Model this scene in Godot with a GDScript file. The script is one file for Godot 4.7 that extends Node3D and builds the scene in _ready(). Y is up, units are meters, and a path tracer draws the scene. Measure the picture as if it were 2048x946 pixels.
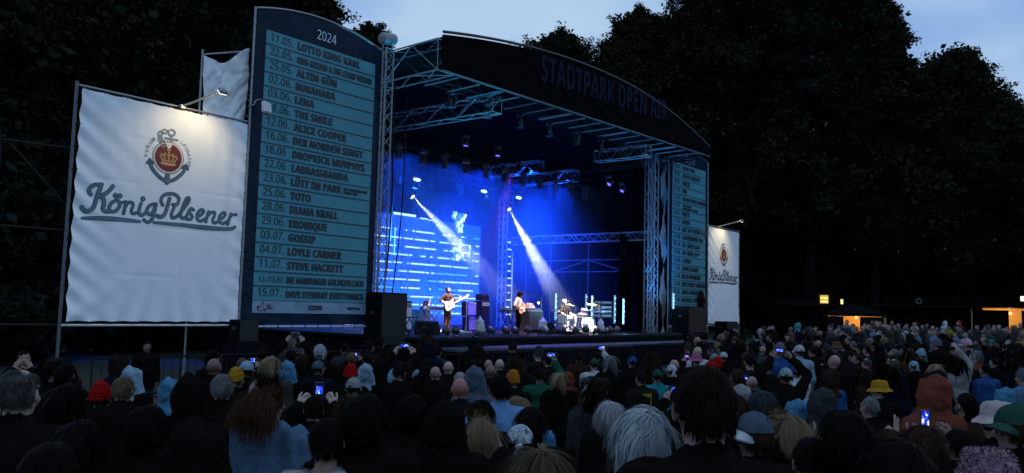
extends Node3D
# World axes follow the stage: x runs along its front, y is up, -z runs into its depth; metres.

var rng := RandomNumberGenerator.new()
var taken := {}
var mats := {}
var cloth_n: Texture2D
var fine_n: Texture2D
var mottle: Texture2D
var streak: Texture2D
var bark_t: Texture2D
var wrinkle := FastNoiseLite.new()
var fonts := {}

func V(u: float, h: float, w: float) -> Vector3:
	return Vector3(u, h, -w)

func _ready() -> void:
	rng.seed = 20240606
	camera_and_light()
	textures()
	terrain()
	stage()
	signs_and_banners()
	stage_gear()
	lights()
	trees()
	far_booths()
	barriers()
	crowd()

# ---------------------------------------------------------------- camera, sky, light
func camera_and_light() -> void:
	var cam := Camera3D.new()
	cam.name = "camera"
	add_child(cam)
	var yaw := 0.888
	var pitch := 0.0878
	var roll := 0.0253
	var f := Vector3(sin(yaw) * cos(pitch), sin(pitch), -cos(yaw) * cos(pitch))
	var r := f.cross(Vector3.UP).normalized()
	var up := r.cross(f)
	var r2 := r * cos(roll) + up * sin(roll)
	var u2 := up * cos(roll) - r * sin(roll)
	cam.transform = Transform3D(Basis(r2, u2, -f), Vector3(0, 2.4, 0))
	cam.fov = rad_to_deg(2.0 * atan(473.0 / 1642.0))
	cam.near = 0.05
	cam.far = 900.0
	cam.current = true
	var env := Environment.new()
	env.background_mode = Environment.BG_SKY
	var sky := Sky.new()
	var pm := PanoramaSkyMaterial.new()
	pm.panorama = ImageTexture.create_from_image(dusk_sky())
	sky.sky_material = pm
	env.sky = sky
	env.tonemap_mode = Environment.TONE_MAPPER_LINEAR
	env.tonemap_exposure = 1.3
	env.sdfgi_enabled = true
	env.ssao_enabled = true
	env.ssil_enabled = true
	env.volumetric_fog_enabled = true
	env.volumetric_fog_density = 0.0
	var we := WorldEnvironment.new()
	we.name = "world_environment"
	we.environment = env
	add_child(we)
	var sun := DirectionalLight3D.new()
	sun.name = "afterglow"
	sun.light_energy = 0.03
	sun.light_angular_distance = 40.0
	sun.light_color = Color(0.8, 0.88, 1.0)
	sun.shadow_enabled = true
	sun.rotation_degrees = Vector3(-50, 30, 0)
	add_child(sun)

func dusk_sky() -> Image:
	var w := 768
	var h := 384
	var n := FastNoiseLite.new()
	n.seed = 7
	n.frequency = 1.3
	n.fractal_octaves = 5
	var n2 := FastNoiseLite.new()
	n2.seed = 11
	n2.frequency = 0.8
	n2.fractal_octaves = 3
	var im := Image.create(w, h, false, Image.FORMAT_RGBF)
	for y in h:
		var el := PI * (0.5 - (y + 0.5) / h)
		for x in w:
			var az := TAU * ((x + 0.5) / w)
			var d := Vector3(sin(az) * cos(el), sin(el), -cos(az) * cos(el))
			var p := Vector3(d.x, d.y * 2.2, d.z) * 1.6
			var c := smoothstep(-0.28, 0.32, n.get_noise_3dv(p) + 0.25 * n2.get_noise_3dv(p * 2.0))
			var b := smoothstep(-0.3, 0.5, n2.get_noise_3dv(p + Vector3(5, 1, 2)))
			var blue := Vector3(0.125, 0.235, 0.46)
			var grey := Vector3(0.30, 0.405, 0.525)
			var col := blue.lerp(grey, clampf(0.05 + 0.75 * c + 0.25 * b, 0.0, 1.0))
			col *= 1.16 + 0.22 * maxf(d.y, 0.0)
			im.set_pixel(x, y, Color(col.x, col.y, col.z))
	return im

# ---------------------------------------------------------------- textures and materials
func noise_tex(freq: float, lo: float, hi: float, sd: int, octaves := 4, normal := false, bump := 4.0, stretch := Vector3.ONE) -> Texture2D:
	var n := FastNoiseLite.new()
	n.seed = sd
	n.frequency = freq
	n.fractal_octaves = octaves
	n.fractal_gain = 0.5
	var src := n.get_seamless_image(256, 256, false, false, 0.25, true)
	var im := Image.create(256, 256, false, Image.FORMAT_RGB8)
	for y in 256:
		for x in 256:
			var t := lerpf(lo, hi, src.get_pixel(int(x * stretch.x) % 256, int(y * stretch.y) % 256).r)
			im.set_pixel(x, y, Color(t, t, t))
	if normal:
		im.bump_map_to_normal_map(bump)
	return ImageTexture.create_from_image(im)

func textures() -> void:
	cloth_n = noise_tex(0.012, 0.0, 1.0, 3, 4, true, 9.0)
	fine_n = noise_tex(0.12, 0.0, 1.0, 5, 2, true, 3.0)
	mottle = noise_tex(0.012, 0.8, 1.0, 8, 5)
	streak = noise_tex(0.03, 0.45, 1.0, 9, 4, false, 4.0, Vector3(1.0, 8.0, 1.0))
	bark_t = noise_tex(0.03, 0.35, 1.0, 12, 4, false, 4.0, Vector3(6.0, 1.0, 1.0))
	wrinkle.seed = 21
	wrinkle.frequency = 1.0
	wrinkle.fractal_octaves = 3
	for spec in [["bold", "Droid Sans", 700, 0.0, 0.0], ["thin", "Droid Sans", 400, 0.0, 0.0], ["plain", "Droid Sans", 400, 0.0, 0.0], ["heavy", "Droid Sans", 700, 0.0, 0.0]]:
		var sf := SystemFont.new()
		sf.font_names = PackedStringArray([spec[1]])
		sf.font_weight = spec[2]
		fonts[spec[0]] = sf

# col holds linear, real-world base colours
func mat(key: String, col: Color, rough := 0.8, metal := 0.0, tex: Texture2D = null, tscale := 1.0, nrm: Texture2D = null, nscale := 1.0) -> StandardMaterial3D:
	if mats.has(key):
		return mats[key]
	var m := StandardMaterial3D.new()
	m.resource_name = key
	m.albedo_color = col.linear_to_srgb()
	m.roughness = rough
	m.metallic = metal
	if metal == 0.0 and col.g < 0.03 and rough > 0.5:
		m.metallic_specular = 0.12 # weaker reflections on dark, rough materials
	if tex or nrm:
		m.uv1_triplanar = true
		m.uv1_scale = Vector3.ONE * tscale
	if tex:
		m.albedo_texture = tex
	if nrm:
		m.normal_enabled = true
		m.normal_texture = nrm
		m.normal_scale = nscale
	mats[key] = m
	return m

func glow(key: String, col: Color, energy: float, base := Color(0.02, 0.02, 0.02)) -> StandardMaterial3D:
	if mats.has(key):
		return mats[key]
	var m := mat(key, base, 0.4)
	m.emission_enabled = true
	m.emission = col.linear_to_srgb()
	m.emission_energy_multiplier = energy
	return m

func cloth(name_: String, col: Color) -> StandardMaterial3D:
	var m := mat("cloth_" + name_, col, 0.92, 0.0, mottle, 2.3, cloth_n, 0.9)
	m.metallic_specular = 0.05
	return m

# ---------------------------------------------------------------- scene tree helpers
func numbered(n: String) -> String:
	if not taken.has(n):
		taken[n] = 0
		return n
	taken[n] += 1
	return "%s_%03d" % [n, taken[n]]

func thing(called: String, label: String, category: String, at := Vector3.ZERO, turn := 0.0, group := "") -> Node3D:
	var o := Node3D.new()
	o.name = numbered(called)
	add_child(o)
	o.position = at
	o.rotation.y = turn
	tag(o, label, category, group)
	return o

func tag(o: Node, label: String, category: String, group := "", kind := "") -> void:
	if label:
		o.set_meta("label", label)
	if category:
		o.set_meta("category", category)
	if group:
		o.set_meta("group", group)
	if kind:
		o.set_meta("kind", kind)

func obj(called: String, mesh: Mesh, m: Material, parent: Node = self, kind := "") -> MeshInstance3D:
	var o := MeshInstance3D.new()
	o.mesh = mesh
	o.material_override = m
	if parent == self:
		o.name = numbered(called)
		add_child(o)
	else:
		o.name = called
		parent.add_child(o, true)
	if kind:
		o.set_meta("kind", kind)
	return o

# ---------------------------------------------------------------- mesh builder
class M:
	var v := PackedVector3Array()
	var n := PackedVector3Array()
	var uv := PackedVector2Array()
	func t(a: Vector3, b: Vector3, c: Vector3, na: Vector3, nb: Vector3, nc: Vector3) -> void:
		v.append(a)
		n.append(na)
		if (c - a).cross(b - a).dot(na + nb + nc) < 0.0:
			v.append(c); v.append(b); n.append(nc); n.append(nb)
		else:
			v.append(b); v.append(c); n.append(nb); n.append(nc)
	func quad(a: Vector3, b: Vector3, c: Vector3, d: Vector3, nn: Vector3) -> void:
		t(a, b, c, nn, nn, nn)
		t(a, c, d, nn, nn, nn)
	func quv(a: Vector3, b: Vector3, c: Vector3, d: Vector3, nn: Vector3) -> void:
		# a bottom left, b bottom right, c top right, d top left as seen from the front
		var p := [[a, Vector2(0, 1)], [d, Vector2(0, 0)], [c, Vector2(1, 0)], [a, Vector2(0, 1)], [c, Vector2(1, 0)], [b, Vector2(1, 1)]]
		for e in p:
			v.append(e[0]); n.append(nn); uv.append(e[1])
	func qo(a: Vector3, b: Vector3, c: Vector3, d: Vector3, away: Vector3) -> void:
		var nn := (b - a).cross(d - a)
		if nn.length_squared() < 1e-14:
			nn = (c - b).cross(d - b)
		nn = nn.normalized()
		if nn.dot((a + c) * 0.5 - away) < 0.0:
			nn = -nn
		quad(a, b, c, d, nn)
	func box(x: Transform3D, s: Vector3, ch := 0.0) -> void:
		var h := s * 0.5
		ch = minf(ch, minf(h.x, minf(h.y, h.z)) * 0.9)
		for ax in 3:
			var b := (ax + 1) % 3
			var c := (ax + 2) % 3
			for sg in [-1.0, 1.0]:
				var p := []
				for q in [[-1, -1], [1, -1], [1, 1], [-1, 1]]:
					var w := Vector3.ZERO
					w[ax] = sg * h[ax]
					w[b] = q[0] * (h[b] - ch)
					w[c] = q[1] * (h[c] - ch)
					p.append(x * w)
				qo(p[0], p[1], p[2], p[3], x.origin)
				if ch > 0.0:
					for s2 in [-1.0, 1.0]:
						var e := []
						for k in [-1.0, 1.0]:
							var w1 := Vector3.ZERO
							w1[ax] = sg * h[ax]; w1[b] = s2 * (h[b] - ch); w1[c] = k * (h[c] - ch)
							var w2 := Vector3.ZERO
							w2[ax] = sg * (h[ax] - ch); w2[b] = s2 * h[b]; w2[c] = k * (h[c] - ch)
							e.append([x * w1, x * w2])
						qo(e[0][0], e[0][1], e[1][1], e[1][0], x.origin)
		if ch > 0.0:
			for i in 8:
				var sx := 1.0 if i & 1 else -1.0
				var sy := 1.0 if i & 2 else -1.0
				var sz := 1.0 if i & 4 else -1.0
				var a := x * Vector3(sx * h.x, sy * (h.y - ch), sz * (h.z - ch))
				var b2 := x * Vector3(sx * (h.x - ch), sy * h.y, sz * (h.z - ch))
				var c2 := x * Vector3(sx * (h.x - ch), sy * (h.y - ch), sz * h.z)
				var nn := (b2 - a).cross(c2 - a).normalized()
				if nn.dot(a - x.origin) < 0.0:
					nn = -nn
				t(a, b2, c2, nn, nn, nn)
	func bx(c: Vector3, s: Vector3, ch := 0.0) -> void:
		box(Transform3D(Basis(), c), s, ch)
	func tube(a: Vector3, b: Vector3, r0: float, r1 := -1.0, k := 6, caps := true) -> void:
		if r1 < 0.0:
			r1 = r0
		var d := (b - a).normalized()
		var s := d.cross(Vector3.UP if absf(d.y) < 0.9 else Vector3.RIGHT).normalized()
		var e := d.cross(s)
		for i in k:
			var a0 := TAU * i / k
			var a1 := TAU * (i + 1) / k
			var n0 := s * cos(a0) + e * sin(a0)
			var n1 := s * cos(a1) + e * sin(a1)
			t(a + n0 * r0, a + n1 * r0, b + n1 * r1, n0, n1, n1)
			t(a + n0 * r0, b + n1 * r1, b + n0 * r1, n0, n1, n0)
			if caps:
				t(a, a + n0 * r0, a + n1 * r0, -d, -d, -d)
				t(b, b + n0 * r1, b + n1 * r1, d, d, d)
	func path(p: Array, r: float, k := 6, r_end := -1.0) -> void:
		for i in p.size() - 1:
			var ra := r if r_end < 0.0 else lerpf(r, r_end, float(i) / (p.size() - 1))
			var rb := r if r_end < 0.0 else lerpf(r, r_end, float(i + 1) / (p.size() - 1))
			tube(p[i], p[i + 1], ra, rb, k, true)
	func lathe(x: Transform3D, pr: Array, k := 16) -> void:
		var nb := x.basis.inverse().transposed()
		var m := pr.size()
		var ns := []
		for i in m:
			var p0: Vector2 = pr[maxi(i - 1, 0)]
			var p1: Vector2 = pr[mini(i + 1, m - 1)]
			var tt := (p1 - p0)
			ns.append(Vector2(tt.y, -tt.x).normalized())
		for i in m - 1:
			var a: Vector2 = pr[i]
			var b: Vector2 = pr[i + 1]
			var na: Vector2 = ns[i]
			var nn: Vector2 = ns[i + 1]
			var face := Vector2(b.y - a.y, a.x - b.x).normalized()
			if na.dot(face) < 0.6: na = face
			if nn.dot(face) < 0.6: nn = face
			for j in k:
				var c0 := TAU * j / k
				var c1 := TAU * (j + 1) / k
				var d0 := Vector3(cos(c0), 0, sin(c0))
				var d1 := Vector3(cos(c1), 0, sin(c1))
				var pa0 := x * (d0 * a.x + Vector3(0, a.y, 0))
				var pa1 := x * (d1 * a.x + Vector3(0, a.y, 0))
				var pb0 := x * (d0 * b.x + Vector3(0, b.y, 0))
				var pb1 := x * (d1 * b.x + Vector3(0, b.y, 0))
				var na0 := (nb * (d0 * na.x + Vector3(0, na.y, 0))).normalized()
				var na1 := (nb * (d1 * na.x + Vector3(0, na.y, 0))).normalized()
				var nb0 := (nb * (d0 * nn.x + Vector3(0, nn.y, 0))).normalized()
				var nb1 := (nb * (d1 * nn.x + Vector3(0, nn.y, 0))).normalized()
				if a.x > 1e-5:
					t(pa0, pa1, pb1, na0, na1, nb1)
				if b.x > 1e-5:
					t(pa0, pb1, pb0, na0, nb1, nb0)
	func ball(c: Vector3, r: Vector3, k := 12) -> void:
		var pr := []
		for i in k / 2 + 1:
			var a := -PI / 2 + PI * i / (k / 2)
			pr.append(Vector2(maxf(cos(a), 0.0) if i > 0 and i < k / 2 else 0.0, sin(a)))
		lathe(Transform3D(Basis(Vector3(r.x, 0, 0), Vector3(0, r.y, 0), Vector3(0, 0, r.z)), c), pr, k)
	func prism(poly: PackedVector2Array, x: Transform3D, depth: float) -> void:
		# poly in x's xy plane, from z = 0 back to -depth
		var ix := Geometry2D.triangulate_polygon(poly)
		var fz := x.basis.z.normalized()
		var mid := Vector2.ZERO
		for p in poly: mid += p
		mid /= poly.size()
		for i in range(0, ix.size(), 3):
			var a := poly[ix[i]]
			var b := poly[ix[i + 1]]
			var c := poly[ix[i + 2]]
			t(x * Vector3(a.x, a.y, 0), x * Vector3(b.x, b.y, 0), x * Vector3(c.x, c.y, 0), fz, fz, fz)
			if depth > 0.0:
				t(x * Vector3(a.x, a.y, -depth), x * Vector3(b.x, b.y, -depth), x * Vector3(c.x, c.y, -depth), -fz, -fz, -fz)
		if depth > 0.0:
			var cw := Geometry2D.is_polygon_clockwise(poly)
			for i in poly.size():
				var a := poly[i]
				var b := poly[(i + 1) % poly.size()]
				var o := Vector2(b.y - a.y, a.x - b.x).normalized() * (-1.0 if cw else 1.0)
				var nn := (x.basis * Vector3(o.x, o.y, 0)).normalized()
				quad(x * Vector3(a.x, a.y, 0), x * Vector3(b.x, b.y, 0), x * Vector3(b.x, b.y, -depth), x * Vector3(a.x, a.y, -depth), nn)
	func ribbon(p: Array, r: float, z: float, fn: Callable, taper := 0.0) -> void:
		# flat brush stroke in the xy plane along 2D points, round ends; fn gives the relief at (x, y)
		var m := p.size()
		var L := []
		var Rr := []
		for i in m:
			var d: Vector2 = (p[mini(i + 1, m - 1)] - p[maxi(i - 1, 0)]).normalized()
			var s := Vector2(-d.y, d.x)
			var rr := r * (1.0 - taper * absf(2.0 * i / (m - 1.0) - 1.0))
			L.append(p[i] + s * rr)
			Rr.append(p[i] - s * rr)
		var at := func(q: Vector2) -> Vector3: return Vector3(q.x, q.y, z + fn.call(q.x, q.y))
		for i in m - 1:
			quad(at.call(L[i]), at.call(L[i + 1]), at.call(Rr[i + 1]), at.call(Rr[i]), Vector3(0, 0, 1))
		for e in [0, m - 1]:
			disc(p[e], r * (1.0 - taper), z, fn, 12)
	func disc(c: Vector2, r: float, z: float, fn: Callable, k := 20, squash := 1.0) -> void:
		var o := Vector3(c.x, c.y, z + fn.call(c.x, c.y))
		var prev := Vector3.ZERO
		for i in k + 1:
			var a := TAU * i / k
			var q := c + Vector2(cos(a) * squash, sin(a)) * r
			var w := Vector3(q.x, q.y, z + fn.call(q.x, q.y))
			if i > 0:
				t(o, prev, w, Vector3(0, 0, 1), Vector3(0, 0, 1), Vector3(0, 0, 1))
			prev = w
	func add(o: M, x: Transform3D) -> void:
		var nb := x.basis.inverse().transposed()
		for i in o.v.size():
			v.append(x * o.v[i])
			n.append((nb * o.n[i]).normalized())
		if x.basis.determinant() < 0.0:
			for i in range(v.size() - o.v.size(), v.size(), 3):
				var t0 := v[i + 1]
				v[i + 1] = v[i + 2]
				v[i + 2] = t0
				t0 = n[i + 1]
				n[i + 1] = n[i + 2]
				n[i + 2] = t0
	func mesh() -> ArrayMesh:
		var a := []
		a.resize(Mesh.ARRAY_MAX)
		a[Mesh.ARRAY_VERTEX] = v
		a[Mesh.ARRAY_NORMAL] = n
		if uv.size() == v.size() and uv.size() > 0:
			a[Mesh.ARRAY_TEX_UV] = uv
		var m := ArrayMesh.new()
		if v.size() > 0:
			m.add_surface_from_arrays(Mesh.PRIMITIVE_TRIANGLES, a)
		return m

# ---------------------------------------------------------------- distance field, meshed as surface nets
class Field:
	var o: Vector3
	var c: float
	var nx: int
	var ny: int
	var nz: int
	var d := PackedFloat32Array()
	func _init(lo: Vector3, hi: Vector3, cell: float) -> void:
		o = lo
		c = cell
		nx = int((hi.x - lo.x) / cell) + 2
		ny = int((hi.y - lo.y) / cell) + 2
		nz = int((hi.z - lo.z) / cell) + 2
		d.resize(nx * ny * nz)
		d.fill(0.3)
	func span(lo: Vector3, hi: Vector3) -> Array:
		return [clampi(int((lo.x - o.x) / c), 0, nx - 1), clampi(int((hi.x - o.x) / c) + 2, 0, nx), clampi(int((lo.y - o.y) / c), 0, ny - 1), clampi(int((hi.y - o.y) / c) + 2, 0, ny), clampi(int((lo.z - o.z) / c), 0, nz - 1), clampi(int((hi.z - o.z) / c) + 2, 0, nz)]
	func cap(a: Vector3, b: Vector3, ra: float, rb: float, k := 0.03, flat := 1.0) -> void:
		# tapered capsule; flat < 1 thickens it along x only (a broad, shallow trunk)
		var r := maxf(ra, rb)
		var e := Vector3.ONE * (r / minf(flat, 1.0) + k + 2.0 * c)
		var s := span(a.min(b) - e, a.max(b) + e)
		var fx := flat
		var a2 := Vector3(a.x * fx, a.y, a.z)
		var ab := Vector3(b.x * fx, b.y, b.z) - a2
		var l2 := maxf(ab.length_squared(), 1e-9)
		for z in range(s[4], s[5]):
			for y in range(s[2], s[3]):
				var row := (z * ny + y) * nx
				for x in range(s[0], s[1]):
					var p := Vector3((o.x + x * c) * fx, o.y + y * c, o.z + z * c) - a2
					var t := clampf(p.dot(ab) / l2, 0.0, 1.0)
					var q := (p - ab * t).length() - (ra + (rb - ra) * t)
					var w := d[row + x]
					var h := k - absf(w - q)
					d[row + x] = minf(w, q) - (h * h / (4.0 * k) if h > 0.0 else 0.0)
	func ell(m: Vector3, r: Vector3, k := 0.02, tilt := 0.0) -> void:
		var big := maxf(r.x, maxf(r.y, r.z))
		var e := Vector3.ONE * (big + k + 2.0 * c) if tilt != 0.0 else r + Vector3.ONE * (k + 2.0 * c)
		var s := span(m - e, m + e)
		var mn := minf(r.x, minf(r.y, r.z))
		var ct := cos(tilt)
		var st := sin(tilt)
		for z in range(s[4], s[5]):
			for y in range(s[2], s[3]):
				var row := (z * ny + y) * nx
				for x in range(s[0], s[1]):
					var p := Vector3(o.x + x * c, o.y + y * c, o.z + z * c) - m
					if tilt != 0.0:
						p = Vector3(p.x, p.y * ct + p.z * st, p.z * ct - p.y * st)
					var g := (p / r).length()
					var q := (g - 1.0) * mn if g < 1.0 else (g - 1.0) * g / maxf((p / (r * r)).length(), 1e-6)
					var w := d[row + x]
					var h := k - absf(w - q)
					d[row + x] = minf(w, q) - (h * h / (4.0 * k) if h > 0.0 else 0.0)
	func cut(m: Vector3, r: Vector3, k := 0.01) -> void:
		var s := span(m - r - Vector3.ONE * (k + 2.0 * c), m + r + Vector3.ONE * (k + 2.0 * c))
		var mn := minf(r.x, minf(r.y, r.z))
		for z in range(s[4], s[5]):
			for y in range(s[2], s[3]):
				var row := (z * ny + y) * nx
				for x in range(s[0], s[1]):
					var p := Vector3(o.x + x * c, o.y + y * c, o.z + z * c) - m
					var q := -((p / r).length() - 1.0) * mn
					var w := d[row + x]
					var h := k - absf(w - q)
					d[row + x] = maxf(w, q) + (h * h / (4.0 * k) if h > 0.0 else 0.0)
	func floor_at(y0: float) -> void:
		for z in nz:
			for y in ny:
				var q := y0 - (o.y + y * c)
				if q < -2.0 * c:
					break
				var row := (z * ny + y) * nx
				for x in nx:
					d[row + x] = maxf(d[row + x], q)
	func rough(n: FastNoiseLite, amp: float, scale: Vector3) -> void:
		for z in nz:
			for y in ny:
				var row := (z * ny + y) * nx
				for x in nx:
					var w := d[row + x]
					if absf(w) < amp * 2.0 + 3.0 * c:
						d[row + x] = w + amp * n.get_noise_3d((o.x + x * c) * scale.x, (o.y + y * c) * scale.y, (o.z + z * c) * scale.z)
	func into(m: M) -> void:
		var id := PackedInt32Array()
		id.resize(d.size())
		id.fill(-1)
		var pv := PackedVector3Array()
		var sy := nx
		var sz := nx * ny
		for z in nz - 1:
			for y in ny - 1:
				var i := (z * ny + y) * nx
				for x in nx - 1:
					var j := i + x
					var d0 := d[j]
					if d0 > 4.0 * c or d0 < -4.0 * c:
						continue
					var d1 := d[j + 1]
					var d2 := d[j + sy]
					var d3 := d[j + sy + 1]
					var d4 := d[j + sz]
					var d5 := d[j + sz + 1]
					var d6 := d[j + sz + sy]
					var d7 := d[j + sz + sy + 1]
					var inside := int(d0 < 0.0) + int(d1 < 0.0) + int(d2 < 0.0) + int(d3 < 0.0) + int(d4 < 0.0) + int(d5 < 0.0) + int(d6 < 0.0) + int(d7 < 0.0)
					if inside == 0 or inside == 8:
						continue
					var s := Vector3.ZERO
					var k := 0
					for e in [[d0, d1, 0, 0, 0, 0], [d2, d3, 0, 0, 1, 0], [d4, d5, 0, 0, 0, 1], [d6, d7, 0, 0, 1, 1], [d0, d2, 1, 0, 0, 0], [d1, d3, 1, 1, 0, 0], [d4, d6, 1, 0, 0, 1], [d5, d7, 1, 1, 0, 1], [d0, d4, 2, 0, 0, 0], [d1, d5, 2, 1, 0, 0], [d2, d6, 2, 0, 1, 0], [d3, d7, 2, 1, 1, 0]]:
						var a: float = e[0]
						var b: float = e[1]
						if (a < 0.0) != (b < 0.0):
							var q := Vector3(e[3], e[4], e[5])
							q[e[2]] = a / (a - b)
							s += q
							k += 1
					id[j] = pv.size()
					pv.append(o + (Vector3(x, y, z) + s / k) * c)
		var fn := PackedVector3Array()
		fn.resize(pv.size())
		var faces := PackedInt32Array()
		for z in range(1, nz - 1):
			for y in range(1, ny - 1):
				for x in range(1, nx - 1):
					var j := (z * ny + y) * nx + x
					var w := d[j]
					if w > 4.0 * c or w < -4.0 * c:
						continue
					var neg := w < 0.0
					if neg != (d[j + 1] < 0.0):
						face(faces, fn, pv, id[j], id[j - sy], id[j - sy - sz], id[j - sz], neg)
					if neg != (d[j + sy] < 0.0):
						face(faces, fn, pv, id[j], id[j - sz], id[j - sz - 1], id[j - 1], neg)
					if neg != (d[j + sz] < 0.0):
						face(faces, fn, pv, id[j], id[j - 1], id[j - 1 - sy], id[j - sy], neg)
		for i in fn.size():
			fn[i] = fn[i].normalized()
		for i in range(0, faces.size(), 3):
			m.v.append(pv[faces[i]]); m.v.append(pv[faces[i + 1]]); m.v.append(pv[faces[i + 2]])
			m.n.append(fn[faces[i]]); m.n.append(fn[faces[i + 1]]); m.n.append(fn[faces[i + 2]])
	func face(faces: PackedInt32Array, fn: PackedVector3Array, pv: PackedVector3Array, a: int, b: int, e: int, g: int, neg: bool) -> void:
		if a < 0 or b < 0 or e < 0 or g < 0:
			return
		if not neg:
			var t := b
			b = g
			g = t
		var nn := (pv[e] - pv[a]).cross(pv[g] - pv[b])
		# outward normal for this winding, then clockwise order for the front
		fn[a] -= nn; fn[b] -= nn; fn[e] -= nn; fn[g] -= nn
		for q in [a, b, e, a, e, g]:
			faces.append(q)
	func mesh() -> ArrayMesh:
		var m := M.new()
		into(m)
		return m.mesh()

# ---------------------------------------------------------------- ground
func ground_at(u: float, w: float) -> float:
	var r := Vector2(u, w).length()
	return 0.42 * (1.0 - smoothstep(1.5, 9.0, r)) + 0.018 * maxf(0.0, u - 24.0)

func terrain() -> void:
	var m := M.new()
	var xs := []
	var zs := []
	var x := -500.0
	while x <= 560.0:
		xs.append(x)
		x += 0.75 if x > -8.0 and x < 14.0 else (4.0 if x > -40.0 and x < 100.0 else 60.0)
	var w := -500.0
	while w <= 560.0:
		zs.append(w)
		w += 0.75 if w > -8.0 and w < 14.0 else (4.0 if w > -40.0 and w < 100.0 else 60.0)
	for i in xs.size() - 1:
		for j in zs.size() - 1:
			var p := func(a: float, b: float) -> Vector3: return V(a, ground_at(minf(a, 70.0), b), b)
			m.quad(p.call(xs[i], zs[j]), p.call(xs[i + 1], zs[j]), p.call(xs[i + 1], zs[j + 1]), p.call(xs[i], zs[j + 1]), Vector3.UP)
	var g := mat("trodden grass", Color(0.028, 0.036, 0.018), 0.95, 0.0, mottle, 0.7, cloth_n, 1.0)
	obj("ground", m.mesh(), g, self, "structure")

# ---------------------------------------------------------------- trusses
func frame_axes(a: Vector3, b: Vector3) -> Array:
	var d := (b - a).normalized()
	var s := d.cross(Vector3.UP if absf(d.y) < 0.9 else Vector3(0, 0, 1)).normalized()
	return [d, s, s.cross(d).normalized()]

func truss_parts(a: Vector3, b: Vector3, wide: float, tall: float, chord: float, m: Material, parent: Node, bay := 0.0) -> void:
	var ax := frame_axes(a, b)
	var s: Vector3 = ax[1] * wide * 0.5
	var e: Vector3 = ax[2] * tall * 0.5
	var cor := [s + e, s - e, -s - e, -s + e]
	for c in cor:
		var q := M.new()
		q.tube(a + c, b + c, chord, chord, 8)
		obj("chord", q.mesh(), m, parent)
	var br := M.new()
	var L := (b - a).length()
	var n := maxi(2, int(round(L / (bay if bay > 0.0 else maxf(wide, tall)))))
	for k in 4:
		var c0: Vector3 = cor[k]
		var c1: Vector3 = cor[(k + 1) % 4]
		for i in n:
			var p := a.lerp(b, float(i) / n)
			var q := a.lerp(b, float(i + 1) / n)
			if i % 2 == 0:
				br.tube(p + c0, q + c1, chord * 0.55, -1.0, 5, false)
			else:
				br.tube(p + c1, q + c0, chord * 0.55, -1.0, 5, false)
		br.tube(a + c0, a + c1, chord * 0.6, -1.0, 5, false)
		br.tube(b + c0, b + c1, chord * 0.6, -1.0, 5, false)
	obj("bracing", br.mesh(), m, parent)

func truss(label: String, a: Vector3, b: Vector3, wide: float, tall: float, chord := 0.025, called := "truss", group := "", bay := 0.0, black := false) -> Node3D:
	var t := thing(called, label, "truss", a, 0.0, group)
	truss_parts(Vector3.ZERO, b - a, wide, tall, chord, mat("shaded truss tube", Color(0.02, 0.02, 0.022), 0.6) if black else mat("aluminium tube", Color(0.24, 0.25, 0.26), 0.42, 0.6), t, bay)  # black picks a darker copy of the tube, roof shade put into its colour
	return t

# ---------------------------------------------------------------- stage
const FLOOR := 1.4
func roof_top(u: float) -> float:
	# crest line of the arched fascia
	return 12.3 - (0.0106 if u < 28.4 else 0.0150) * pow(u - 28.4, 2.0)

func roof_low(u: float) -> float:
	return 10.05 + 0.0165 * (u - 18.7)

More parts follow.
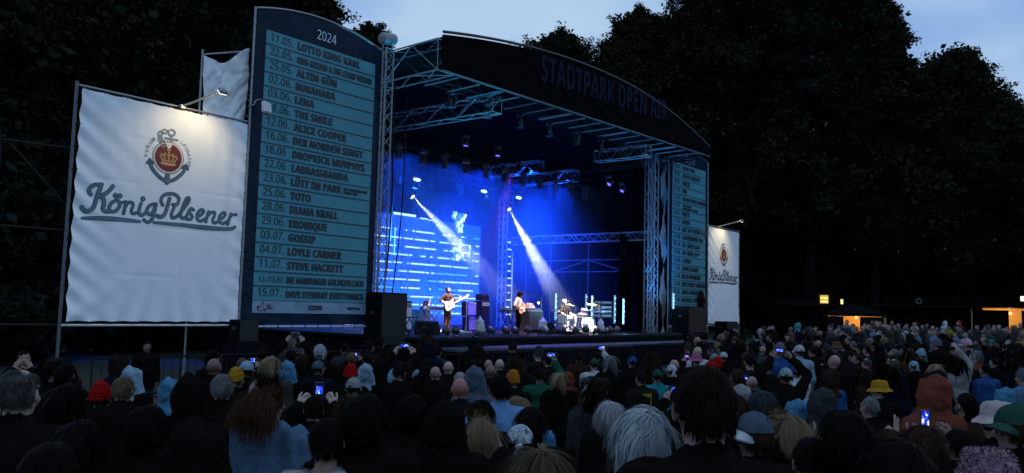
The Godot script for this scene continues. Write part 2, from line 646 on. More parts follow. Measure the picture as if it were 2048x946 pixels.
func stage() -> void:
	var black := mat("black stage ply", Color(0.02, 0.02, 0.024), 0.55, 0.0, mottle, 1.5)
	var skirt := mat("black skirt cloth", Color(0.008, 0.008, 0.011), 0.9, 0.0, mottle, 1.2, cloth_n, 1.0)
	var alu := mat("aluminium tube", Color(0.24, 0.25, 0.26), 0.42, 0.6)
	var dark := mat("dark steel", Color(0.035, 0.036, 0.04), 0.5, 0.4)
	var tarp := mat("black roof tarpaulin", Color(0.006, 0.006, 0.007), 0.9, 0.0, mottle, 0.6)
	tarp.metallic_specular = 0.08
	# deck of boards, with the apron a step lower
	var deck := thing("stage_deck", "black concert stage deck with a lower dark apron along its front", "stage", V(28.3, 0, 19))
	for i in 10:
		for j in 7:
			var b := M.new()
			b.bx(V(18.75 + 1.94 * i + 0.97, FLOOR - 0.05, 18.62 + 1.83 * j + 0.915) - deck.position, Vector3(1.93, 0.1, 1.82), 0.008)
			obj("deck_panel", b.mesh(), black, deck)
	for i in 10:
		var b := M.new()
		b.bx(V(18.75 + 1.94 * i + 0.97, 1.06, 17.95) - deck.position, Vector3(1.93, 0.08, 1.28), 0.008)
		obj("apron_panel", b.mesh(), mat("dark apron carpet", Color(0.06, 0.055, 0.09), 0.8, 0.0, mottle, 1.4), deck)
	var sk := M.new()
	var prev := 0.0
	for i in 97:
		var u := 18.75 + 0.2021 * i
		if i > 0:
			var z0 := 17.33 + 0.03 * sin(prev * 9.0)
			var z1 := 17.33 + 0.03 * sin(u * 9.0)
			sk.quad(V(prev, 0.0, z0), V(u, 0.0, z1), V(u, 1.02, z1), V(prev, 1.02, z0), Vector3(0.25 * cos(u * 9.0), 0, 1).normalized())
		prev = u
	var sm := M.new()
	sm.add(sk, Transform3D(Basis(), -deck.position))
	obj("skirt", sm.mesh(), skirt, deck)
	var rs := M.new()
	rs.bx(V(28.45, 1.2, 18.65) - deck.position, Vector3(19.4, 0.2, 0.03))
	rs.bx(V(28.45, 0.6, 31.5) - deck.position, Vector3(19.4, 1.2, 0.05))
	rs.bx(V(18.72, 0.6, 25.0) - deck.position, Vector3(0.05, 1.2, 12.9))
	rs.bx(V(38.17, 0.6, 25.0) - deck.position, Vector3(0.05, 1.2, 12.9))
	obj("riser_board", rs.mesh(), skirt, deck)
	# roof: fascia, crest tube, skin, purlins, side trusses
	var roof := thing("stage_roof", "arched black stage roof with the venue name in dark letters on its front", "stage roof", V(28.3, 10, 18.3))
	var o := roof.position
	var f := M.new()
	var tube := []
	var low := []
	for i in 49:
		var u := 18.7 + 0.4083 * i
		tube.append(V(u, roof_top(u) + 0.03, 18.3) - o)
		low.append(V(u, roof_low(u), 18.3) - o)
		if i > 0:
			var u0 := u - 0.4083
			f.quad(V(u0, roof_low(u0), 18.3) - o, V(u, roof_low(u), 18.3) - o, V(u, roof_top(u) - 0.06, 18.3) - o, V(u0, roof_top(u0) - 0.06, 18.3) - o, Vector3(0, 0, 1))
			f.quad(V(u0, roof_low(u0), 18.36) - o, V(u, roof_low(u), 18.36) - o, V(u, roof_top(u) - 0.06, 18.36) - o, V(u0, roof_top(u0) - 0.06, 18.36) - o, Vector3(0, 0, -1))
	obj("fascia", f.mesh(), tarp, roof)
	var ct := M.new()
	ct.path(tube, 0.05, 8)
	obj("crest_tube", ct.mesh(), mat("dark crest tube", Color(0.05, 0.052, 0.056), 0.6, 0.2), roof)  # one even dark grey along the whole crest
	var lt := M.new()
	lt.path(low, 0.035, 8)
	obj("lower_tube", lt.mesh(), mat("dark grey tube", Color(0.1, 0.105, 0.115), 0.5, 0.3), roof)  # even dark grey, shared with the banner poles
	var skin := M.new()
	for i in 48:
		var u0 := 18.7 + 0.4083 * i
		var u1 := u0 + 0.4083
		for j in 8:
			var w0 := 18.4 + 1.62 * j
			var w1 := w0 + 1.62
			var dr := func(u: float, w: float) -> Vector3: return V(u, roof_top(u) - 0.14 - 0.035 * (w - 18.4) - 0.05 * sin(u * 3.4) * sin(w * 1.9), w) - o
			skin.quad(dr.call(u0, w0), dr.call(u1, w0), dr.call(u1, w1), dr.call(u0, w1), Vector3.UP)
	obj("roof_skin", skin.mesh(), tarp, roof)
	for i in 17:
		var u := 19.6 + 1.08 * i
		var p := M.new()
		p.tube(V(u, roof_low(u) - 0.02, 18.4) - o, V(u, roof_low(u) - 0.05, 20.0) - o, 0.03, -1.0, 6)
		if i % 4 == 2:
			p.tube(V(u + 0.16, roof_low(u) - 0.02, 18.4) - o, V(u + 0.16, roof_low(u) - 0.05, 20.0) - o, 0.03, -1.0, 6)
		obj("purlin", p.mesh(), alu, roof)
	var cf := fonts["bold"] as Font
	var w_all := 9.75
	var tm := TextMesh.new()
	tm.text = "STADTPARK OPEN AIR"
	tm.font = cf
	tm.font_size = 96
	tm.pixel_size = 0.01
	tm.depth = 0.02
	tm.horizontal_alignment = HORIZONTAL_ALIGNMENT_LEFT
	tm.vertical_alignment = VERTICAL_ALIGNMENT_BOTTOM
	var ab := tm.get_aabb()
	var le := obj("lettering", tm, mat("dull blue-grey print", Color(0.013, 0.017, 0.036), 0.85), roof)
	var sx := w_all / ab.size.x
	var sy := 1.02 / ab.size.y
	le.transform = Transform3D(Basis(Vector3(sx, sx * 0.032, 0), Vector3(0, sy, 0), Vector3(0, 0, 1)), V(23.95, 10.93, 18.28) - o) * Transform3D(Basis(), -ab.position)
	# trusses that carry the roof
	truss("box truss along the near side edge of the stage roof", V(19.05, 10.62, 18.5), V(19.05, 10.5, 31.0), 0.75, 1.05, 0.03, "truss", "", 1.2)
	truss("box truss along the far side edge of the stage roof", V(37.9, 10.75, 18.5), V(37.9, 10.5, 31.0), 0.75, 0.9, 0.035, "truss", "", 1.2, true)
	truss("box truss across the stage roof just behind the front", V(19.5, 10.5, 19.9), V(37.5, 10.7, 19.9), 0.6, 0.6, 0.03, "truss", "", 0.0, true)
	truss("cyan-lit ceiling truss running back from the roof front, nearest the line-up sign", V(22.2, 9.75, 18.9), V(22.2, 9.75, 24.6), 0.5, 0.6, 0.03, "truss", "", 0.8)
	truss("cyan-lit ceiling truss running back from the far end of the roof front", V(32.6, 9.75, 18.6), V(32.6, 9.75, 21.4), 0.5, 0.5, 0.03)
	truss("dim blue ceiling truss deep over the stage, left of its twin", V(33.2, 9.7, 25.2), V(33.2, 9.7, 28.8), 0.5, 0.6, 0.03)
	truss("dim blue ceiling truss deep over the stage, right of its twin", V(36.4, 9.7, 25.2), V(36.4, 9.7, 28.8), 0.5, 0.6, 0.03)
	truss("lamp truss crossing the stage over the performers", V(19.5, 9.3, 24.9), V(37.6, 9.3, 24.9), 0.4, 0.4, 0.025, "truss", "", 0.0, true)
	truss("rear lamp truss above the screen wall", V(22.0, 9.25, 29.6), V(37.6, 9.25, 29.6), 0.4, 0.4, 0.025, "truss", "", 0.0, true)
	# uprights
	var up := "truss_tower"
	truss("tall slim truss tower standing against the right side of the near line-up sign", V(18.11, 0.1, 20.35), V(18.11, 10.95, 20.35), 0.34, 0.34, 0.028, up, "", 0.42)
	truss("blue-lit truss tower at the far front corner of the stage", V(36.3, FLOOR, 20.4), V(36.3, 10.3, 20.4), 0.36, 0.36, 0.03, up, "", 0.5)
	truss("second blue-lit truss tower, right behind the far front corner tower", V(36.95, FLOOR, 21.0), V(36.95, 10.3, 21.0), 0.34, 0.34, 0.028, up, "", 0.5)
	truss("purple-lit truss upright at the back corner of the stage", V(35.7, FLOOR, 29.7), V(35.7, 8.7, 29.7), 0.34, 0.34, 0.03, up, "", 0.4)
	truss("truss upright at the hidden back corner behind the near sign", V(19.2, FLOOR, 30.6), V(19.2, 10.0, 30.6), 0.4, 0.4, 0.03, up, "", 0.0, true)
	truss("blue-lit horizontal truss along the far side wall of the stage", V(37.6, 6.38, 21.0), V(37.6, 6.38, 30.6), 0.36, 0.42, 0.03, "truss", "", 0.45)
	# tubes of the far side wall
	var sf := thing("scaffold_frame", "thin tube scaffold behind the drummer on the far side of the stage", "scaffold", V(38.0, FLOOR, 22))
	for e in [[5.2, 5.2, 22.6, 29.6], [4.55, 4.55, 22.6, 29.6], [4.55, 5.2, 23.0, 25.4], [5.2, 4.55, 25.4, 27.8]]:
		var q := M.new()
		q.tube(V(38.0, e[0], e[2]) - sf.position, V(38.0, e[1], e[3]) - sf.position, 0.03, -1.0, 8)
		obj("rail", q.mesh(), mat("dark grey tube", Color(0.13, 0.135, 0.145), 0.5, 0.3), sf)  # darker than the truss tube: the frame's dim light put into its colour
	for w in [22.8, 25.4, 28.0, 29.8]:
		var q := M.new()
		q.tube(V(38.0, FLOOR, w) - sf.position, V(38.0, 6.1, w) - sf.position, 0.03, -1.0, 8)
		obj("post", q.mesh(), mat("dark grey tube", Color(0.13, 0.135, 0.145), 0.5, 0.3), sf)
	# back and side drapes
	drape("black drape hanging behind the screen wall at the back of the stage", V(18.7, FLOOR, 31.2), Vector3(1, 0, 0), 19.6, 9.2, true)
	drape("black drape hanging along the far side of the stage", V(38.35, FLOOR, 20.6), Vector3(0, 0, -1), 10.5, 8.9)
	drape("black wing drape beside the far front corner tower", V(36.0, FLOOR, 22.2), Vector3(1, 0, -0.25).normalized(), 2.0, 4.9)
	var gl := thing("tarpaulin", "pale blue-lit sheet hanging between the far corner tower and the far line-up sign", "tarpaulin", V(37.45, FLOOR, 20.55))
	var gm := M.new()
	for j in 24:
		var y0 := 8.3 * j / 24.0
		var y1 := 8.3 * (j + 1) / 24.0
		var zz := func(y: float, k: float) -> float: return 0.10 * sin(y * 2.3 + k * 2.0) + 0.05 * sin(y * 6.1 + k)
		for k in 2:
			gm.quad(Vector3(0.2 * k, y0, zz.call(y0, k)), Vector3(0.2 * (k + 1), y0, zz.call(y0, k + 1)), Vector3(0.2 * (k + 1), y1, zz.call(y1, k + 1)), Vector3(0.2 * k, y1, zz.call(y1, k)), Vector3(0.2 * sin(y0 * 3.0), 0.2 * cos(y0 * 2.3), 1).normalized())
	obj("sheet", gm.mesh(), mat("pale sheet", Color(0.3, 0.32, 0.34), 0.8, 0.0, mottle, 1.5), gl)
	screen_wall()

func drape(label: String, at: Vector3, along: Vector3, wide: float, tall: float, arched := false) -> void:
	var t := thing("drape", label, "drape", at)
	var m := M.new()
	var nn := along.cross(Vector3.UP)
	var n := int(wide / 0.12)
	for i in n:
		var a0 := wide * i / n
		var a1 := wide * (i + 1) / n
		var f := func(a: float) -> float: return 0.06 * sin(a * 11.0) + 0.03 * sin(a * 17.3 + 1.0)
		var nrm := (nn + along * cos(a0 * 11.0) * 0.6).normalized()
		m.quad(along * a0 + nn * f.call(a0), along * a1 + nn * f.call(a1), along * a1 + nn * f.call(a1) + Vector3(0, roof_top(at.x + a1) - 0.62 - FLOOR if arched else tall, 0), along * a0 + nn * f.call(a0) + Vector3(0, roof_top(at.x + a0) - 0.62 - FLOOR if arched else tall, 0), nrm)
	obj("cloth", m.mesh(), mat("black molton", Color(0.005, 0.005, 0.006), 1.0), t)

func screen_wall() -> void:
	var W := 30.2
	var t := thing("screen_wall", "wide blue screen wall at the back of the stage with rows of glowing white dashes", "screen", V(28.8, FLOOR, W))
	var o := t.position
	var face := mat("grey screen mesh", Color(0.16, 0.18, 0.2), 0.6, 0.0, mottle, 1.2)
	for i in 7:
		var b := M.new()
		b.bx(V(20.6 + 1.98 * i + 0.99, 4.2, W + 0.12) - o, Vector3(1.95, 5.5, 0.08), 0.01)
		obj("screen_panel", b.mesh(), face, t)
	var dash := glow("white-blue diodes", Color(0.42, 0.70, 1.0), 1.35)
	var dim := glow("blue diodes", Color(0.06, 0.3, 1.0), 1.4)
	var r := RandomNumberGenerator.new()
	r.seed = 5
	for row in 11:
		var h := 6.22 - 0.415 * row
		var u := 22.0
		while u < 34.15:
			var len := r.randf_range(0.06, 0.2) if r.randf() < 0.45 else r.randf_range(0.3, 1.25)
			if u > 29.0 and r.randf() < 0.5:
				len *= 1.5
			len = minf(len, 34.25 - u)
			if len < 0.05:
				break
			var gapseg := u > 22.9 and u < 23.3
			if not gapseg:
				var b := M.new()
				var hh := 0.075 if u > 28.5 else 0.06
				b.bx(V(u + len * 0.5, h + r.randf_range(-0.006, 0.006), W) - o, Vector3(len, hh, 0.03), 0.01)
				obj("led_dash", b.mesh(), dash if r.randf() < 0.82 else dim, t)
			u += len + (r.randf_range(0.05, 0.16) if r.randf() < 0.75 else r.randf_range(0.3, 0.7))
		var b := M.new()
		b.bx(V(36.55 + r.randf_range(-0.08, 0.08), h, W - 0.3) - o, Vector3(r.randf_range(0.18, 0.42), 0.07, 0.03), 0.01)
		obj("led_dash", b.mesh(), dash, t)
	# brighter picture fragments
	for e in [[27.75, 7.0, 1.55, 0.12, 0], [29.6, 6.93, 0.55, 0.07, 0], [30.2, 6.9, 0.28, 0.06, 0]]:
		var b := M.new()
		b.bx(V(e[0] + e[2] * 0.5, e[1], W) - o, Vector3(e[2], e[3], 0.03), 0.01)
		obj("led_dash", b.mesh(), dash, t)
	for e in [[27.62, 5.6, 7.5], [24.9, 5.3, 7.2], [27.9, 4.9, 6.3]]:
		var b := M.new()
		b.bx(V(e[0], (e[1] + e[2]) * 0.5, W) - o, Vector3(0.045, e[2] - e[1], 0.03))
		obj("led_line", b.mesh(), glow("cyan diodes", Color(0.1, 0.6, 1.0), 1.6), t)
	var polys := [[[32.0, 7.5], [33.2, 7.5], [32.95, 7.2], [32.85, 6.5], [32.45, 6.35], [32.25, 6.7], [32.3, 7.1], [31.95, 7.2]], [[32.1, 4.95], [33.0, 4.95], [33.0, 5.5], [32.8, 5.65], [32.9, 6.0], [32.5, 6.1], [32.45, 5.8], [32.15, 5.6]], [[33.35, 4.9], [33.5, 4.9], [33.52, 5.9], [33.38, 5.75]]]
	# made of single diode tiles of uneven brightness
	var tiles := [M.new(), M.new(), M.new()]
	for pl in polys:
		var poly := PackedVector2Array()
		for q in pl:
			poly.append(Vector2(q[0], q[1]))
		for ix in 40:
			for iy in 40:
				var p := Vector2(31.7 + 0.055 * ix, 4.8 + 0.07 * iy)
				if Geometry2D.is_point_in_polygon(p + Vector2(r.randf_range(-0.05, 0.05), r.randf_range(-0.05, 0.05)), poly) and r.randf() < 0.9:
					var v := wrinkle.get_noise_2d(p.x * 2.2, p.y * 2.2) + r.randf_range(-0.12, 0.12)
					tiles[0 if v < -0.08 else 1 if v < 0.12 else 2].bx(V(p.x, p.y, W) - o + Vector3(0, 0, 0.01), Vector3(0.046, 0.06, 0.02))
	for k in 3:
		obj("bright_image", tiles[k].mesh(), glow("picture diodes %d" % k, [Color(0.08, 0.35, 0.95), Color(0.25, 0.62, 1.0), Color(0.6, 0.85, 1.0)][k], [0.9, 1.2, 1.7][k]), t, "stuff")

# ---------------------------------------------------------------- signs and banners
func write_line(parent: Node, text: String, font: String, at: Vector3, cap: float, m: Material, max_w := 0.0, squeeze := 1.0, called := "lettering") -> float:
	var tm := TextMesh.new()
	tm.text = text
	tm.font = fonts[font]
	tm.font_size = 64
	tm.pixel_size = 0.01
	tm.depth = 0.008
	tm.curve_step = 1.0
	tm.horizontal_alignment = HORIZONTAL_ALIGNMENT_LEFT
	tm.vertical_alignment = VERTICAL_ALIGNMENT_BOTTOM
	var ab := tm.get_aabb()
	var sy := cap / 0.457
	var sx := sy * squeeze
	if max_w > 0.0 and ab.size.x * sx > max_w:
		sx = max_w / ab.size.x
	var mesh: Mesh = tm
	if font == "heavy":
		# thickened strokes: the glyphs again, a little to each side
		var src := tm.get_mesh_arrays()
		var vs: PackedVector3Array = src[Mesh.ARRAY_VERTEX]
		var ns: PackedVector3Array = src[Mesh.ARRAY_NORMAL]
		var ix: PackedInt32Array = src[Mesh.ARRAY_INDEX]
		var q := M.new()
		for k in [[0.0, 0.0, 0.0], [-0.028, 0.0, 0.0012], [0.028, 0.0, -0.0012], [0.0, 0.012, 0.0006], [0.0, -0.012, -0.0006]]:
			for i in ix:
				q.v.append(vs[i] + Vector3(k[0], k[1], k[2]))
				q.n.append(ns[i])
		mesh = q.mesh()
	var o := obj(called, mesh, m, parent)
	o.transform = Transform3D(Basis.from_scale(Vector3(sx, sy, 1)), at - Vector3(ab.position.x * sx, 0.146 * sy, 0))
	return ab.size.x * sx

func lineup_sign(label: String, u0: float, u1: float, w: float, rows: Array, right: bool) -> void:
	var t := thing("line_up_sign", label, "sign", V((u0 + u1) * 0.5, 0, w))
	var o := t.position
	var alu := mat("aluminium tube", Color(0.24, 0.25, 0.26), 0.42, 0.6)
	var navy := mat("glossy navy sheet", Color(0.007, 0.018, 0.036), 0.24, 0.0, null, 1.0, null, 1.0)
	if not navy.normal_enabled:
		navy.normal_enabled = true
		navy.normal_texture = cloth_n
		navy.normal_scale = 0.35
		navy.metallic_specular = 0.2
		navy.uv1_triplanar = true
		navy.uv1_scale = Vector3.ONE * 0.22
	var teal := mat("teal printed sheet", Color(0.052, 0.245, 0.30), 0.6, 0.0, null, 0.35, cloth_n, 0.12)
	var ink := mat("dark print", Color(0.014, 0.016, 0.024), 0.5)
	var wide := u1 - u0
	var top := func(x: float) -> float:
		var q := (x - u0) / wide * 2.0 - 1.0
		return 10.80 + 0.36 * (1.0 - q * q)
	var b := M.new()
	var arc := []
	for i in 24:
		var a := u0 + wide * i / 24.0
		var c := u0 + wide * (i + 1) / 24.0
		b.quad(V(a, 1.78, w) - o, V(c, 1.78, w) - o, V(c, top.call(c), w) - o, V(a, top.call(a), w) - o, Vector3(0, 0, 1))
		b.quad(V(a, 1.78, w + 0.02) - o, V(c, 1.78, w + 0.02) - o, V(c, top.call(c), w + 0.02) - o, V(a, top.call(a), w + 0.02) - o, Vector3(0, 0, -1))
		arc.append(V(a, top.call(a) + 0.04, w) - o)
	arc.append(V(u1, top.call(u1) + 0.04, w) - o)
	obj("back_sheet", b.mesh(), navy, t)
	var fr := M.new()
	fr.path(arc, 0.035, 8)
	obj("arched_top_tube", fr.mesh(), alu, t)
	for x in [u0 - 0.06, u1 + 0.06]:
		var p := M.new()
		p.tube(V(x, 0.05, w) - o, V(x, 10.86, w) - o, 0.035, -1.0, 8)
		obj("upright_tube", p.mesh(), alu, t)
	var rail := M.new()
	rail.tube(V(u0, 1.72, w - 0.03) - o, V(u1, 1.72, w - 0.03) - o, 0.028, -1.0, 8)
	obj("bottom_rail", rail.mesh(), mat("bare steel rail", Color(0.6, 0.6, 0.6), 0.45, 0.3), t)
	for i in 10:
		var q := M.new()
		var x := u0 + 0.25 + (wide - 0.5) * i / 9.0
		q.tube(V(x, 1.66, w - 0.07) - o, V(x, 1.80, w - 0.03) - o, 0.014, -1.0, 5)
		obj("lace", q.mesh(), mat("black cord", Color(0.015, 0.015, 0.015), 0.8), t)
	for i in 20:
		for x in [u0 - 0.03, u1 + 0.03]:
			var q := M.new()
			q.tube(V(x - 0.05, 2.2 + 0.44 * i, w - 0.02) - o, V(x + 0.05, 2.23 + 0.44 * i, w - 0.02) - o, 0.013, -1.0, 5)
			obj("lace", q.mesh(), mat("black cord", Color(0.015, 0.015, 0.015), 0.8), t)
	# teal field and its dividing lines
	var p0 := u0 + 0.33
	var p1 := u1 - 0.27
	var y1 := 10.30
	var y0 := 2.46
	var tf := M.new()
	var nx := 14
	var ny := 26
	var zf := func(x: float, y: float) -> float: return 0.012 + 0.006 * wrinkle.get_noise_2d(x * 0.8, y * 0.8)
	for i in nx:
		for j in ny:
			var xa := lerpf(p0, p1, float(i) / nx)
			var xb := lerpf(p0, p1, float(i + 1) / nx)
			var ya := lerpf(y0, y1, float(j) / ny)
			var yb := lerpf(y0, y1, float(j + 1) / ny)
			tf.quad(Vector3(xa, ya, zf.call(xa, ya) - w) - o, Vector3(xb, ya, zf.call(xb, ya) - w) - o, Vector3(xb, yb, zf.call(xb, yb) - w) - o, Vector3(xa, yb, zf.call(xa, yb) - w) - o, Vector3(0, 0, 1))
	obj("teal_field", tf.mesh(), teal, t)
	var strip := M.new()
	strip.bx(V((p0 + p1) * 0.5, 2.275, w - 0.012) - o, Vector3(p1 - p0, 0.34, 0.01))
	obj("sponsor_strip", strip.mesh(), mat("pale blue print", Color(0.24, 0.36, 0.5), 0.5, 0.0, mottle, 0.4), t)
	var n := rows.size()
	var dy := (y1 - y0) / n
	for i in n:
		var yb := y1 - dy * (i + 1)
		if i < n - 1:
			var ln := M.new()
			ln.bx(V((p0 + p1) * 0.5, yb, w - 0.022) - o, Vector3(p1 - p0, 0.035, 0.006))
			obj("dividing_line", ln.mesh(), mat("navy print", Color(0.014, 0.04, 0.07), 0.5), t)
		var e: Array = rows[i]
		var small: bool = e[0].length() > 6
		write_line(t, e[0], "thin", V(p0 + 0.16, yb + 0.12, w - 0.023) - o, 0.15 if small else 0.225, ink, 0.92, 0.95, "date")
		if e[1].contains("\n"):
			var l: PackedStringArray = e[1].split("\n")
			write_line(t, l[0], "heavy", V(p0 + 1.15, yb + 0.215, w - 0.023) - o, 0.105, ink, 2.9, 0.95)
			write_line(t, l[1], "heavy", V(p0 + 1.15, yb + 0.06, w - 0.023) - o, 0.105, ink, 2.9, 0.95)
			continue
		var long: bool = e[1].length() > 20
		var wid := write_line(t, e[1], "heavy", V(p0 + 1.1, yb + 0.10, w - 0.023) - o, 0.185 if long else 0.215, ink, 2.92 if e.size() < 3 else 1.9, 0.94)
		if e.size() > 2:
			var l: PackedStringArray = e[2].split("\n")
			write_line(t, l[0], "heavy", V(p0 + 1.2 + wid, yb + 0.21, w - 0.023) - o, 0.085, ink, 0.95)
			if l.size() > 1:
				write_line(t, l[1], "heavy", V(p0 + 1.2 + wid, yb + 0.10, w - 0.023) - o, 0.085, ink, 0.95)
	var pale := mat("pale print", Color(0.5, 0.62, 0.72), 0.5)
	var flat := func(_x: float, _y: float) -> float: return 0.0
	if right:
		for k in 3:
			var q := M.new()
			var c := Vector2((p0 + p1) * 0.5 + 0.05 + 0.42 * (k - 1), 10.62)
			var pts := []
			for i in 15:
				var a := TAU * i / 14.0
				pts.append(c + Vector2(cos(a) * (0.13 if k != 1 else 0.2), sin(a) * 0.19 * (1.0 - 0.25 * float(k == 1) * cos(2.0 * a))))
			q.ribbon(pts, 0.022, -w + 0.02, flat)
			q.ribbon([c + Vector2(-0.05, -0.06), c + Vector2(0.0, 0.06), c + Vector2(0.06, -0.05)], 0.016, -w + 0.02, flat)
			var q2 := M.new()
			q2.add(q, Transform3D(Basis(), -o))
			obj("ring_emblem", q2.mesh(), mat("dim pale print", Color(0.12, 0.2, 0.28), 0.5), t)
	else:
		write_line(t, "2024", "thin", V((p0 + p1) * 0.5 - 0.3, 10.5, w - 0.023) - o, 0.30, pale, 0.0, 0.82)
	# sponsor marks
	var s := V(p0, 2.275, w - 0.0235) - o
	var jm := M.new()
	jm.ribbon([Vector2(0.34, 0.11), Vector2(0.33, 0.0), Vector2(0.3, -0.07), Vector2(0.24, -0.09), Vector2(0.19, -0.05), Vector2(0.2, 0.0)], 0.04, 0.0, flat)
	jm.disc(Vector2(0.40, -0.09), 0.045, 0.0, flat)
	var jo := obj("sponsor_mark", jm.mesh(), mat("dark violet print", Color(0.05, 0.02, 0.06), 0.5), t)
	jo.position = s
	var ji := M.new()
	ji.ribbon([Vector2(0.34, 0.1), Vector2(0.33, 0.0), Vector2(0.3, -0.06), Vector2(0.24, -0.075), Vector2(0.2, -0.04)], 0.018, 0.004, flat)
	var jj := obj("sponsor_mark", ji.mesh(), mat("pink print", Color(0.55, 0.35, 0.45), 0.5), t)
	jj.position = s
	for k in 3:
		write_line(t, ["JUNGE", "HELDEN", "KONZERTE"][k], "bold", s + Vector3(0.46, 0.04 - 0.05 * k, 0), 0.032, ink)
	write_line(t, "SZENE", "heavy", s + Vector3(1.92, -0.065, 0), 0.13, ink, 0.52)
	write_line(t, "MOPOP.de", "heavy", s + Vector3(3.42, -0.045, 0), 0.09, ink, 0.5)

func hung(x: float, y: float, wide: float, tall: float, sd: float) -> float:
	# relief of a laced banner: creases fan from the ties, old packing folds, slow slack over the middle
	var q := 0.012 * wrinkle.get_noise_3d(x * 0.32, y * 0.22, sd) + 0.018 * wrinkle.get_noise_3d(x * 1.5, y * 0.22 + x * 0.3, sd + 9.0)
	var side := smoothstep(0.55, 1.0, x / wide)
	q += side * 0.014 * sin(x * 13.0 + 0.6 * sin(y * 0.9) + sd)
	var b0 := maxf(y, 0.0)
	var b1 := maxf(tall - y, 0.0)
	var l0 := maxf(x, 0.0)
	var l1 := maxf(wide - x, 0.0)
	var ph := TAU / 0.55
	q += 0.030 * exp(-b0 * 2.0) * cos(ph * (x + 0.35 * b0 * sin(x * 2.3 + sd))) + 0.014 * exp(-b1 * 3.0) * cos(ph * (x + 0.3 * b1))
	q += 0.030 * exp(-l0 * 1.8) * cos(ph * (y - 0.3 + 0.7 * l0)) + 0.016 * exp(-l1 * 2.8) * cos(ph * (y - 0.3 - 0.5 * l1))
	# long pulls out of the corners
	for c in [[0.0, tall, -0.9, 0.05], [0.0, 0.0, 0.8, 0.05], [wide, 0.0, -1.1, 0.035]]:
		var d := Vector2(x - c[0], y - c[1])
		var off: float = (d.y - c[2] * d.x) / sqrt(1.0 + c[2] * c[2])
		q += c[3] * exp(-off * off * 30.0) * exp(-d.length() * 0.9)
	for f in [0.21, 0.43, 0.62, 0.83]:
		var e: float = y - f * tall - 0.02 * sin(x * 1.3 + f * 9.0)
		q -= 0.010 * exp(-e * e * 900.0) * (0.5 + 0.5 * sin(x * 2.0 + f * 20.0))
	return q

func smooth_stroke(p: Array, sub := 5) -> Array:
	var c := Curve2D.new()
	for i in p.size():
		var d: Vector2 = (p[mini(i + 1, p.size() - 1)] - p[maxi(i - 1, 0)]) / 6.0
		c.add_point(p[i], -d, d)
	var out := []
	for i in p.size() - 1:
		for k in sub:
			out.append(c.sample(i, float(k) / sub))
	out.append(p[p.size() - 1])
	return out

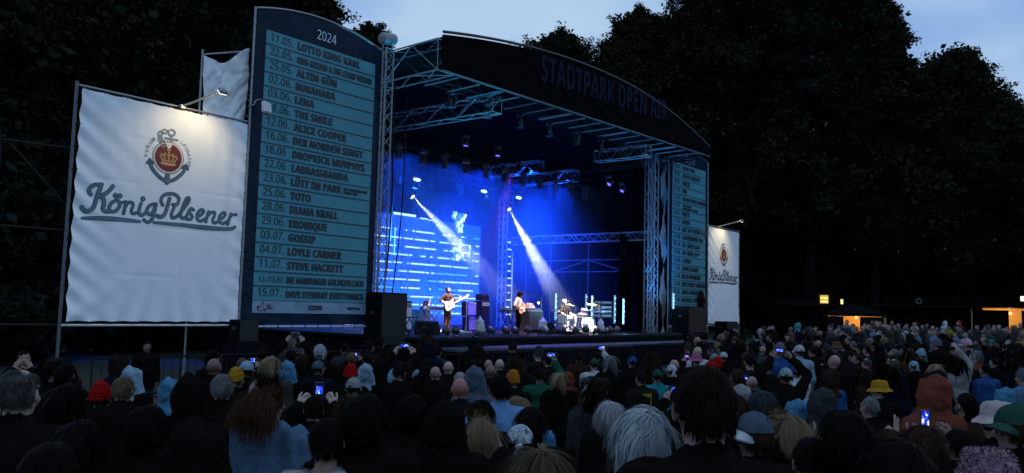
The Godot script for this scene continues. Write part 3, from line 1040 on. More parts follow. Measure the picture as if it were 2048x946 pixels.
func beer_banner(label: String, u0: float, w: float, wide: float, y0: float, tall: float, sd: float, lamp_u: float, called_lamp: String) -> void:
	var t := thing("banner", label, "banner", V(u0, y0, w))
	var zf := func(x: float, y: float) -> float: return hung(x, y, wide, tall, sd)
	var m := M.new()
	var nx := 110
	var ny := 130
	var P := []
	for j in ny + 1:
		var rowp := []
		for i in nx + 1:
			var x := wide * i / nx
			var y := tall * j / ny
			var sx := x
			var sy := y
			# edges sag between the ties
			var ax := absf(sin(PI * y / 0.55))
			var ay := absf(sin(PI * x / 0.55))
			sx += 0.014 * ax * (exp(-x * 6.0) - exp(-(wide - x) * 6.0))
			sy += 0.018 * ay * (exp(-y * 6.0) - exp(-(tall - y) * 6.0))
			rowp.append(Vector3(sx, sy, zf.call(x, y)))
		P.append(rowp)
	var nrm := func(i: int, j: int) -> Vector3:
		var a: Vector3 = P[j][mini(i + 1, nx)] - P[j][maxi(i - 1, 0)]
		var b: Vector3 = P[mini(j + 1, ny)][i] - P[maxi(j - 1, 0)][i]
		return a.cross(b).normalized()
	var N := []
	for j in ny + 1:
		var rown := []
		for i in nx + 1:
			rown.append(nrm.call(i, j))
		N.append(rown)
	for j in ny:
		for i in nx:
			m.t(P[j][i], P[j][i + 1], P[j + 1][i + 1], N[j][i], N[j][i + 1], N[j + 1][i + 1])
			m.t(P[j][i], P[j + 1][i + 1], P[j + 1][i], N[j][i], N[j + 1][i + 1], N[j + 1][i])
	obj("cloth", m.mesh(), mat("white banner mesh", Color(0.79, 0.83, 0.865), 0.8), t)
	var steel := mat("aluminium tube", Color(0.24, 0.25, 0.26), 0.42, 0.6)
	for x in [-0.09, wide + 0.09]:
		var q := M.new()
		q.tube(Vector3(x, -y0 + 0.02, -0.05), Vector3(x, tall + 0.16, -0.05), 0.04, -1.0, 10)
		obj("pole", q.mesh(), mat("dark grey tube", Color(0.13, 0.135, 0.145), 0.5, 0.3), t)
	for y in [-0.09, tall + 0.07]:
		var q := M.new()
		q.tube(Vector3(-0.12, y, -0.05), Vector3(wide + 0.12, y, -0.05), 0.032, -1.0, 10)
		obj("rail", q.mesh(), mat("bare steel rail", Color(0.6, 0.6, 0.6), 0.45, 0.3) if y < 0.0 else steel, t)
	var cord := mat("black cord", Color(0.015, 0.015, 0.015), 0.8)
	var k := 0.0
	while k <= wide + 0.01:
		for y in [-0.09, tall + 0.07]:
			var q := M.new()
			q.tube(Vector3(k, y - 0.045 * signf(y), -0.05 + 0.035), Vector3(k, clampf(y, 0.02, tall - 0.02), 0.02), 0.012, -1.0, 5)
			obj("tie", q.mesh(), cord, t)
		k += 0.55
	k = 0.3
	while k < tall:
		for x in [-0.09, wide + 0.09]:
			var q := M.new()
			q.tube(Vector3(x, k, -0.01), Vector3(clampf(x, 0.03, wide - 0.03), k + 0.02, 0.03), 0.012, -1.0, 5)
			obj("tie", q.mesh(), cord, t)
		k += 0.55
	logo(t, wide, zf)
	# lamp on an arm over the top rail
	var lp := thing("banner_lamp", called_lamp, "lamp", V(u0 + lamp_u, y0 + tall + 0.07, w - 0.03))
	var arm := M.new()
	arm.path([Vector3(0, 0.02, 0), Vector3(0.12, 0.1, 0.3), Vector3(0.35, 0.32, 1.15)], 0.028, 8)
	obj("arm", arm.mesh(), mat("yellowed paint", Color(0.55, 0.5, 0.36), 0.5), lp)
	var cl := M.new()
	cl.bx(Vector3(0, 0, 0), Vector3(0.14, 0.12, 0.12), 0.015)
	obj("clamp", cl.mesh(), steel, lp)
	var hd := M.new()
	var hx := Transform3D(Basis.from_euler(Vector3(-0.75, 0, 0)), Vector3(0.4, 0.33, 1.25))
	hd.box(hx, Vector3(0.24, 0.2, 0.1), 0.03)
	obj("lamp_head", hd.mesh(), mat("grey lamp housing", Color(0.2, 0.22, 0.24), 0.5), lp)
	var ln := M.new()
	ln.box(hx * Transform3D(Basis(), Vector3(0, 0, -0.053)), Vector3(0.2, 0.16, 0.008))
	obj("lens", ln.mesh(), glow("warm lamp lens", Color(1.0, 0.86, 0.62), 2.0), lp)
	var sp := SpotLight3D.new()
	sp.name = "banner_spot"
	sp.light_color = Color(1.0, 0.89, 0.68)
	sp.light_energy = 2.0
	sp.light_size = 0.08
	sp.spot_angle = 62.0
	sp.spot_angle_attenuation = 0.8
	sp.spot_range = 30.0
	sp.spot_attenuation = 2.0
	sp.shadow_enabled = true
	lp.add_child(sp)
	var from := Vector3(0.4, 0.27, 1.17)
	sp.look_at_from_position(lp.position + from, V(u0 + lamp_u + 0.1, y0 + tall - 1.25, w), Vector3.UP)

func logo(t: Node3D, wide: float, zf: Callable) -> void:
	var k := wide / 4.56
	var edge := mat("dark slate print", Color(0.022, 0.045, 0.065), 0.6)
	var fill := mat("slate blue print", Color(0.11, 0.2, 0.26), 0.55, 0.0, mottle, 0.7)
	var back := M.new()
	var front := M.new()
	# brush script, on the banner's own plane
	for s in LOGO:
		var pts := []
		for q in s[1]:
			pts.append(Vector2(q[0] * k, q[1] * k))
		if s[0] is String:
			back.disc(pts[0], 0.066 * k, 0.010, zf)
			front.disc(pts[0], 0.048 * k, 0.016, zf)
			continue
		var r: float = s[0]
		var sm := smooth_stroke(pts)
		back.ribbon(sm, (r * 0.68 + 0.014) * k, 0.010, zf)
		front.ribbon(sm, (r * 0.68 - 0.003) * k, 0.016, zf)
	for s in BARS:
		var pts := []
		for q in s:
			pts.append(Vector2(q[0] * k, q[1] * k))
		var sm := smooth_stroke(pts, 8)
		back.ribbon(sm, 0.062 * k, 0.010, zf, 0.45)
		front.ribbon(sm, 0.046 * k, 0.016, zf, 0.45)
	obj("script_outline", back.mesh(), edge, t)
	obj("script_lettering", front.mesh(), fill, t)
	emblem(t, Vector2(2.27, 4.25) * k, k, zf)

func emblem(t: Node3D, c: Vector2, k: float, zf: Callable) -> void:
	var R := 0.37 * k
	var steel := mat("grey-green print", Color(0.20, 0.25, 0.25), 0.6)
	var steel_d := mat("dark slate print", Color(0.022, 0.045, 0.065), 0.6)
	var gold := mat("gold print", Color(0.55, 0.33, 0.12), 0.45)
	var m := M.new()
	for i in 56:
		var a := TAU * i / 56.0
		m.disc(c + Vector2(cos(a), sin(a)) * R * 1.13, 0.021 * k, 0.009, zf, 7)
	obj("rope_ring", m.mesh(), mat("tan print", Color(0.32, 0.27, 0.2), 0.6), t)
	m = M.new()
	m.disc(c, R * 1.09, 0.012, zf, 48)
	obj("white_ring", m.mesh(), mat("white print", Color(0.72, 0.68, 0.64), 0.6), t)
	m = M.new()
	m.disc(c, R, 0.016, zf, 48)
	obj("red_disc", m.mesh(), mat("crimson print", Color(0.19, 0.014, 0.016), 0.5, 0.0, mottle, 1.2), t)
	# crown
	m = M.new()
	var band := []
	for i in 9:
		var x := -0.17 + 0.34 * i / 8.0
		band.append(c + Vector2(x, -0.165 - 0.25 * (0.0289 - x * x)) * k)
	m.ribbon(band, 0.035 * k, 0.020, zf)
	var band2 := []
	for q in band: band2.append(c + (q - c) * Vector2(1.08, 1.0) + Vector2(0, 0.075) * k)
	m.ribbon(band2, 0.013 * k, 0.020, zf)
	for x in [-0.2, -0.11, 0.11, 0.2]:
		var s := signf(x)
		var hgt := 0.13 if absf(x) > 0.15 else 0.17
		m.ribbon(smooth_stroke([c + Vector2(x * 0.78, -0.08) * k, c + Vector2(x * 1.12, -0.08 + hgt * 0.55) * k, c + Vector2(x * 1.05 - s * 0.02, -0.08 + hgt) * k, c + Vector2(x - s * 0.07, -0.08 + hgt * 0.85) * k]), 0.013 * k, 0.020, zf)
		for j in 9:
			var a := PI * (0.05 + 0.9 * j / 8.0)
			m.disc(c + Vector2(x * 0.98 + cos(a) * 0.06, -0.03 + sin(a) * hgt * 0.85) * k, 0.008 * k, 0.020, zf, 6)
	m.ribbon([c + Vector2(0, -0.08) * k, c + Vector2(0, 0.1) * k], 0.018 * k, 0.020, zf)
	m.disc(c + Vector2(0, 0.125) * k, 0.024 * k, 0.021, zf, 10)
	m.ribbon([c + Vector2(0, 0.14) * k, c + Vector2(0, 0.24) * k], 0.013 * k, 0.020, zf)
	m.ribbon([c + Vector2(-0.045, 0.195) * k, c + Vector2(0.045, 0.195) * k], 0.014 * k, 0.021, zf)
	obj("crown", m.mesh(), gold, t)
	# anchor: arms, flukes, stock, ring and chain
	for side in [[0.045, 0.013, steel_d], [0.026, 0.017, mat("slate blue print", Color(0.085, 0.17, 0.225), 0.55)]]:
		m = M.new()
		for s in [-1.0, 1.0]:
			m.ribbon(smooth_stroke([c + Vector2(0, -0.63) * k, c + Vector2(0.2 * s, -0.54) * k, c + Vector2(0.4 * s, -0.36) * k, c + Vector2(0.485 * s, -0.2) * k]), side[0] * k, side[1], zf)
			m.ribbon([c + Vector2(0.40 * s, -0.2) * k, c + Vector2(0.5 * s, -0.1) * k, c + Vector2(0.56 * s, -0.22) * k], side[0] * 0.7 * k, side[1], zf)
		m.ribbon([c + Vector2(0, -0.64) * k, c + Vector2(0, -0.47) * k], (side[0] + 0.02) * k, side[1] + 0.001, zf)
		obj("anchor", m.mesh(), side[2], t)
	m = M.new()
	m.ribbon([c + Vector2(-0.12, 0.5) * k, c + Vector2(0.22, 0.5) * k], 0.026 * k, 0.014, zf)
	m.ribbon([c + Vector2(0.05, 0.44) * k, c + Vector2(0.05, 0.6) * k], 0.03 * k, 0.014, zf)
	for e in [[0.05, 0.67, 0.085, 0.085], [-0.14, 0.67, 0.075, 0.05], [-0.26, 0.58, 0.05, 0.08], [-0.25, 0.46, 0.04, 0.08], [-0.17, 0.34, 0.05, 0.09]]:
		var pts := []
		for i in 17:
			var a := TAU * i / 16.0
			pts.append(c + Vector2(e[0] + cos(a) * e[2], e[1] + sin(a) * e[3]) * k)
		m.ribbon(pts, 0.017 * k, 0.022, zf)
	obj("anchor_stock", m.mesh(), steel, t)
	for e in [["PURUM", 183.0, 137.0], ["LAUDATUR", 54.0, -12.0]]:
		var n: int = e[0].length()
		for i in n:
			var a := deg_to_rad(lerpf(e[1], e[2], float(i) / (n - 1)))
			var tm := TextMesh.new()
			tm.text = e[0][i]
			tm.font = fonts["plain"]
			tm.font_size = 32
			tm.pixel_size = 0.0038 * k
			tm.depth = 0.004
			var q := c + Vector2(cos(a), sin(a)) * 0.585 * k
			var o := obj("motto_letter", tm, mat("grey print", Color(0.14, 0.17, 0.18), 0.6), t)
			o.position = Vector3(q.x, q.y, zf.call(q.x, q.y) + 0.012)
			o.rotation.z = a - PI / 2

# ---------------------------------------------------------------- stage gear
func strut(parent: Node, called: String, a: Vector3, b: Vector3, r: float, m: Material) -> void:
	var q := M.new()
	q.tube(a, b, r, -1.0, 8)
	obj(called, q.mesh(), m, parent)

func part_box(parent: Node, called: String, c: Vector3, s: Vector3, m: Material, ch := 0.01, turn := 0.0) -> void:
	var q := M.new()
	q.box(Transform3D(Basis(Vector3.UP, turn), c), s, ch)
	obj(called, q.mesh(), m, parent)

func part_lathe(parent: Node, called: String, x: Transform3D, pr: Array, m: Material, k := 18) -> void:
	var q := M.new()
	q.lathe(x, pr, k)
	obj(called, q.mesh(), m, parent)

func mic_stand(label: String, u: float, w: float, tall: float, toward: Vector3) -> void:
	var bl := mat("black metal", Color(0.02, 0.02, 0.022), 0.4, 0.6)
	var t := thing("microphone_stand", label, "microphone stand", V(u, FLOOR, w))
	for i in 3:
		var a := TAU * i / 3.0 + 0.4
		strut(t, "leg", Vector3(0, 0.12, 0), Vector3(cos(a) * 0.28, 0.01, sin(a) * 0.28), 0.011, bl)
	strut(t, "pole", Vector3(0, 0.1, 0), Vector3(0, tall, 0), 0.013, mat("chrome tube", Color(0.6, 0.6, 0.62), 0.25, 0.9))
	strut(t, "boom", Vector3(0, tall, 0) - toward * 0.15, Vector3(0, tall + 0.08, 0) + toward * 0.45, 0.009, bl)
	var q := M.new()
	q.tube(Vector3(0, tall + 0.08, 0) + toward * 0.45, Vector3(0, tall + 0.09, 0) + toward * 0.58, 0.016, 0.024, 10)
	q.ball(Vector3(0, tall + 0.09, 0) + toward * 0.6, Vector3.ONE * 0.028, 10)
	obj("microphone", q.mesh(), bl, t)

func keyboard(label: String, u: float, w: float, turn: float, long: float, laptop: bool) -> void:
	var bl := mat("black metal", Color(0.02, 0.02, 0.022), 0.4, 0.6)
	var t := thing("keyboard", label, "keyboard", V(u, FLOOR, w), turn)
	for z in [-0.14, 0.14]:
		strut(t, "stand_leg", Vector3(-long * 0.35, 0.02, z), Vector3(long * 0.35, 0.86, z), 0.018, bl)
		strut(t, "stand_leg", Vector3(long * 0.35, 0.02, z), Vector3(-long * 0.35, 0.86, z), 0.018, bl)
	part_box(t, "keybed", Vector3(0, 0.92, 0), Vector3(long, 0.11, 0.34), mat("dark plastic", Color(0.03, 0.03, 0.035), 0.45), 0.012)
	var n := int(long / 0.0235) - 4
	var wk := M.new()
	for i in n:
		wk.bx(Vector3(-long * 0.5 + 0.06 + 0.0235 * i, 0.985, -0.09), Vector3(0.0215, 0.02, 0.14), 0.002)
	obj("white_keys", wk.mesh(), mat("ivory plastic", Color(0.75, 0.73, 0.68), 0.4), t, "stuff")
	var bk := M.new()
	for i in n:
		if i % 7 in [0, 1, 3, 4, 5]:
			bk.bx(Vector3(-long * 0.5 + 0.072 + 0.0235 * i, 0.998, -0.05), Vector3(0.012, 0.022, 0.09), 0.002)
	obj("black_keys", bk.mesh(), mat("dark plastic", Color(0.03, 0.03, 0.035), 0.45), t, "stuff")
	if laptop:
		var lp := thing("laptop", "open dark laptop standing on the keyboard by the guitarist", "laptop", V(u, FLOOR + 0.985, w) + Vector3(0.1, 0, 0.1), turn)
		part_box(lp, "base", Vector3(0, 0.012, 0), Vector3(0.34, 0.02, 0.24), bl, 0.004)
		var q := M.new()
		q.box(Transform3D(Basis(Vector3.RIGHT, 0.25), Vector3(0, 0.13, 0.15)), Vector3(0.34, 0.22, 0.01), 0.004)
		obj("lid", q.mesh(), bl, lp)

func amp(label: String, at: Vector3, s: Vector3, grille: Material, turn := 0.1) -> void:
	var t := thing("amplifier", label, "amplifier", at, turn)
	part_box(t, "cabinet", Vector3(0, s.y * 0.5, 0), s, mat("black vinyl", Color(0.02, 0.02, 0.022), 0.6, 0.0, null, 6.0, fine_n, 0.4), 0.015)
	part_box(t, "speaker_grille", Vector3(0, s.y * 0.44, s.z * 0.5 + 0.004), Vector3(s.x * 0.9, s.y * 0.72, 0.02), grille, 0.006)
	part_box(t, "control_panel", Vector3(0, s.y * 0.89, s.z * 0.5 + 0.004), Vector3(s.x * 0.9, s.y * 0.12, 0.016), mat("brushed panel", Color(0.35, 0.34, 0.32), 0.4, 0.6), 0.004)
	for i in 6:
		part_lathe(t, "knob", Transform3D(Basis(Vector3.RIGHT, PI / 2), Vector3(s.x * (-0.34 + 0.13 * i), s.y * 0.89, s.z * 0.5 + 0.012)), [Vector2(0, 0.022), Vector2(0.012, 0.022), Vector2(0.016, 0.0)], mat("dark plastic", Color(0.03, 0.03, 0.035), 0.45), 10)
	var h := M.new()
	h.path([Vector3(-0.1, s.y, 0), Vector3(-0.08, s.y + 0.035, 0), Vector3(0.08, s.y + 0.035, 0), Vector3(0.1, s.y, 0)], 0.012, 6)
	obj("handle", h.mesh(), mat("dark plastic", Color(0.03, 0.03, 0.035), 0.45), t)

func cymbal(label: String, u: float, w: float, tall: float, r: float, lean: float, two := false) -> void:
	var ch := mat("chrome tube", Color(0.6, 0.6, 0.62), 0.25, 0.9)
	var brass := mat("bronze cymbal", Color(0.75, 0.5, 0.2), 0.3, 0.85)
	var t := thing("cymbal_stand", label, "cymbal", V(u, FLOOR + 0.12, w))
	for i in 3:
		var a := TAU * i / 3.0 + 0.7
		strut(t, "leg", Vector3(0, 0.28, 0), Vector3(cos(a) * 0.27, 0.01, sin(a) * 0.27), 0.012, ch)
	strut(t, "pole", Vector3(0, 0.2, 0), Vector3(0, tall, 0), 0.014, ch)
	for k in (2 if two else 1):
		var x := Transform3D(Basis(Vector3(0, 0, 1), lean) * Basis(Vector3.RIGHT, 0.12 + PI * k), Vector3(0, tall - 0.03 * k, 0))
		part_lathe(t, "cymbal", x, [Vector2(0.0, 0.035), Vector2(0.03, 0.03), Vector2(0.055, 0.008), Vector2(r * 0.6, -0.004), Vector2(r, -0.022), Vector2(r, -0.025), Vector2(0.05, 0.002), Vector2(0, 0.0)], brass, 28)

func drum(label: String, u: float, w: float, at_h: float, r: float, deep: float, tilt: Basis, shell: Material, called := "drum") -> void:
	var ch := mat("chrome tube", Color(0.6, 0.6, 0.62), 0.25, 0.9)
	var t := thing(called, label, "drum", V(u, FLOOR + 0.12, w))
	var x := Transform3D(tilt, Vector3(0, at_h, 0))
	part_lathe(t, "shell", x, [Vector2(r, -deep * 0.5), Vector2(r, deep * 0.5)], shell, 28)
	for s in [-1.0, 1.0]:
		part_lathe(t, "drumhead", x * Transform3D(Basis(), Vector3(0, s * deep * 0.5, 0)), [Vector2(0, 0.004 * s), Vector2(r * 0.98, 0.004 * s)], mat("drum skin", Color(0.75, 0.73, 0.68), 0.5), 28)
		part_lathe(t, "hoop", x * Transform3D(Basis(), Vector3(0, s * deep * 0.5, 0)), [Vector2(r, -0.015), Vector2(r + 0.012, -0.015), Vector2(r + 0.012, 0.015), Vector2(r, 0.015)], ch, 28)
	for i in 6:
		var a := TAU * i / 6.0
		var q := M.new()
		q.tube(x * Vector3(cos(a) * (r + 0.012), -deep * 0.5, sin(a) * (r + 0.012)), x * Vector3(cos(a) * (r + 0.012), deep * 0.5, sin(a) * (r + 0.012)), 0.006, -1.0, 5)
		obj("tension_rod", q.mesh(), ch, t)
	for i in 3:
		var a := TAU * i / 3.0 + 0.3
		strut(t, "leg", Vector3(cos(a) * r * 0.5, maxf(at_h - r * 0.8, 0.05), sin(a) * r * 0.5), Vector3(cos(a) * (r + 0.06), 0.01, sin(a) * (r + 0.06)), 0.01, ch)

func guitar(label: String, x: Transform3D, body: Material, bass: bool) -> void:
	# local frame: the neck runs along +x, the top faces +z
	var t := thing("bass_guitar" if bass else "electric_guitar", label, "guitar")
	t.transform = x
	var pts := [Vector2(-0.24, 0.02), Vector2(-0.22, 0.14), Vector2(-0.1, 0.18), Vector2(0.02, 0.125), Vector2(0.1, 0.13), Vector2(0.2, 0.175), Vector2(0.23, 0.15), Vector2(0.15, 0.06), Vector2(0.15, -0.05), Vector2(0.2, -0.12), Vector2(0.15, -0.15), Vector2(0.04, -0.12), Vector2(-0.06, -0.16), Vector2(-0.18, -0.17), Vector2(-0.24, -0.1), Vector2(-0.24, 0.02)]
	var sm := smooth_stroke(pts, 4)
	sm.pop_back()
	var b := M.new()
	b.prism(PackedVector2Array(sm), Transform3D(Basis(), Vector3(0, 0, 0.02)), 0.042)
	obj("body", b.mesh(), body, t)
	var pg := []
	for p in sm: pg.append(p * 0.72 + Vector2(0.02, -0.01))
	var pm := M.new()
	pm.prism(PackedVector2Array(pg), Transform3D(Basis(), Vector3(0, 0, 0.0235)), 0.0)
	obj("scratch_plate", pm.mesh(), mat("ivory plastic", Color(0.75, 0.73, 0.68), 0.4), t)
	var nl := 0.72 if bass else 0.56
	part_box(t, "neck", Vector3(0.12 + nl * 0.5, 0, 0.018), Vector3(nl, 0.05, 0.028), mat("maple", Color(0.42, 0.25, 0.1), 0.4), 0.008)
	part_box(t, "headstock", Vector3(0.12 + nl + 0.09, 0.012, 0.012), Vector3(0.19, 0.085, 0.018), mat("maple", Color(0.42, 0.25, 0.1), 0.4), 0.006)
	for i in 4:
		part_box(t, "tuning_peg", Vector3(0.12 + nl + 0.04 + 0.035 * i, 0.075, 0.012), Vector3(0.018, 0.04, 0.01), mat("chrome tube", Color(0.6, 0.6, 0.62), 0.25, 0.9), 0.003)
	part_box(t, "pickup", Vector3(0.02, 0, 0.027), Vector3(0.035, 0.09, 0.012), mat("dark plastic", Color(0.03, 0.03, 0.035), 0.45), 0.003)
	part_box(t, "bridge", Vector3(-0.12, 0, 0.028), Vector3(0.04, 0.08, 0.014), mat("chrome tube", Color(0.6, 0.6, 0.62), 0.25, 0.9), 0.003)
	var st := M.new()
	st.path([Vector3(-0.22, 0.05, -0.02), Vector3(-0.16, 0.3, -0.13), Vector3(0.05, 0.42, -0.17), Vector3(0.2, 0.33, -0.1), Vector3(0.22, 0.16, 0.0)], 0.012, 6)
	obj("strap", st.mesh(), mat("black webbing", Color(0.02, 0.02, 0.02), 0.9), t)

func moving_head(label: String, at: Vector3, aim: Vector3, proto: Array) -> Node3D:
	# hung from a truss: base, yoke, head with its lens
	var t: Node3D
	if proto.is_empty():
		t = thing("moving_head", label, "stage light", at, 0.0, "lamps hanging from the stage trusses")
		var bl := mat("lamp black", Color(0.03, 0.03, 0.034), 0.35)
		part_box(t, "base", Vector3(0, -0.09, 0), Vector3(0.36, 0.16, 0.26), bl, 0.02)
		part_box(t, "clamp", Vector3(0, 0.03, 0), Vector3(0.08, 0.1, 0.06), mat("aluminium tube", Color(0.24, 0.25, 0.26), 0.42, 0.6), 0.01)
		for s in [-1.0, 1.0]:
			part_box(t, "yoke_arm", Vector3(0.17 * s, -0.33, 0), Vector3(0.05, 0.36, 0.12), bl, 0.02)
		part_lathe(t, "head", Transform3D(Basis(), Vector3(0, -0.46, 0)), [Vector2(0, 0.2), Vector2(0.09, 0.19), Vector2(0.12, 0.12), Vector2(0.125, -0.08), Vector2(0.14, -0.12), Vector2(0.14, -0.2), Vector2(0.12, -0.2)], bl, 18)
		part_lathe(t, "lens", Transform3D(Basis(), Vector3(0, -0.645, 0)), [Vector2(0, -0.02), Vector2(0.07, -0.014), Vector2(0.118, 0.0)], mat("dark glass", Color(0.02, 0.022, 0.03), 0.08), 18)
		proto.append(t)
	else:
		t = proto[0].duplicate()
		t.name = numbered("moving_head")
		add_child(t)
		t.position = at
		tag(t, label, "stage light", "lamps hanging from the stage trusses")
	t.rotation.y = atan2(aim.x, aim.z)
	return t

func par_can(label: String, at: Vector3, proto: Array) -> void:
	var t: Node3D
	if proto.is_empty():
		t = thing("floor_lamp", label, "floor lamp", at, 0.0, "round black lamps along the front edge of the stage")
		var bl := mat("lamp black", Color(0.03, 0.03, 0.034), 0.35)
		part_lathe(t, "can", Transform3D(Basis(Vector3.RIGHT, -1.15), Vector3(0, 0.2, 0)), [Vector2(0, -0.13), Vector2(0.08, -0.12), Vector2(0.13, -0.04), Vector2(0.135, 0.12), Vector2(0.12, 0.12), Vector2(0.11, 0.02), Vector2(0, 0.0)], bl, 18)
		for s in [-1.0, 1.0]:
			part_box(t, "yoke", Vector3(0.15 * s, 0.11, 0), Vector3(0.015, 0.22, 0.04), bl, 0.004)
		part_box(t, "foot", Vector3(0, 0.012, 0), Vector3(0.32, 0.02, 0.2), bl, 0.005)
		proto.append(t)
	else:
		t = proto[0].duplicate()
		t.name = numbered("floor_lamp")
		add_child(t)
		t.position = at
		tag(t, label, "floor lamp", "round black lamps along the front edge of the stage")
	t.rotation.y = rng.randf_range(-0.5, 0.5)

func rain_cover(label: String, at: Vector3, sd: int, s: float) -> void:
	var t := thing("covered_lamp", label, "stage light", at)
	var bl := mat("lamp black", Color(0.03, 0.03, 0.034), 0.35)
	part_box(t, "base", Vector3(0, 0.07, 0), Vector3(0.34, 0.14, 0.3), bl, 0.02)
	var f := Field.new(Vector3(-0.34, 0.08, -0.3), Vector3(0.34, 0.95, 0.3), 0.028)
	f.cap(Vector3(0, 0.3, 0), Vector3(0, 0.55, 0), 0.21, 0.17, 0.04)
	f.cap(Vector3(0, 0.6, 0), Vector3(0, 0.82, 0), 0.13, 0.03, 0.06)
	f.ell(Vector3(0.08, 0.24, 0.02), Vector3(0.22, 0.14, 0.19), 0.05)
	var n := FastNoiseLite.new()
	n.seed = sd
	n.frequency = 1.0
	f.rough(n, 0.045, Vector3(5, 3, 5))
	f.floor_at(0.14)
	var o := obj("rain_cover", f.mesh(), mat("milky plastic", Color(0.14, 0.15, 0.155), 0.35, 0.0, mottle, 2.0), t)
	t.scale = Vector3.ONE * s
	o.name = "rain_cover"

func light_tube(label: String, u: float, w: float, h0: float, h1: float, energy: float, col := Color(0.25, 0.6, 1.0)) -> void:
	var t := thing("light_tube", label, "light tube", V(u, FLOOR, w))
	strut(t, "tube", Vector3(0, h0, 0), Vector3(0, h1, 0), 0.045, glow("tube %.1f %.1f" % [energy, col.r], col, energy))
	strut(t, "stand", Vector3(0, 0.02, 0.05), Vector3(0, h1 + 0.05, 0.05), 0.012, mat("black metal", Color(0.02, 0.02, 0.022), 0.4, 0.6))
	part_lathe(t, "foot", Transform3D(Basis(), Vector3.ZERO), [Vector2(0, 0.03), Vector2(0.15, 0.025), Vector2(0.16, 0.0)], mat("black metal", Color(0.02, 0.02, 0.022), 0.4, 0.6), 16)
	for i in 5:
		part_box(t, "diode", Vector3(0, h0 + (h1 - h0) * (i + 0.5) / 5.0, 0.046), Vector3(0.05, 0.05, 0.012), glow("white diodes", Color(0.7, 0.88, 1.0), 3.0), 0.004)
	var l := OmniLight3D.new()
	l.name = "tube_glow"
	l.light_color = col.linear_to_srgb()
	l.light_energy = 0.35 * energy
	l.light_size = 0.1
	l.omni_range = 30.0
	l.omni_attenuation = 2.0
	l.shadow_enabled = true
	t.add_child(l)
	l.position = Vector3(0, (h0 + h1) * 0.5, 0.2)

func subwoofer(label: String, at: Vector3, s: Vector3, turn := 0.0) -> void:
	var t := thing("loudspeaker", label, "loudspeaker", at, turn)
	var bl := mat("loudspeaker black", Color(0.007, 0.007, 0.008), 0.85, 0.0, null, 5.0, fine_n, 0.5)
	part_box(t, "cabinet", Vector3(0, s.y * 0.5, 0), s, bl, 0.02)
	part_box(t, "grille", Vector3(0, s.y * 0.5, s.z * 0.5 + 0.005), Vector3(s.x * 0.92, s.y * 0.94, 0.02), mat("speaker mesh", Color(0.01, 0.01, 0.011), 0.6, 0.2, null, 14.0, fine_n, 0.8), 0.006)
	for k in [-1.0, 1.0]:
		part_box(t, "handle", Vector3(s.x * 0.5 * k, s.y * 0.62, 0), Vector3(0.015, 0.1, 0.2), mat("dark plastic", Color(0.03, 0.03, 0.035), 0.45), 0.004)

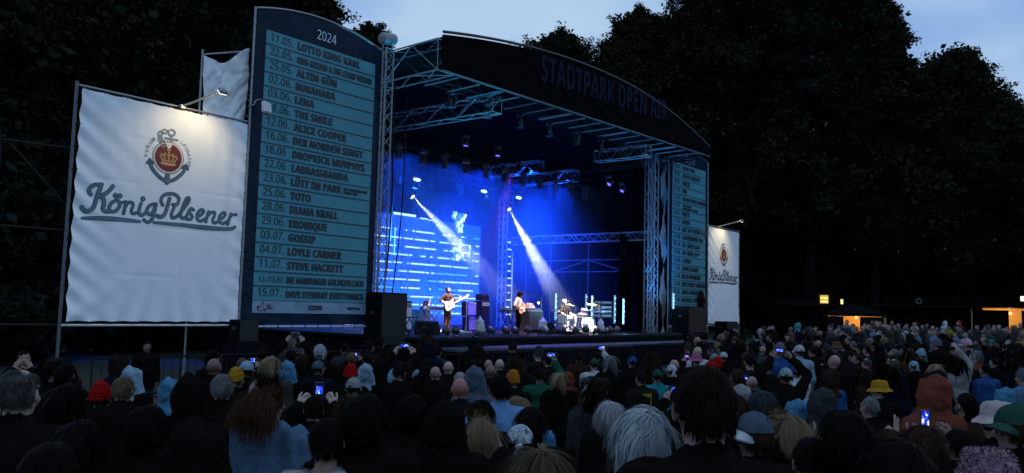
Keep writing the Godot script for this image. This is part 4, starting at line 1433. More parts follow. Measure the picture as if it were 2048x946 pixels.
func stage_gear() -> void:
	var bl := mat("black metal", Color(0.02, 0.02, 0.022), 0.4, 0.6)
	var dp := mat("dark plastic", Color(0.03, 0.03, 0.035), 0.45)
	# loudspeakers and odd boxes along the front
	subwoofer("big black loudspeaker stack at the near corner of the stage", V(18.2, 1.1, 20.0), Vector3(1.15, 1.72, 0.8))
	part_box(thing("plinth", "black plinth under the near loudspeaker stack", "plinth", V(18.2, 0, 20.0)), "block", Vector3(0, 0.55, 0), Vector3(1.6, 1.09, 1.0), mat("black skirt cloth", Color(0.008, 0.008, 0.011), 0.9), 0.02)
	subwoofer("small black loudspeaker at the foot between white banner and line-up sign", V(12.95, 1.32, 19.9), Vector3(0.62, 0.6, 0.5))
	part_box(thing("plinth", "dark plinth under the small loudspeaker by the banner", "plinth", V(13.05, 0, 19.9)), "block", Vector3(0, 0.66, 0), Vector3(1.0, 1.31, 0.7), mat("black skirt cloth", Color(0.008, 0.008, 0.011), 0.9), 0.02)
	subwoofer("wide black loudspeaker in front of the far line-up sign", V(38.9, 1.4, 19.7), Vector3(2.05, 1.35, 0.9))
	part_box(thing("plinth", "black plinth under the wide far loudspeaker", "plinth", V(38.9, 0, 19.7)), "block", Vector3(0, 0.69, 0), Vector3(2.3, 1.39, 1.0), mat("black skirt cloth", Color(0.008, 0.008, 0.011), 0.9), 0.02)
	subwoofer("low black loudspeaker under the far white banner", V(43.4, 1.2, 19.7), Vector3(1.5, 0.8, 0.7))
	part_box(thing("plinth", "black plinth under the low far loudspeaker", "plinth", V(43.4, 0, 19.7)), "block", Vector3(0, 0.59, 0), Vector3(1.7, 1.19, 0.8), mat("black skirt cloth", Color(0.008, 0.008, 0.011), 0.9), 0.02)
	# musicians' places, from the left
	var bench := thing("table", "small black table on crossed legs at the near corner of the stage", "table", V(19.95, FLOOR, 20.7), 0.3)
	part_box(bench, "table_top", Vector3(0, 0.62, 0), Vector3(0.95, 0.05, 0.4), dp, 0.01)
	for z in [-0.15, 0.15]:
		strut(bench, "leg", Vector3(-0.32, 0.02, z), Vector3(0.3, 0.6, z), 0.02, bl)
		strut(bench, "leg", Vector3(0.32, 0.02, z), Vector3(-0.3, 0.6, z), 0.02, bl)
	var towel := Field.new(Vector3(-0.3, 0.0, -0.25), Vector3(0.3, 0.6, 0.25), 0.03)
	towel.cap(Vector3(0, 0.06, 0), Vector3(0, 0.42, 0), 0.19, 0.07, 0.03)
	towel.rough(wrinkle, 0.06, Vector3(6, 3, 6))
	var tw := thing("covered_bundle", "pale plastic-wrapped bundle under the small black table", "bundle", V(19.75, FLOOR, 20.9))
	obj("wrap", towel.mesh(), mat("milky plastic", Color(0.42, 0.44, 0.44), 0.35), tw)
	amp("tall white-lit amplifier partly hidden by the near loudspeaker stack", V(22.3, FLOOR, 23.5), Vector3(0.6, 1.2, 0.4), mat("pale grille", Color(0.5, 0.52, 0.54), 0.8), 0.2)
	var wd := thing("monitor_wedge", "dark blue-lit monitor wedge left of the bass player", "monitor speaker", V(21.75, FLOOR, 21.6), 0.4)
	var wm := M.new()
	wm.prism(PackedVector2Array([Vector2(-0.3, 0), Vector2(0.3, 0), Vector2(0.28, 0.2), Vector2(0.0, 0.48), Vector2(-0.3, 0.42)]), Transform3D(Basis(), Vector3(0, 0, 0.4)), 0.8)
	obj("cabinet", wm.mesh(), mat("black vinyl", Color(0.02, 0.02, 0.022), 0.6), wd)
	part_box(wd, "handle", Vector3(-0.31, 0.25, 0), Vector3(0.02, 0.08, 0.2), dp, 0.004)
	var w2 := wd.duplicate()
	w2.name = numbered("monitor_wedge")
	add_child(w2)
	w2.position = V(28.3, FLOOR, 20.9)
	w2.rotation.y = -0.6
	tag(w2, "purple-lit monitor wedge between guitarist and drummer", "monitor speaker")
	var ms := thing("music_stand", "black music stand with a page and a stick left of the bass player", "music stand", V(23.35, FLOOR, 23.3), 0.25)
	strut(ms, "pole", Vector3(0, 0.1, 0), Vector3(0, 0.95, 0), 0.014, bl)
	for i in 3:
		var a := TAU * i / 3.0
		strut(ms, "leg", Vector3(0, 0.25, 0), Vector3(cos(a) * 0.27, 0.01, sin(a) * 0.27), 0.01, bl)
	var dk := M.new()
	dk.box(Transform3D(Basis(Vector3.RIGHT, 0.25), Vector3(0, 1.05, 0)), Vector3(0.56, 0.38, 0.02), 0.006)
	obj("desk", dk.mesh(), dp, ms)
	var pg := M.new()
	pg.box(Transform3D(Basis(Vector3.RIGHT, 0.25), Vector3(-0.14, 0.96, 0.022)), Vector3(0.2, 0.12, 0.006))
	obj("page", pg.mesh(), mat("paper", Color(0.7, 0.7, 0.68), 0.8), ms)
	strut(ms, "drum_stick", Vector3(0.1, 1.05, 0.05), Vector3(0.22, 1.38, 0.05), 0.012, mat("pale wood", Color(0.6, 0.48, 0.3), 0.6))
	keyboard("keyboard on a crossed stand behind the bass player", 25.0, 24.6, 0.15, 1.3, false)
	var tb := thing("covered_table", "table under a turquoise-lit cloth behind the bass player", "table", V(24.6, FLOOR, 25.6))
	var cm := M.new()
	for i in 40:
		var a0 := 1.9 * i / 40.0 - 0.95
		var a1 := 1.9 * (i + 1) / 40.0 - 0.95
		cm.quad(Vector3(a0, 0, 0.35 + 0.03 * sin(a0 * 25.0)), Vector3(a1, 0, 0.35 + 0.03 * sin(a1 * 25.0)), Vector3(a1, 0.84, 0.33), Vector3(a0, 0.84, 0.33), Vector3(-0.5 * cos(a0 * 25.0), 0, 1).normalized())
	cm.bx(Vector3(0, 0.85, 0), Vector3(1.94, 0.03, 0.72), 0.01)
	for s in [-1.0, 1.0]:
		cm.quad(Vector3(0.95 * s, 0, 0.35), Vector3(0.95 * s, 0, -0.35), Vector3(0.95 * s, 0.84, -0.35), Vector3(0.95 * s, 0.84, 0.33), Vector3(s, 0, 0))
	obj("cloth", cm.mesh(), mat("teal table cloth", Color(0.08, 0.28, 0.3), 0.85), tb)  # turquoise stage light put into the cloth's base colour
	amp("square amplifier with a tan front, at the bottom of its stack", V(26.6, FLOOR, 23.9), Vector3(0.62, 0.62, 0.34), mat("tan grille", Color(0.4, 0.32, 0.24), 0.8), 0.15)
	amp("square amplifier with a purple-lit front, on top of the tan one", V(26.55, FLOOR + 0.64, 23.9), Vector3(0.66, 0.62, 0.34), mat("silver grille", Color(0.42, 0.4, 0.44), 0.8), 0.12)
	amp("tall black speaker cabinet between bass player and guitarist", V(27.7, FLOOR, 24.15), Vector3(0.62, 1.32, 0.42), mat("black grille", Color(0.02, 0.02, 0.03), 0.7), 0.1)
	amp("amplifier head standing on the tall black speaker cabinet", V(27.7, FLOOR + 1.34, 24.15), Vector3(0.56, 0.27, 0.36), mat("black grille", Color(0.02, 0.02, 0.03), 0.7), 0.1)
	part_box(thing("pedal_board", "flat pale pedal board at the bass player's feet", "pedal board", V(23.9, FLOOR, 21.9), 0.2), "board", Vector3(0, 0.04, 0), Vector3(1.0, 0.08, 0.45), mat("pale board", Color(0.5, 0.48, 0.45), 0.6), 0.01)
	part_box(thing("low_riser", "low pale riser under the bass player", "riser", V(24.1, FLOOR, 22.9), 0.2), "top", Vector3(0, 0.03, 0), Vector3(1.7, 0.06, 1.2), mat("pale board", Color(0.5, 0.48, 0.45), 0.6), 0.01)
	keyboard("keyboard with a laptop left of the guitarist", 27.9, 22.8, 0.2, 1.0, true)
	var org := thing("organ", "upright purple-lit keyboard cabinet with white papers right of the guitarist", "organ", V(28.7, FLOOR, 22.1), 0.15)
	part_box(org, "case", Vector3(0, 0.45, 0), Vector3(1.25, 0.9, 0.45), mat("dark walnut", Color(0.09, 0.045, 0.03), 0.45, 0.0, streak, 1.0), 0.015)
	part_box(org, "top_board", Vector3(0, 0.98, -0.05), Vector3(1.3, 0.14, 0.35), mat("dark walnut", Color(0.09, 0.045, 0.03), 0.45), 0.012)
	part_box(org, "keys", Vector3(0.0, 0.925, 0.17), Vector3(1.1, 0.03, 0.14), mat("ivory plastic", Color(0.75, 0.73, 0.68), 0.4), 0.004)
	var pp := M.new()
	pp.box(Transform3D(Basis(Vector3.RIGHT, -0.5), Vector3(-0.15, 1.16, 0.0)), Vector3(0.6, 0.24, 0.012))
	obj("papers", pp.mesh(), mat("paper", Color(0.7, 0.7, 0.68), 0.8), org)
	var lp := thing("desk_lamp", "small lit lamp on the organ beside the guitarist", "lamp", V(29.1, FLOOR + 1.05, 22.05))
	strut(lp, "stem", Vector3.ZERO, Vector3(0, 0.2, 0), 0.008, bl)
	var q := M.new()
	q.ball(Vector3(0, 0.24, 0), Vector3.ONE * 0.055, 12)
	obj("bulb", q.mesh(), glow("warm bulb", Color(1.0, 0.85, 0.75), 3.0), lp)
	var ol := OmniLight3D.new()
	ol.name = "bulb_light"
	ol.light_color = Color(1.0, 0.88, 0.8)
	ol.light_energy = 0.6
	ol.light_size = 0.05
	ol.omni_range = 30.0
	ol.omni_attenuation = 2.0
	ol.shadow_enabled = true
	lp.add_child(ol)
	ol.position = Vector3(0, 0.24, 0)
	# drum place
	part_box(thing("drum_riser", "low black riser under the drums", "riser", V(29.8, FLOOR, 20.7)), "top", Vector3(0, 0.06, 0), Vector3(3.0, 0.12, 2.2), mat("black stage ply", Color(0.02, 0.02, 0.024), 0.55), 0.01)
	var flat := Basis()
	var purple := mat("purple sparkle shell", Color(0.3, 0.08, 0.42), 0.3)
	var pearl := mat("white pearl shell", Color(0.7, 0.68, 0.66), 0.3)
	drum("white snare drum in front of the drummer", 29.65, 20.10, 0.66, 0.18, 0.15, Basis(Vector3.RIGHT, 0.1), pearl)
	drum("blue bass drum standing right of the drummer's knee", 30.25, 20.15, 0.3, 0.27, 0.36, Basis(Vector3.RIGHT, PI / 2), mat("blue sparkle shell", Color(0.05, 0.16, 0.4), 0.35), "bass_drum")
	drum("purple tom drum right of the drummer", 30.45, 20.50, 0.82, 0.16, 0.22, Basis(Vector3.RIGHT, 0.3), purple)
	drum("purple floor tom furthest right in the drum kit", 30.95, 20.70, 0.45, 0.21, 0.4, flat, purple)
	drum("white-lit floor tom left of the drummer", 28.80, 20.50, 0.5, 0.19, 0.32, flat, pearl)
	cymbal("cymbal left of the drummer's shoulder", 28.85, 20.20, 1.12, 0.25, -0.12)
	cymbal("cymbal right of the drummer's head", 30.45, 20.05, 1.18, 0.27, 0.1)
	cymbal("lower cymbal furthest right in the drum kit", 30.90, 20.30, 0.92, 0.22, 0.22)
	cymbal("pair of hi-hat cymbals furthest left in the drum kit", 28.40, 20.60, 0.86, 0.19, 0.0, true)
	mic_stand("microphone stand before the bass player", 24.75, 22.4, 1.42, Vector3(-0.6, 0.0, -0.5).normalized())
	mic_stand("microphone stand before the guitarist", 28.2, 21.2, 1.5, Vector3(-0.8, 0, -0.3).normalized())
	mic_stand("microphone stand left of the drum kit", 28.2, 20.0, 1.3, Vector3(0.8, 0, -0.3).normalized())
	mic_stand("tall microphone stand right of the drum kit", 31.15, 20.2, 1.45, Vector3(-0.9, 0, -0.2).normalized())
	# blue-lit corner behind the drummer
	light_tube("glowing blue light tube right behind the drummer", 30.2, 21.9, 0.55, 1.75, 1.2)
	light_tube("thin dim blue light tube, second right of the drummer", 31.15, 20.9, 0.45, 1.75, 0.5)
	light_tube("bright light tube left of the blue-lit keyboard rack", 31.95, 21.1, 0.45, 1.7, 2.2)
	light_tube("dim light tube right of the blue-lit keyboard rack", 32.95, 20.5, 0.45, 1.75, 0.6)
	light_tube("bright light tube at the far right of the stage", 33.4, 20.3, 0.42, 1.6, 2.2)
	light_tube("short pale light tube at the edge of the far line-up sign", 37.55, 19.9, 1.2, 2.0, 1.0)
	var rk := thing("keyboard_rack", "blue-lit rack of stacked keyboards on the far right of the stage", "keyboard rack", V(32.5, FLOOR, 20.9), 0.15)
	for x in [-0.6, 0.6]:
		for z in [-0.2, 0.2]:
			strut(rk, "post", Vector3(x, 0, z), Vector3(x, 1.45, z), 0.02, bl)
	for h in [0.72, 0.92, 1.12, 1.34]:
		part_box(rk, "shelf", Vector3(0, h, 0), Vector3(1.25, 0.035, 0.46), dp, 0.006)
		part_box(rk, "keyboard_unit", Vector3(0, h + 0.07, 0.02), Vector3(1.1, 0.085, 0.4), mat("grey plastic", Color(0.2, 0.21, 0.23), 0.4), 0.01)
	# foot lights and covered lamps
	var pc := []
	var fu := [20.3, 20.9, 22.9, 23.5, 24.15, 25.1, 25.7, 26.9, 27.4, 28.0, 28.9, 29.9, 30.6, 31.4]
	for i in fu.size():
		par_can(ordinal(i) + " round black lamp from the left on the front edge of the stage", V(fu[i], FLOOR, 19.25 + 0.12 * (i % 3)), pc)
	rain_cover("lamp under a milky rain cover at the stage edge in front of the bass player", V(22.4, FLOOR, 19.6), 3, 0.85)
	rain_cover("lamp under a milky rain cover at the stage edge in front of the guitarist", V(26.3, FLOOR, 19.7), 8, 0.85)
	rain_cover("lamp under a milky rain cover at the stage edge, right of the drums", V(31.0, FLOOR, 20.0), 14, 0.8)
	# lamps up in the roof
	var mh := []
	for i in 13:
		moving_head(ordinal(i) + " black lamp from the left on the cross truss over the performers", V(20.3 + 1.38 * i, 9.1, 24.9), Vector3(sin(i * 2.1), 0, cos(i * 1.3)), mh)
	for i in 9:
		moving_head(ordinal(i) + " black lamp from the left hanging just behind the stage roof's front", V(20.9 + 1.95 * i, 10.15, 19.9), Vector3(cos(i * 1.7), 0, sin(i * 2.3)), mh)
	for i in 7:
		moving_head(ordinal(i) + " black lamp from the left on the rear truss above the screen wall", V(23.0 + 2.2 * i, 9.05, 29.5), Vector3(cos(i * 1.1), 0, 1), mh)
	# hanging bundle by the far sign
	var hb := thing("hanging_cloth", "dark reddish cloth bundle hanging at the lower corner of the far line-up sign", "cloth", V(41.2, 2.0, 20.15))
	var hf := Field.new(Vector3(-0.5, 0, -0.25), Vector3(0.5, 1.7, 0.25), 0.05)
	hf.cap(Vector3(0.05, 0.35, 0), Vector3(-0.05, 1.15, 0), 0.16, 0.22, 0.05)
	hf.cap(Vector3(-0.05, 1.25, 0), Vector3(0.0, 1.5, 0), 0.16, 0.13, 0.04)
	hf.cap(Vector3(0.2, 1.1, 0), Vector3(0.32, 1.42, 0), 0.07, 0.05, 0.04)
	hf.rough(wrinkle, 0.05, Vector3(4, 2, 4))
	obj("cloth", hf.mesh(), cloth("dull_red", Color(0.03, 0.014, 0.014)), hb)
	strut(hb, "hook", Vector3(0, 1.45, 0), Vector3(0, 1.7, 0), 0.02, bl)
	musicians()

# ---------------------------------------------------------------- stage lamps
func spot(called: String, from: Vector3, to: Vector3, col: Color, e: float, angle: float, soft := 0.4, size := 0.08) -> void:
	var l := SpotLight3D.new()
	l.name = called
	l.light_color = col.linear_to_srgb()
	l.light_energy = e
	l.spot_angle = angle
	l.spot_angle_attenuation = soft
	l.light_size = size
	l.spot_range = 60.0
	l.spot_attenuation = 2.0
	l.shadow_enabled = true
	add_child(l, true)
	l.look_at_from_position(from, to, Vector3.UP if absf((to - from).normalized().y) < 0.95 else Vector3.RIGHT)

func lit_head(label: String, at: Vector3, to: Vector3, col: Color, glow_e: float, r := 0.14, called := "stage_lamp") -> void:
	var t := thing(called, label, "stage light", at)
	var d := (to - at).normalized()
	var s := d.cross(Vector3.RIGHT).normalized()
	var b := Basis(s.cross(d).normalized(), d, s) # y runs along the beam
	var bl := mat("lamp black", Color(0.03, 0.03, 0.034), 0.35)
	part_lathe(t, "head", Transform3D(b, -d * 0.2), [Vector2(0, -0.2), Vector2(r * 0.7, -0.18), Vector2(r * 0.95, 0.0), Vector2(r, 0.12), Vector2(r, 0.17), Vector2(r * 0.9, 0.17)], bl, 18)
	part_lathe(t, "lens", Transform3D(b, -d * 0.05), [Vector2(0, 0.02), Vector2(r * 0.6, 0.014), Vector2(r * 0.88, 0.0)], glow("lens %.2f %.2f %.1f" % [col.r, col.g, glow_e], col, glow_e), 18)
	for k in [-1.0, 1.0]:
		part_box(t, "yoke_arm", Vector3((r + 0.03) * k, 0.15, 0), Vector3(0.03, 0.4, 0.08), bl, 0.01)
	part_box(t, "base", Vector3(0, 0.4, 0), Vector3(0.34, 0.14, 0.22), bl, 0.02)

func lights() -> void:
	var blue := Color(0.004, 0.075, 1.0)
	var deep := Color(0.02, 0.012, 1.0)
	var white := Color(0.86, 0.93, 1.0)
	# the two white beams
	var b1 := V(28.1, 7.75, 29.2)
	var t1 := V(28.9, 5.2, 26.5)
	lit_head("lamp throwing the white beam over the bass player's side", b1, t1, white, 4.0)
	spot("white_beam", b1 + (t1 - b1).normalized() * 0.1, t1, white, BEAM * 0.8, 5.8, 0.6, 0.06)
	var b2 := V(35.6, 7.95, 29.2)
	var t2 := V(35.15, 3.2, 25.5)
	lit_head("lamp throwing the strong white beam over the drummer's side", b2, t2, white, 5.0)
	spot("white_beam", b2 + (t2 - b2).normalized() * 0.1, t2, white, BEAM * 1.1, 6.4, 0.6, 0.06)
	var b3 := V(19.9, 7.6, 26.6)
	var t3 := V(25.2, 2.4, 29.2)
	lit_head("lamp throwing a soft white beam across the near side of the screen wall", b3, t3, white, 3.0)
	spot("white_beam", b3 + (t3 - b3).normalized() * 0.1, t3, white, BEAM * 0.45, 9.0, 0.5, 0.06)
	# white-blue wash lamps in a row
	var k := 0
	for p in [V(28.45, 8.72, 29.4), V(33.55, 8.78, 29.4), V(36.6, 8.8, 29.4)]:
		var t := thing("wash_lamp", ["wash lamp glowing white-blue, left one of three in a row", "wash lamp glowing white-blue, middle one of three in a row", "wash lamp glowing white-blue, right one of three in a row"][k], "stage light", p)
		k += 1
		part_box(t, "housing", Vector3(0, 0.05, -0.02), Vector3(0.58, 0.2, 0.16), mat("lamp black", Color(0.03, 0.03, 0.034), 0.35), 0.03)
		var q := M.new()
		q.ball(Vector3(0, -0.02, 0.06), Vector3(0.25, 0.075, 0.05), 14)
		obj("lens", q.mesh(), glow("wash lens", Color(0.35, 0.7, 1.0), 5.0), t)
		part_box(t, "bracket", Vector3(0, 0.25, -0.02), Vector3(0.06, 0.3, 0.05), mat("lamp black", Color(0.03, 0.03, 0.034), 0.35), 0.01)
		spot("wash_beam", p + Vector3(0, -0.06, 0.16), p + Vector3(-0.6, -5.0, 2.0), Color(0.03, 0.2, 1.0), 20.0, 48.0, 0.9, 0.2)
	# deep blue beams from the roof
	for e in [[V(24.6, 9.0, 22.6), V(24.0, 4.0, 23.0), "left of the pair over the bass player"], [V(27.0, 9.0, 22.9), V(26.3, 4.0, 23.0), "right of the pair over the bass player"], [V(34.6, 8.7, 22.0), V(31.6, 5.2, 23.4), "left of the pair near the far corner tower"], [V(36.0, 8.55, 22.1), V(33.0, 4.8, 23.2), "right of the pair near the far corner tower"]]:
		lit_head("lamp throwing a deep blue beam, " + e[2], e[0], e[1], Color(0.12, 0.08, 1.0), 2.5, 0.13)
		spot("blue_beam", e[0] + (e[1] - e[0]).normalized() * 0.1, e[1], deep, 900.0 if e[0].x < 30.0 else 450.0, 9.5, 0.5, 0.06)
	# blue wash on screen wall and haze
	for i in 6:
		var u := 21.5 + 2.9 * i
		spot("blue_wash", V(u, 9.9, 25.7), V(u + 0.4, 2.9, 29.6), blue, 120.0, 52.0, 1.0, 0.15)
	for i in 6:
		var u := 22.0 + 2.3 * i
		spot("floor_wash", V(u, 1.62, 28.9), V(u + 0.2, 4.0, 30.2), Color(0.008, 0.33, 1.0), 10.0, 62.0, 0.9, 0.15)
	for e in [[32.5, 34.6, 27.6], [35.0, 36.5, 26.4], [29.0, 31.0, 27.4]]:
		spot("haze_wash", V(e[0], 9.9, 25.7), V(e[1], 3.6, e[2] + 0.8), Color(0.004, 0.04, 1.0), 170.0, 46.0, 1.0, 0.15)
	spot("side_wash", V(33.0, 8.8, 24.0), V(38.0, 4.0, 26.0), blue, 10.0, 40.0, 0.9, 0.15)
	# cyan light up into the front of the roof
	spot("cyan_uplight", V(22.6, 1.75, 18.9), V(20.6, 10.3, 20.2), Color(0.035, 0.55, 1.0), 110.0, 24.0, 0.8, 0.1)
	spot("cyan_uplight", V(26.5, 1.75, 18.9), V(25.5, 10.1, 19.0), Color(0.03, 0.45, 1.0), 50.0, 34.0, 0.9, 0.1)
	spot("cyan_uplight", V(33.0, 1.75, 18.9), V(32.6, 10.1, 19.2), Color(0.03, 0.40, 1.0), 75.0, 34.0, 0.9, 0.1)
	spot("tower_uplight", V(34.2, 1.75, 18.7), V(36.9, 6.5, 20.6), Color(0.03, 0.32, 1.0), 45.0, 36.0, 0.9, 0.1)
	# front light on the performers
	spot("performer_light", V(24.3, 10.0, 19.6), V(24.05, 2.45, 22.7), Color(1.0, 0.80, 0.74), 1400.0, 6.0, 0.35, 0.1)
	spot("performer_light", V(27.6, 10.0, 19.5), V(27.35, 2.5, 21.7), Color(1.0, 0.66, 0.62), 520.0, 5.5, 0.35, 0.1)
	spot("performer_light", V(29.8, 10.0, 18.6), V(29.5, 2.1, 20.4), Color(1.0, 0.86, 0.8), 4200.0, 7.5, 0.35, 0.1)
	spot("purple_light", V(29.0, 8.9, 23.6), V(26.6, 2.0, 23.9), Color(0.42, 0.05, 1.0), 150.0, 9.0, 0.5, 0.08)
	spot("purple_light", V(31.5, 8.9, 22.6), V(28.9, 2.0, 22.2), Color(0.42, 0.05, 1.0), 160.0, 12.0, 0.5, 0.08)
	spot("apron_light", V(25.5, 10.1, 20.1), V(24.5, 1.1, 18.2), Color(0.22, 0.15, 1.0), 110.0, 24.0, 0.8, 0.08)
	spot("apron_light", V(32.0, 10.1, 20.1), V(31.5, 1.1, 18.2), Color(0.22, 0.15, 1.0), 22.0, 24.0, 0.8, 0.08)
	spot("corner_light", V(34.6, 8.9, 28.4), V(35.7, 6.6, 29.7), Color(0.8, 0.3, 0.9), 2.2, 30.0, 0.6, 0.08)
	var haze := FogVolume.new()
	haze.name = "haze"
	haze.shape = RenderingServer.FOG_VOLUME_SHAPE_BOX
	haze.size = Vector3(18.9, 7.5, 7.2)
	haze.position = V(28.5, 5.22, 26.95)
	var fm := FogMaterial.new()
	fm.density = HAZE
	fm.albedo = Color(0.9, 0.95, 1.0)
	haze.material = fm
	haze.set_meta("kind", "stuff")
	add_child(haze)
	var i := 0
	for e in [[V(35.2, 5.7, 27.3), Vector3(3.0, 4.4, 3.6), 0.05], [V(28.6, 5.6, 27.3), Vector3(3.6, 3.6, 3.4), 0.04], [V(31.0, 3.6, 28.6), Vector3(5.5, 3.2, 2.4), 0.035], [V(23.5, 3.4, 28.4), Vector3(6.0, 4.5, 2.6), 0.04]]:
		# three shells inside each other, so that the puff thins out towards its rim
		for shell: float in [1.3, 1.0, 0.72, 0.45]:
			var p := FogVolume.new()
			p.name = numbered("smoke_puff")
			p.shape = RenderingServer.FOG_VOLUME_SHAPE_ELLIPSOID
			p.size = (e[1] as Vector3) * shell
			p.position = e[0]
			var pm := FogMaterial.new()
			pm.density = e[2] * 0.27
			pm.albedo = Color(0.9, 0.95, 1.0)
			p.material = pm
			p.set_meta("kind", "stuff")
			add_child(p)
		i += 1

const BEAM := 1050.0
const HAZE := 0.012

func ordinal(i: int) -> String:
	return ["first", "second", "third", "fourth", "fifth", "sixth", "seventh", "eighth", "ninth", "tenth", "eleventh", "twelfth", "thirteenth", "fourteenth"][i]

# ---------------------------------------------------------------- trees
func leaf_clump(sd: int) -> ArrayMesh:
	var r := RandomNumberGenerator.new()
	r.seed = sd
	var m := M.new()
	for i in 28:
		var p := (Vector3(r.randfn(), r.randfn() * 0.7, r.randfn()) * 0.46).limit_length(0.95)
		var d := Vector3(r.randfn(), r.randfn() * 0.5 - 0.25, r.randfn()).normalized()
		var s := d.cross(Vector3(r.randfn(), r.randfn(), r.randfn())).normalized()
		var L := r.randf_range(0.26, 0.5)
		var W := L * 0.34
		var up := s.cross(d)
		var a := p - d * L * 0.5
		var b := p + d * L * 0.5
		var c1 := p + s * W + up * 0.02
		var c2 := p - s * W + up * 0.02
		m.t(a, c1, b, up, up, up)
		m.t(a, b, c2, up, up, up)
	# twigs
	for i in 3:
		var d := Vector3(r.randfn(), r.randfn() * 0.6 + 0.3, r.randfn()).normalized()
		m.tube(-d * 0.4, d * 0.55, 0.012, 0.006, 3, false)
	return m.mesh()

var clumps := []

func tree(label: String, u: float, w: float, tall: float, rad: float, sd: int, kind: int, low := 0.3) -> void:
	var r := RandomNumberGenerator.new()
	r.seed = sd
	var g := ground_at(minf(u, 70.0), w)
	var t := thing("tree", label, "tree", V(u, g, w), 0.0, "tall trees around the concert ground")
	var tr := M.new()
	var base_r := 0.025 * tall * 0.55 + 0.1
	var trunk := []
	var lean := Vector3(r.randf_range(-0.04, 0.04), 1, r.randf_range(-0.04, 0.04))
	for i in 7:
		trunk.append(lean * tall * 0.86 * i / 6.0 + Vector3(r.randf_range(-0.15, 0.15), 0, r.randf_range(-0.15, 0.15)) * float(i > 0))
	tr.path(trunk, base_r, 9, base_r * 0.2)
	tr.lathe(Transform3D(Basis(), Vector3(0, -0.1, 0)), [Vector2(base_r * 1.7, 0), Vector2(base_r * 1.2, 0.4), Vector2(base_r, 1.0)], 9)
	var mm := MultiMesh.new()
	mm.transform_format = MultiMesh.TRANSFORM_3D
	mm.use_colors = true
	mm.mesh = clumps[sd % clumps.size()]
	var list := []
	var lobes := int(34 + 2.9 * tall)
	for i in lobes:
		var f := (i + r.randf()) / lobes
		var y := tall * lerpf(low, 0.97, f)
		var prof := pow(sin(PI * clampf(lerpf(0.22, 0.985, f), 0, 1)), 0.75)
		var a := i * 2.399 + r.randf_range(-0.5, 0.5)
		var rr := rad * prof * sqrt(r.randf_range(0.15, 1.0)) * r.randf_range(0.8, 1.22)
		var c := Vector3(cos(a) * rr, y, sin(a) * rr) + lean * 0.0
		var lr := rad * r.randf_range(0.12, 0.27) * (0.55 + 0.45 * prof)
		# limb to the lobe
		var from := lean * clampf(y - rr * 0.7 - 1.0, tall * 0.12, tall * 0.8)
		var mid := from.lerp(c, 0.55) + Vector3(r.randf_range(-0.3, 0.3), 0.35, r.randf_range(-0.3, 0.3))
		tr.path([from, mid, c], 0.035 + 0.010 * rr, 5, 0.018)
		for k in int((8 + 26.0 * lr) * (0.52 if low > 0.1 else 1.0)):
			var d := Vector3(r.randfn(), r.randfn(), r.randfn()).normalized()
			var p := c + d * lr * pow(r.randf(), 0.4) * Vector3(1.1, 0.72, 1.1)
			list.append([p, r.randf_range(0.75, 1.3)])
		for k in 6:
			# loose sprays that break the outline
			var d := (Vector3(r.randfn(), r.randfn() * 0.6 + 0.35, r.randfn()).normalized() + Vector3(cos(a), 0.2, sin(a)) * 0.7).normalized()
			var reach := lr * r.randf_range(1.2, 1.7) + r.randf_range(0.3, 1.1)
			tr.tube(c, c + d * reach, 0.02, 0.008, 3, false)
			for q in 4:
				list.append([c + d * reach * (0.45 + 0.16 * q) + Vector3(0, -0.02 * q * q, 0), 0.62 - 0.08 * q])
	# boughs that reach out of the crown and make its outline ragged
	for i in 26:
		var f := r.randf_range(0.35, 1.0)
		var a := r.randf() * TAU
		var d := Vector3(cos(a), r.randf_range(0.1, 0.75) + 0.9 * maxf(0.0, f - 0.75), sin(a)).normalized()
		var from := lean * tall * lerpf(low, 0.86, f)
		var L := rad * r.randf_range(0.8, 1.25) * (1.0 - 0.45 * f)
		var pts := []
		for q in 6:
			pts.append(from + d * L * q / 5.0 + Vector3(0, 0.10 * L * sin(q * 0.6), 0))
		tr.path(pts, 0.07, 4, 0.015)
		for q in 13:
			var w2 := 0.35 + 0.65 * q / 12.0
			var p := from + d * L * w2 + Vector3(0, 0.10 * L * sin(w2 * 3.0), 0)
			list.append([p + Vector3(r.randfn(), r.randfn() * 0.6, r.randfn()) * 0.38 * (1.15 - w2 * 0.7), r.randf_range(0.5, 0.85)])
	mm.instance_count = list.size()
	var tone := [Color(0.85, 1.0, 0.75), Color(0.7, 0.85, 0.8), Color(1.0, 1.0, 0.7)][kind] as Color
	for i in list.size():
		var q := Basis(Vector3(r.randfn(), r.randfn(), r.randfn()).normalized(), r.randf() * TAU).scaled(Vector3.ONE * list[i][1])
		mm.set_instance_transform(i, Transform3D(q, list[i][0]))
		mm.set_instance_color(i, tone * r.randf_range(0.45, 1.2))
	obj("trunk", tr.mesh(), mat("bark", Color(0.02, 0.018, 0.015), 0.95, 0.0, bark_t, 0.6), t)
	var cr := MultiMeshInstance3D.new()
	cr.name = "crown"
	cr.multimesh = mm
	var lm := mat("leaves", Color(0.024, 0.027, 0.02), 0.9)
	lm.metallic_specular = 0.05
	lm.vertex_color_use_as_albedo = true
	cr.material_override = lm
	cr.set_meta("kind", "stuff")
	t.add_child(cr)

